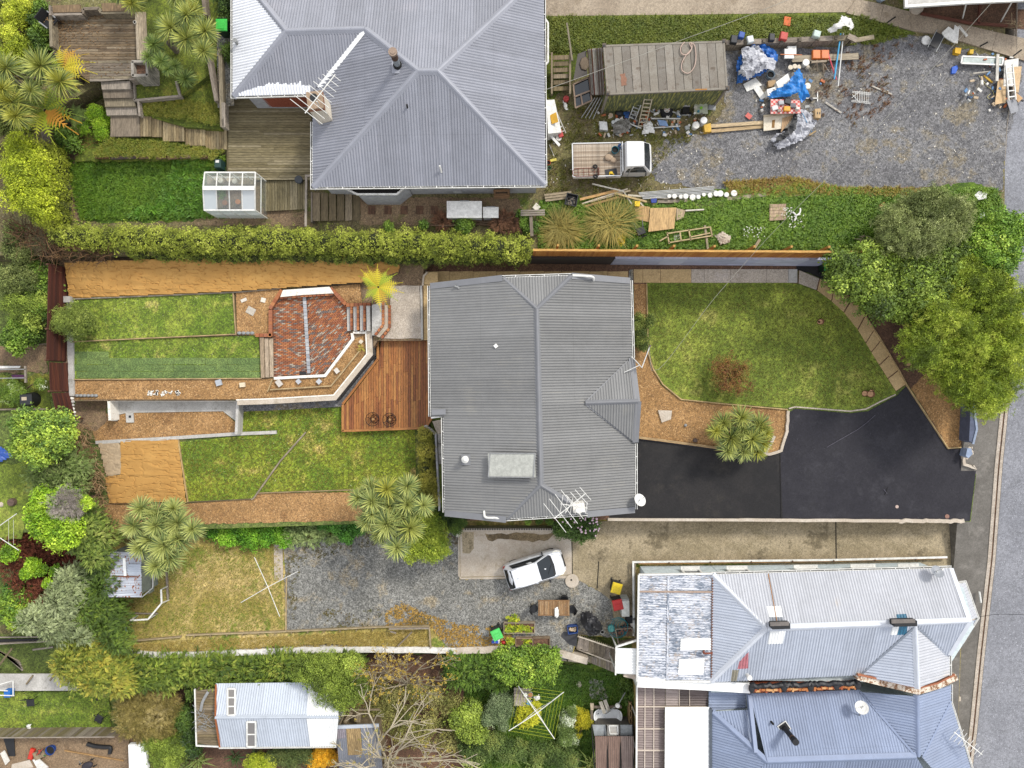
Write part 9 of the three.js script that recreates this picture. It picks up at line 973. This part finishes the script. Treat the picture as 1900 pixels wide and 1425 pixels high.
// garden below: bath, plastic hut, table, cable reel
{const y=LB,t=thing('bathtub','old white bathtub on a timber frame above the plastic hut','bathtub',P(1128,1333,y)),o=(s,yy)=>Array.from({length:25},(_,i)=>{const a=i/24*6.2832,e=.5;return[(Math.sign(Math.cos(a))*Math.pow(Math.abs(Math.cos(a)),e)*.92)*s,yy,Math.sign(Math.sin(a))*Math.pow(Math.abs(Math.sin(a)),.8)*.47*(s>.9?1:s*.95)];});const tub=loft([o(.8,.15),o(1,.62),o(.92,.62),o(.78,.3),o(.02,.28)]);tub.translate(P(1128,1329,y+.6).x,y,P(1128,1329,y+.6).z);put(t,'tub',tub,new THREE.MeshPhysicalMaterial({color:'#e4e6e6',roughness:.25,clearcoat:.6,side:THREE.DoubleSide}));put(t,'drain',cyl(P(1110,1324,y+.3),.03,.03,.02),MAT.black);for(const[a,b,c,d]of[[1096,1312,1154,1312],[1096,1343,1154,1344],[1098,1312,1098,1342]])put(t,'frame_board',pb(a,b,c,d,y+.55,.16,.06),greyW[2]);
flat('timber_offcut','short cream offcut left of the bathtub',[[1095,1305],[1102,1305],[1101,1318],[1096,1317]],y+.6,'#c4b49a',.05,'offcut');for(const[a,b,l]of[[1114,1302,'left of two folded plastic sheets above the bathtub'],[1122,1299,'right of two folded plastic sheets above the bathtub']])bar('plastic_sheet',l,a,b,a+8,b+22,y+.8,.22,.05,'#c9c4b8','sheet');const lp=thing('garden_lamp','bent grey lamp pole with white head over the bathtub','lamp',P(1125,1324,y));put(lp,'pole',tube([P(1125,1324,y+.6),P(1136,1315,y+1.2),P(1146,1308,y+1.5),P(1160,1285,y+1.3)],.03,6),MAT.grey);put(lp,'head',cyl(P(1146,1309,y+1.45),.16,.12,.1),MAT.white);const pa=thing('pallet','pale pallet standing on edge beside the verandah','pallet',P(1169,1322,y));for(const x of[1167.5,1171.5])put(pa,'board',pb(x,1303,x+1,1345,y+.9,.05,.9),wood('#b0946c'));for(const b of[1305,1318,1331,1344])put(pa,'block',box(P(1170,b,y+.85),.14,.1,.12),wood('#c4a87c'));B('green_shrub','dark plants in the gap below the white porch roof','shrub',auto([[1165,1275],[1175,1290],[1160,1290,.7],[1172,1305,.7]],-2.3,.4,.7,.1),LB,600,.2,PAL.deep,'broad');
const h=thing('plastic_hut','hut with see-through ribbed plastic roof below the bathtub','hut',P(1137,1390,y)),p=plane([1104,1366,-1],[1174,1366,-1],[1104,1440,-1.2]);for(let i=0;i<3;i++)put(h,'roof_sheet',roofFace([[1104+i*24,1366],[1127.5+i*24,1366],[1128+i*24,1440],[1106+i*24,1440]],p,.13,.02),std({map:RM.clear.map,color:pick(['#c4b6ad','#b09a8c','#bfb2aa']),roughness:.5}));for(let i=0;i<3;i++)put(h,'upper_panel',pp([[1099+i*26,1345],[1123+i*26,1345],[1126+i*24,1365],[1103+i*24,1365]],-1.25,.04),col(i===1?'#a9a6a0':'#8f9496',.4));put(h,'rafter',[pb(1126,1346,1128,1440,-1.05,.06,.08),pb(1150,1346,1152,1440,-1.05,.06,.08),pb(1098,1345,1104,1440,-1.1,.06,.1),pb(1174,1345,1176,1440,-1.1,.06,.1)],MAT.dark);put(h,'window_frame',[[1130,1347,1146,1347],[1132,1362,1147,1362],[1130,1347,1132,1362],[1146,1347,1147,1362]].map((b)=>pb(...b,-1.18,.06,.05)),MAT.white);put(h,'wall',prism(xz([[1106,1350],[1170,1350],[1172,1440],[1110,1440]],-1.5),LB,-1.5),col('#5a5650',.8));
const tb=thing('garden_table','weathered square garden table under the washing line arm','table',P(970,1292,y));for(let i=0;i<6;i++)put(tb,'board',pp([[954,1276+i*5.7],[988,1278+i*5.6],[983,1283+i*5.6],[953,1281+i*5.7]],y+.75,.04),wood(pick(['#b5aca0','#a39a8e','#c4bcb0'])));for(const[a,b]of[[956,1279],[984,1281],[955,1308],[980,1308]])put(tb,'leg',rod(P(a,b,y),P(a,b,y+.7),.04),greyW[0]);bucket('white bowl on the weathered garden table',975,1288,y+.76,'#dcdcd8',.13,.1,'#e6e6e2','bowl');bucket('oval teal tub on the weathered garden table',984,1287,y+.76,'#8fb0a8',.16,.16,'#a06a4a','tub');bucket('bright blue bucket beside the weathered garden table',981,1300,y+.5,'#2a8fd0',.15,.3,'#3a9fe0');solo('plastic_bag','clear plastic bag hung beside the weathered table','bag',crumple([[990,1290],[1000,1286],[1002,1294],[992,1298]],y+.6,.2,.05,3,.1),MAT.white);const cr=thing('cable_reel','weathered wooden cable reel lying on its side in the garden','cable reel',P(905,1357,y));put(cr,'disc',cyl(P(905,1357,y+.45),.52,.5,.06,22),wood('#75604e'));put(cr,'plank_seams',[-.3,-.1,.12,.32].map((d)=>BX(0,0,0,.02,.02,.85,-.2).translate(P(905,0,y+.5).x+d,y+.515,P(0,1357,y+.5).z)),MAT.dark);put(cr,'hub',cyl(P(905,1357,y),.25,.25,.45,14),wood('#5d4c3e'));put(cr,'disc',cyl(P(905,1357,y),.5,.5,.06,22),wood('#6a5646'));flat('brown_box','brown paper sack among the shrubs at the bottom edge',[[1055,1404],[1075,1408],[1072,1418],[1052,1414]],y+.8,'#7d6650',.2,'sack');solo('stone','bare stone in the lush grass right of the washing line','stone',ball(P(1074,1270,y),.2,.08,.26,8),G.concPale);}
// western neighbours
{const y=LB;const cb=T('compost_bin','black compost bin with a pale slip of paper on its lid','compost bin',64,741,LM);loc(cb,'body',lathe(V(0,0,0),[[.45,0],[.4,.6],[.36,.7]],18),MAT.black);loc(cb,'lid',rbox(V(0,.65,0),.72,.14,.66,.05,.05),col('#212328',.5));loc(cb,'paper',BX(-.06,.8,-.06,.3,.01,.2,.05),col('#b9ac94',.8));const rk=thing('timber_rack','grey timber rack with purple cover on the dirt bed','rack',P(25,690,LM));for(const b of[686,702])put(rk,'rail',pb(-10,b,48,b-1,.9,.05,.05),MAT.grey);put(rk,'post',pb(46,679,47,710,.9,.1,.1),greyW[3]);put(rk,'purple_cover',pp([[20,695],[44,695],[46,703],[24,702]],.5,.06),col('#4a2148',.8));put(rk,'white_cover',pp([[-10,679],[38,679],[36,683],[-10,684]],.5,.06),MAT.white);bar('timber_edging','grey edging rail under the compost bin',-10,760,88,759,.2,.1,.2,'#8d8272','edging');bar('timber_edging','thin rail between the scrub and dirt bed',52,640,88,638,.2,.06,.2,'#8d8272','edging');solo('tarpaulin','edge of a blue tarpaulin under the leafy tree','tarpaulin',crumple([[-20,828],[8,828],[26,846],[8,856],[-20,856]],0,.2,.1,1.6,.15),col('#2a54a8',.5));solo('tree_stump','grey stump on the western lawn','stump',cyl(P(25,931,0),.26,.22,.25,10),wood('#6d5a50'));solo('rock','pale rock at the very edge of the western lawn','rock',ball(P(3,936,0),.16,.14,.18,7),G.concPale);{const t=thing('washing_line','half seen washing line over the western lawn','washing line',P(0,985,LM));for(const[a,b,c,d]of[[0,975,31,953],[0,998,35,1021]])put(t,'arm',rod(P(a,b,1.8),P(c,d,1.9),.025),MAT.white);put(t,'pole',rod(P(-5,986,0),P(-5,986,1.8),.03),MAT.steel);for(const x of[16,25])put(t,'cord',rod(P(x,964,1.85),P(x,1010,1.85),.008,.008,4),MAT.white);}
const ch=thing('drain_channel','black lined channel with white edge boards at the western edge','channel',P(40,1190,y));put(ch,'liner',pp([[-20,1187],[80,1185],[80,1191],[-20,1195]],y+.5,.1),MAT.black);put(ch,'edge_board',[pb(-20,1196,94,1190,y+.7,.07,.2),pb(60,1206,98,1201,y+.5,.1,.1),pb(-20,1183,70,1182,y+.6,.06,.1)],greyW[3]);const bp=thing('board_stack','stacked grey boards sloping down by the western edge','boards',P(20,1228,y));for(let i=0;i<6;i++)put(bp,'board',pb(0+i*3-8,1206+i*1.5,36+i*1.2,1228+i*3.2,y+.8,.1,.06),pick(greyW));put(bp,'top_board',pb(-6,1240,22,1203,y+.95,.12,.06),oldW[3]);
const ct=thing('garden_trolley','white wire trolley with bright blue tub on the concrete path','trolley',P(10,1285,y));put(ct,'frame',[[-8,1290,26,1291],[24,1262,24,1291],[-8,1281,14,1282],[-8,1272,24,1263]].map((q)=>pb(...q,y+1.2,.05,.04)),MAT.white);put(ct,'tub',rbox(P(21,1283,y+.6),.4,.4,.44),col('#1f6fc4',.5));for(const[a,b]of[[54,1262],[98,1255]])bar('timber_post','leaning post on the concrete path '+(a<60?'by the trolley':'by the conifers'),a-6,b+8,a+6,b-8,y+1,.1,.1,'#8d8068','post');const c1=T('plastic_chair','black mesh chair on the small western lawn','chair',65,1298,y,5),c2=T('plastic_chair','tipped black chair near the twiggy shrub','chair',191,1328,y,-30);for(const c of[c1,c2]){loc(c,'seat',rbox(V(0,.42,0),.5,.04,.48),MAT.black);loc(c,'backrest',[rod(V(-.22,.44,-.24),V(-.28,.95,-.4),.02),rod(V(.22,.44,-.24),V(.28,.95,-.4),.02),rod(V(-.28,.95,-.4),V(.28,.95,-.4),.02)],MAT.black);for(const x of[-.22,.22])for(const z of[-.2,.2])loc(c,'leg',rod(V(x,.42,z),V(x*1.1,0,z*1.1),.018),MAT.black);}solo('ball','small black and white ball on the western lawn','ball',ball(P(181,1297,y+.1),.11,.11,.11,10),MAT.black);solo('plastic_bag','white bag at the foot of the grey paling fence','bag',crumple([[53,1342],[61,1341],[62,1349],[55,1350]],y,.2,.05,3,.1),MAT.white);
solo('bumper','black car bumper lying in the dirt yard','bumper',tube([P(162,1380,y+.2),P(175,1384,y+.2),P(195,1386,y+.2),P(205,1387,y+.2),P(204,1398,y+.2)],.13,7),MAT.black);bar('timber_pole','long tan batten lying across the dirt yard',119,1393,229,1412,y+.1,.08,.06,'#b08c5c','batten');solo('toy_car','red toy crate in the dirt yard clutter','toy',rbox(P(61,1397,y),.3,.2,.7,-.3),col('#c4321f',.5));const cl2=thing('clutter_box','open crate of coloured tools in the dirt yard','crate',P(75,1395,y));put(cl2,'crate',rbox(P(78,1396,y),.7,.35,.5,.4),wood('#9a8a70'));for(let i=0;i<9;i++)put(cl2,'tool',rod(P(68+R(16),1388+R(16),y+.4),P(66+R(20),1386+R(20),y+.45),.03),col(pick(['#b53a24','#2f7d3a','#d0c8b4','#4a4038']),.6));bucket('blue round bowl of oddments in the dirt yard',98,1388,y,'#1f4a9a',.3,.3,'dark','bowl');flat('dark_mat','black sheet under the grey paling fence',[[6,1370],[26,1370],[28,1403],[16,1403]],y+.1,MAT.black,.04,'sheet');const pm2=T('pushchair','folded dark pushchair at the bottom edge of the dirt yard','pushchair',166,1416,y,20);loc(pm2,'seat',[ball(V(.05,.3,0),.4,.15,.25,10)],col('#2b2730',.7));for(const[x,z]of[[-.45,-.2],[-.4,.2],[.35,-.22],[.35,.24]])loc(pm2,'wheel',new THREE.TorusGeometry(.1,.03,6,12).translate(x,.1,z),tyreM);loc(pm2,'handle',rod(V(-.3,.3,-.2),V(-.2,.5,-.5),.02),MAT.steel);flat('white_board','white broken board in the corner of the dirt yard',[[0,1398],[8,1392],[18,1412],[10,1420]],y+.2,'#d0cdc4',.04,'board');flat('paving_slab','pale slab at the bottom edge of the dirt yard',[[22,1418],[55,1410],[62,1424],[20,1430]],y+.06,G.concPale,.1,'slab');flat('folded_panel','white slatted panel at the bottom edge of the dirt yard',[[60,1410],[72,1408],[90,1424],[70,1428]],y+.3,'#d8d6d0',.05,'panel');bar('timber_plank','pale plank lying beside the twiggy shrub',323,1333,349,1320,y+.4,.16,.06,'#b5a184','plank');bar('drain_pipe','dark pipe and bank beside the conifer hedge',346,1276,345,1322,y+.3,.1,.1,MAT.black,'pipe');flat('green_sheet','green plastic sheet in the twiggy shrub',[[318,1312],[332,1308],[332,1324],[322,1328]],y+.6,'#2f7d4a',.04,'sheet');}
// dishes, aerials, cables
function dish(label,base,c,r,n,m){const t=thing('satellite_dish',label,'satellite dish',base);const g=new THREE.SphereGeometry(1,20,8,0,6.2832,0,.5);g.translate(0,-.94,0);g.scale(r/.48,r/.48*.9,r/.48);g.rotateX(Math.PI);g.applyQuaternion(new THREE.Quaternion().setFromUnitVectors(V(0,1,0),n.clone().normalize()));g.translate(c.x,c.y,c.z);put(t,'reflector',g,m);put(t,'mount',rod(base,c,.035),MAT.steel);const e=c.clone().addScaledVector(n.clone().normalize(),r*1.1).add(V(0,-.05,0));put(t,'arm',rod(c.clone().add(V(0,-r*.3,0)),e,.018),MAT.white);put(t,'receiver',rod(e,e.clone().add(V(.03,.12,0)),.05),MAT.white);return t;}
dish('white satellite dish on the driveway eave of the grey house',P(1180,926,2.9),P(1187,928,3.3),.36,V(.35,.75,-.4),MAT.white);dish('grey satellite dish near the footpath corner of the pale roof',P(1732,1066,1.75),P(1739,1061,2.3),.36,V(.1,.8,-.55),col('#8f949c',.5));dish('pale satellite dish in the middle of the slate blue roof',P(1594,1330,1.1),P(1599,1313,1.8),.37,V(-.25,.8,-.5),MAT.white);
{const t=thing('chimney','small white plastered chimney at the south end of the grey roof','chimney',P(1071,938,2.6));put(t,'stack',box(V(P(1072,938,4).x,3.4,P(1072,938,4).z),.62,2.6,.5,.1),limew);put(t,'pot',cyl(V(P(1074,946,4.7).x,4.68,P(1074,946,4.7).z),.19,.17,.2),MAT.white);aerial('tv_aerial','large double television aerial beside the white plastered chimney',P(1062,930,4.4),P(1050,950,6.2),[[P(1028,962,6),P(1063,935,6),4,.95,.95],[P(1063,935,6),P(1087,915,6.1),4,.6,.45],[P(1040,935,5.6),P(1090,943,5.6),6,.5,.3]]);aerial('tv_aerial','small television aerial at the bottom corner of the slate blue house',P(1798,1384,1),P(1796,1382,1.9),[[P(1770,1358,1.8),P(1822,1400,1.9),8,.5,.25]]);}
{const t=thing('power_bracket','white pipe bracket holding the power cable on the east eave','bracket',P(1172,664,2.9)),a=P(1176,666,3.0),b=P(1191,682,3.7),c=P(1206,642,3.8);for(const q of[[a,b],[b,c],[P(1158,691,3.3),P(1186,678,3.6)],[P(1172,662,3),P(1186,676,3.6)]])put(t,'pipe',rod(...q,.028),MAT.white);put(t,'insulator',rod(c,c.clone().add(V(0,.15,0)),.05),col('#5d4a46',.5));solo('power_cable','long grey cable crossing the front lawn and gravel yard','cable',tube([P(1205,644,3.9),P(1212,690,3.9),P(1330,548,4.6),P(1440,425,5.5),P(1560,305,6.6),P(1700,160,7.8),P(1880,-40,9.5)],.009,5,60),col('#a3a196',.7));solo('power_cable','pale cable crossing over the container to the northern house','cable',tube([P(1008,168,4.8),P(1120,128,5.2),P(1260,76,6.2),P(1380,32,7.2),P(1500,-15,8.4)],.011,5,50),col('#b0aea4',.7));solo('power_cable','thin dark cable across the road beside the pale roofed house','cable',tube([P(1815,1145,1),P(1850,1140,1.6),P(1990,1145,3.4)],.012,5,20),MAT.dark);}
// corner of a white building at the top edge with its timber underfloor
{const t=thing('corner_building','white edged roof corner at the top edge above the concrete drive','building',P(1790,-20,LN)),y=4.2;put(t,'roof',pp([[1682,-60],[1683,8],[1900,-4],[1990,-8],[1990,-60]],y,.1),col('#b9b7b2',.7));put(t,'gutter',sweep(rect(.14,.14),pl([[1680,-60],[1682,11],[1790,4],[1990,-5]],y+.05)),MAT.white);put(t,'wall',prism(xz([[1692,-90],[1692,-46],[1990,-58],[1990,-90]],y),LN,y-.1),col('#c9c6c0',.8));put(t,'brace',[[1793,5,1786,34],[1878,3,1857,40]].map(([a,b,c,d])=>rod(P(a,b,y-.2),P(c,d,LN+.1),.04)),MAT.white);put(t,'footing',cyl(P(1698,18,LN),.35,.35,.25,14),G.concPale);sheet('earth_bank',[[1705,0],[1990,-20],[1990,70],[1900,55],[1800,42],[1712,24]],LN,G.barkDark,2);for(const[a,b,c,d]of[[1710,24,1800,42],[1800,42,1870,47],[1820,4,1816,44]])bar('timber_beam','rusty red beam under the white edged roof, '+(a<1715?'left end':a>1815?'upright one':'right end'),a,b,c,d,LN+.35,.12,.12,'#6d3f30','beam');branches('pruned_branches','bundle of pale sticks below the white edged roof','branches',[[1880,45,LN+.3,8,6]],16,.9,.018,['#c4b28f']);bucket('blue grey round tub at the top edge of the concrete drive',1632,-2,LN,'#8f9fae',.28,.3,'#a3b3c0','tub');}
renderer.render(scene,camera);
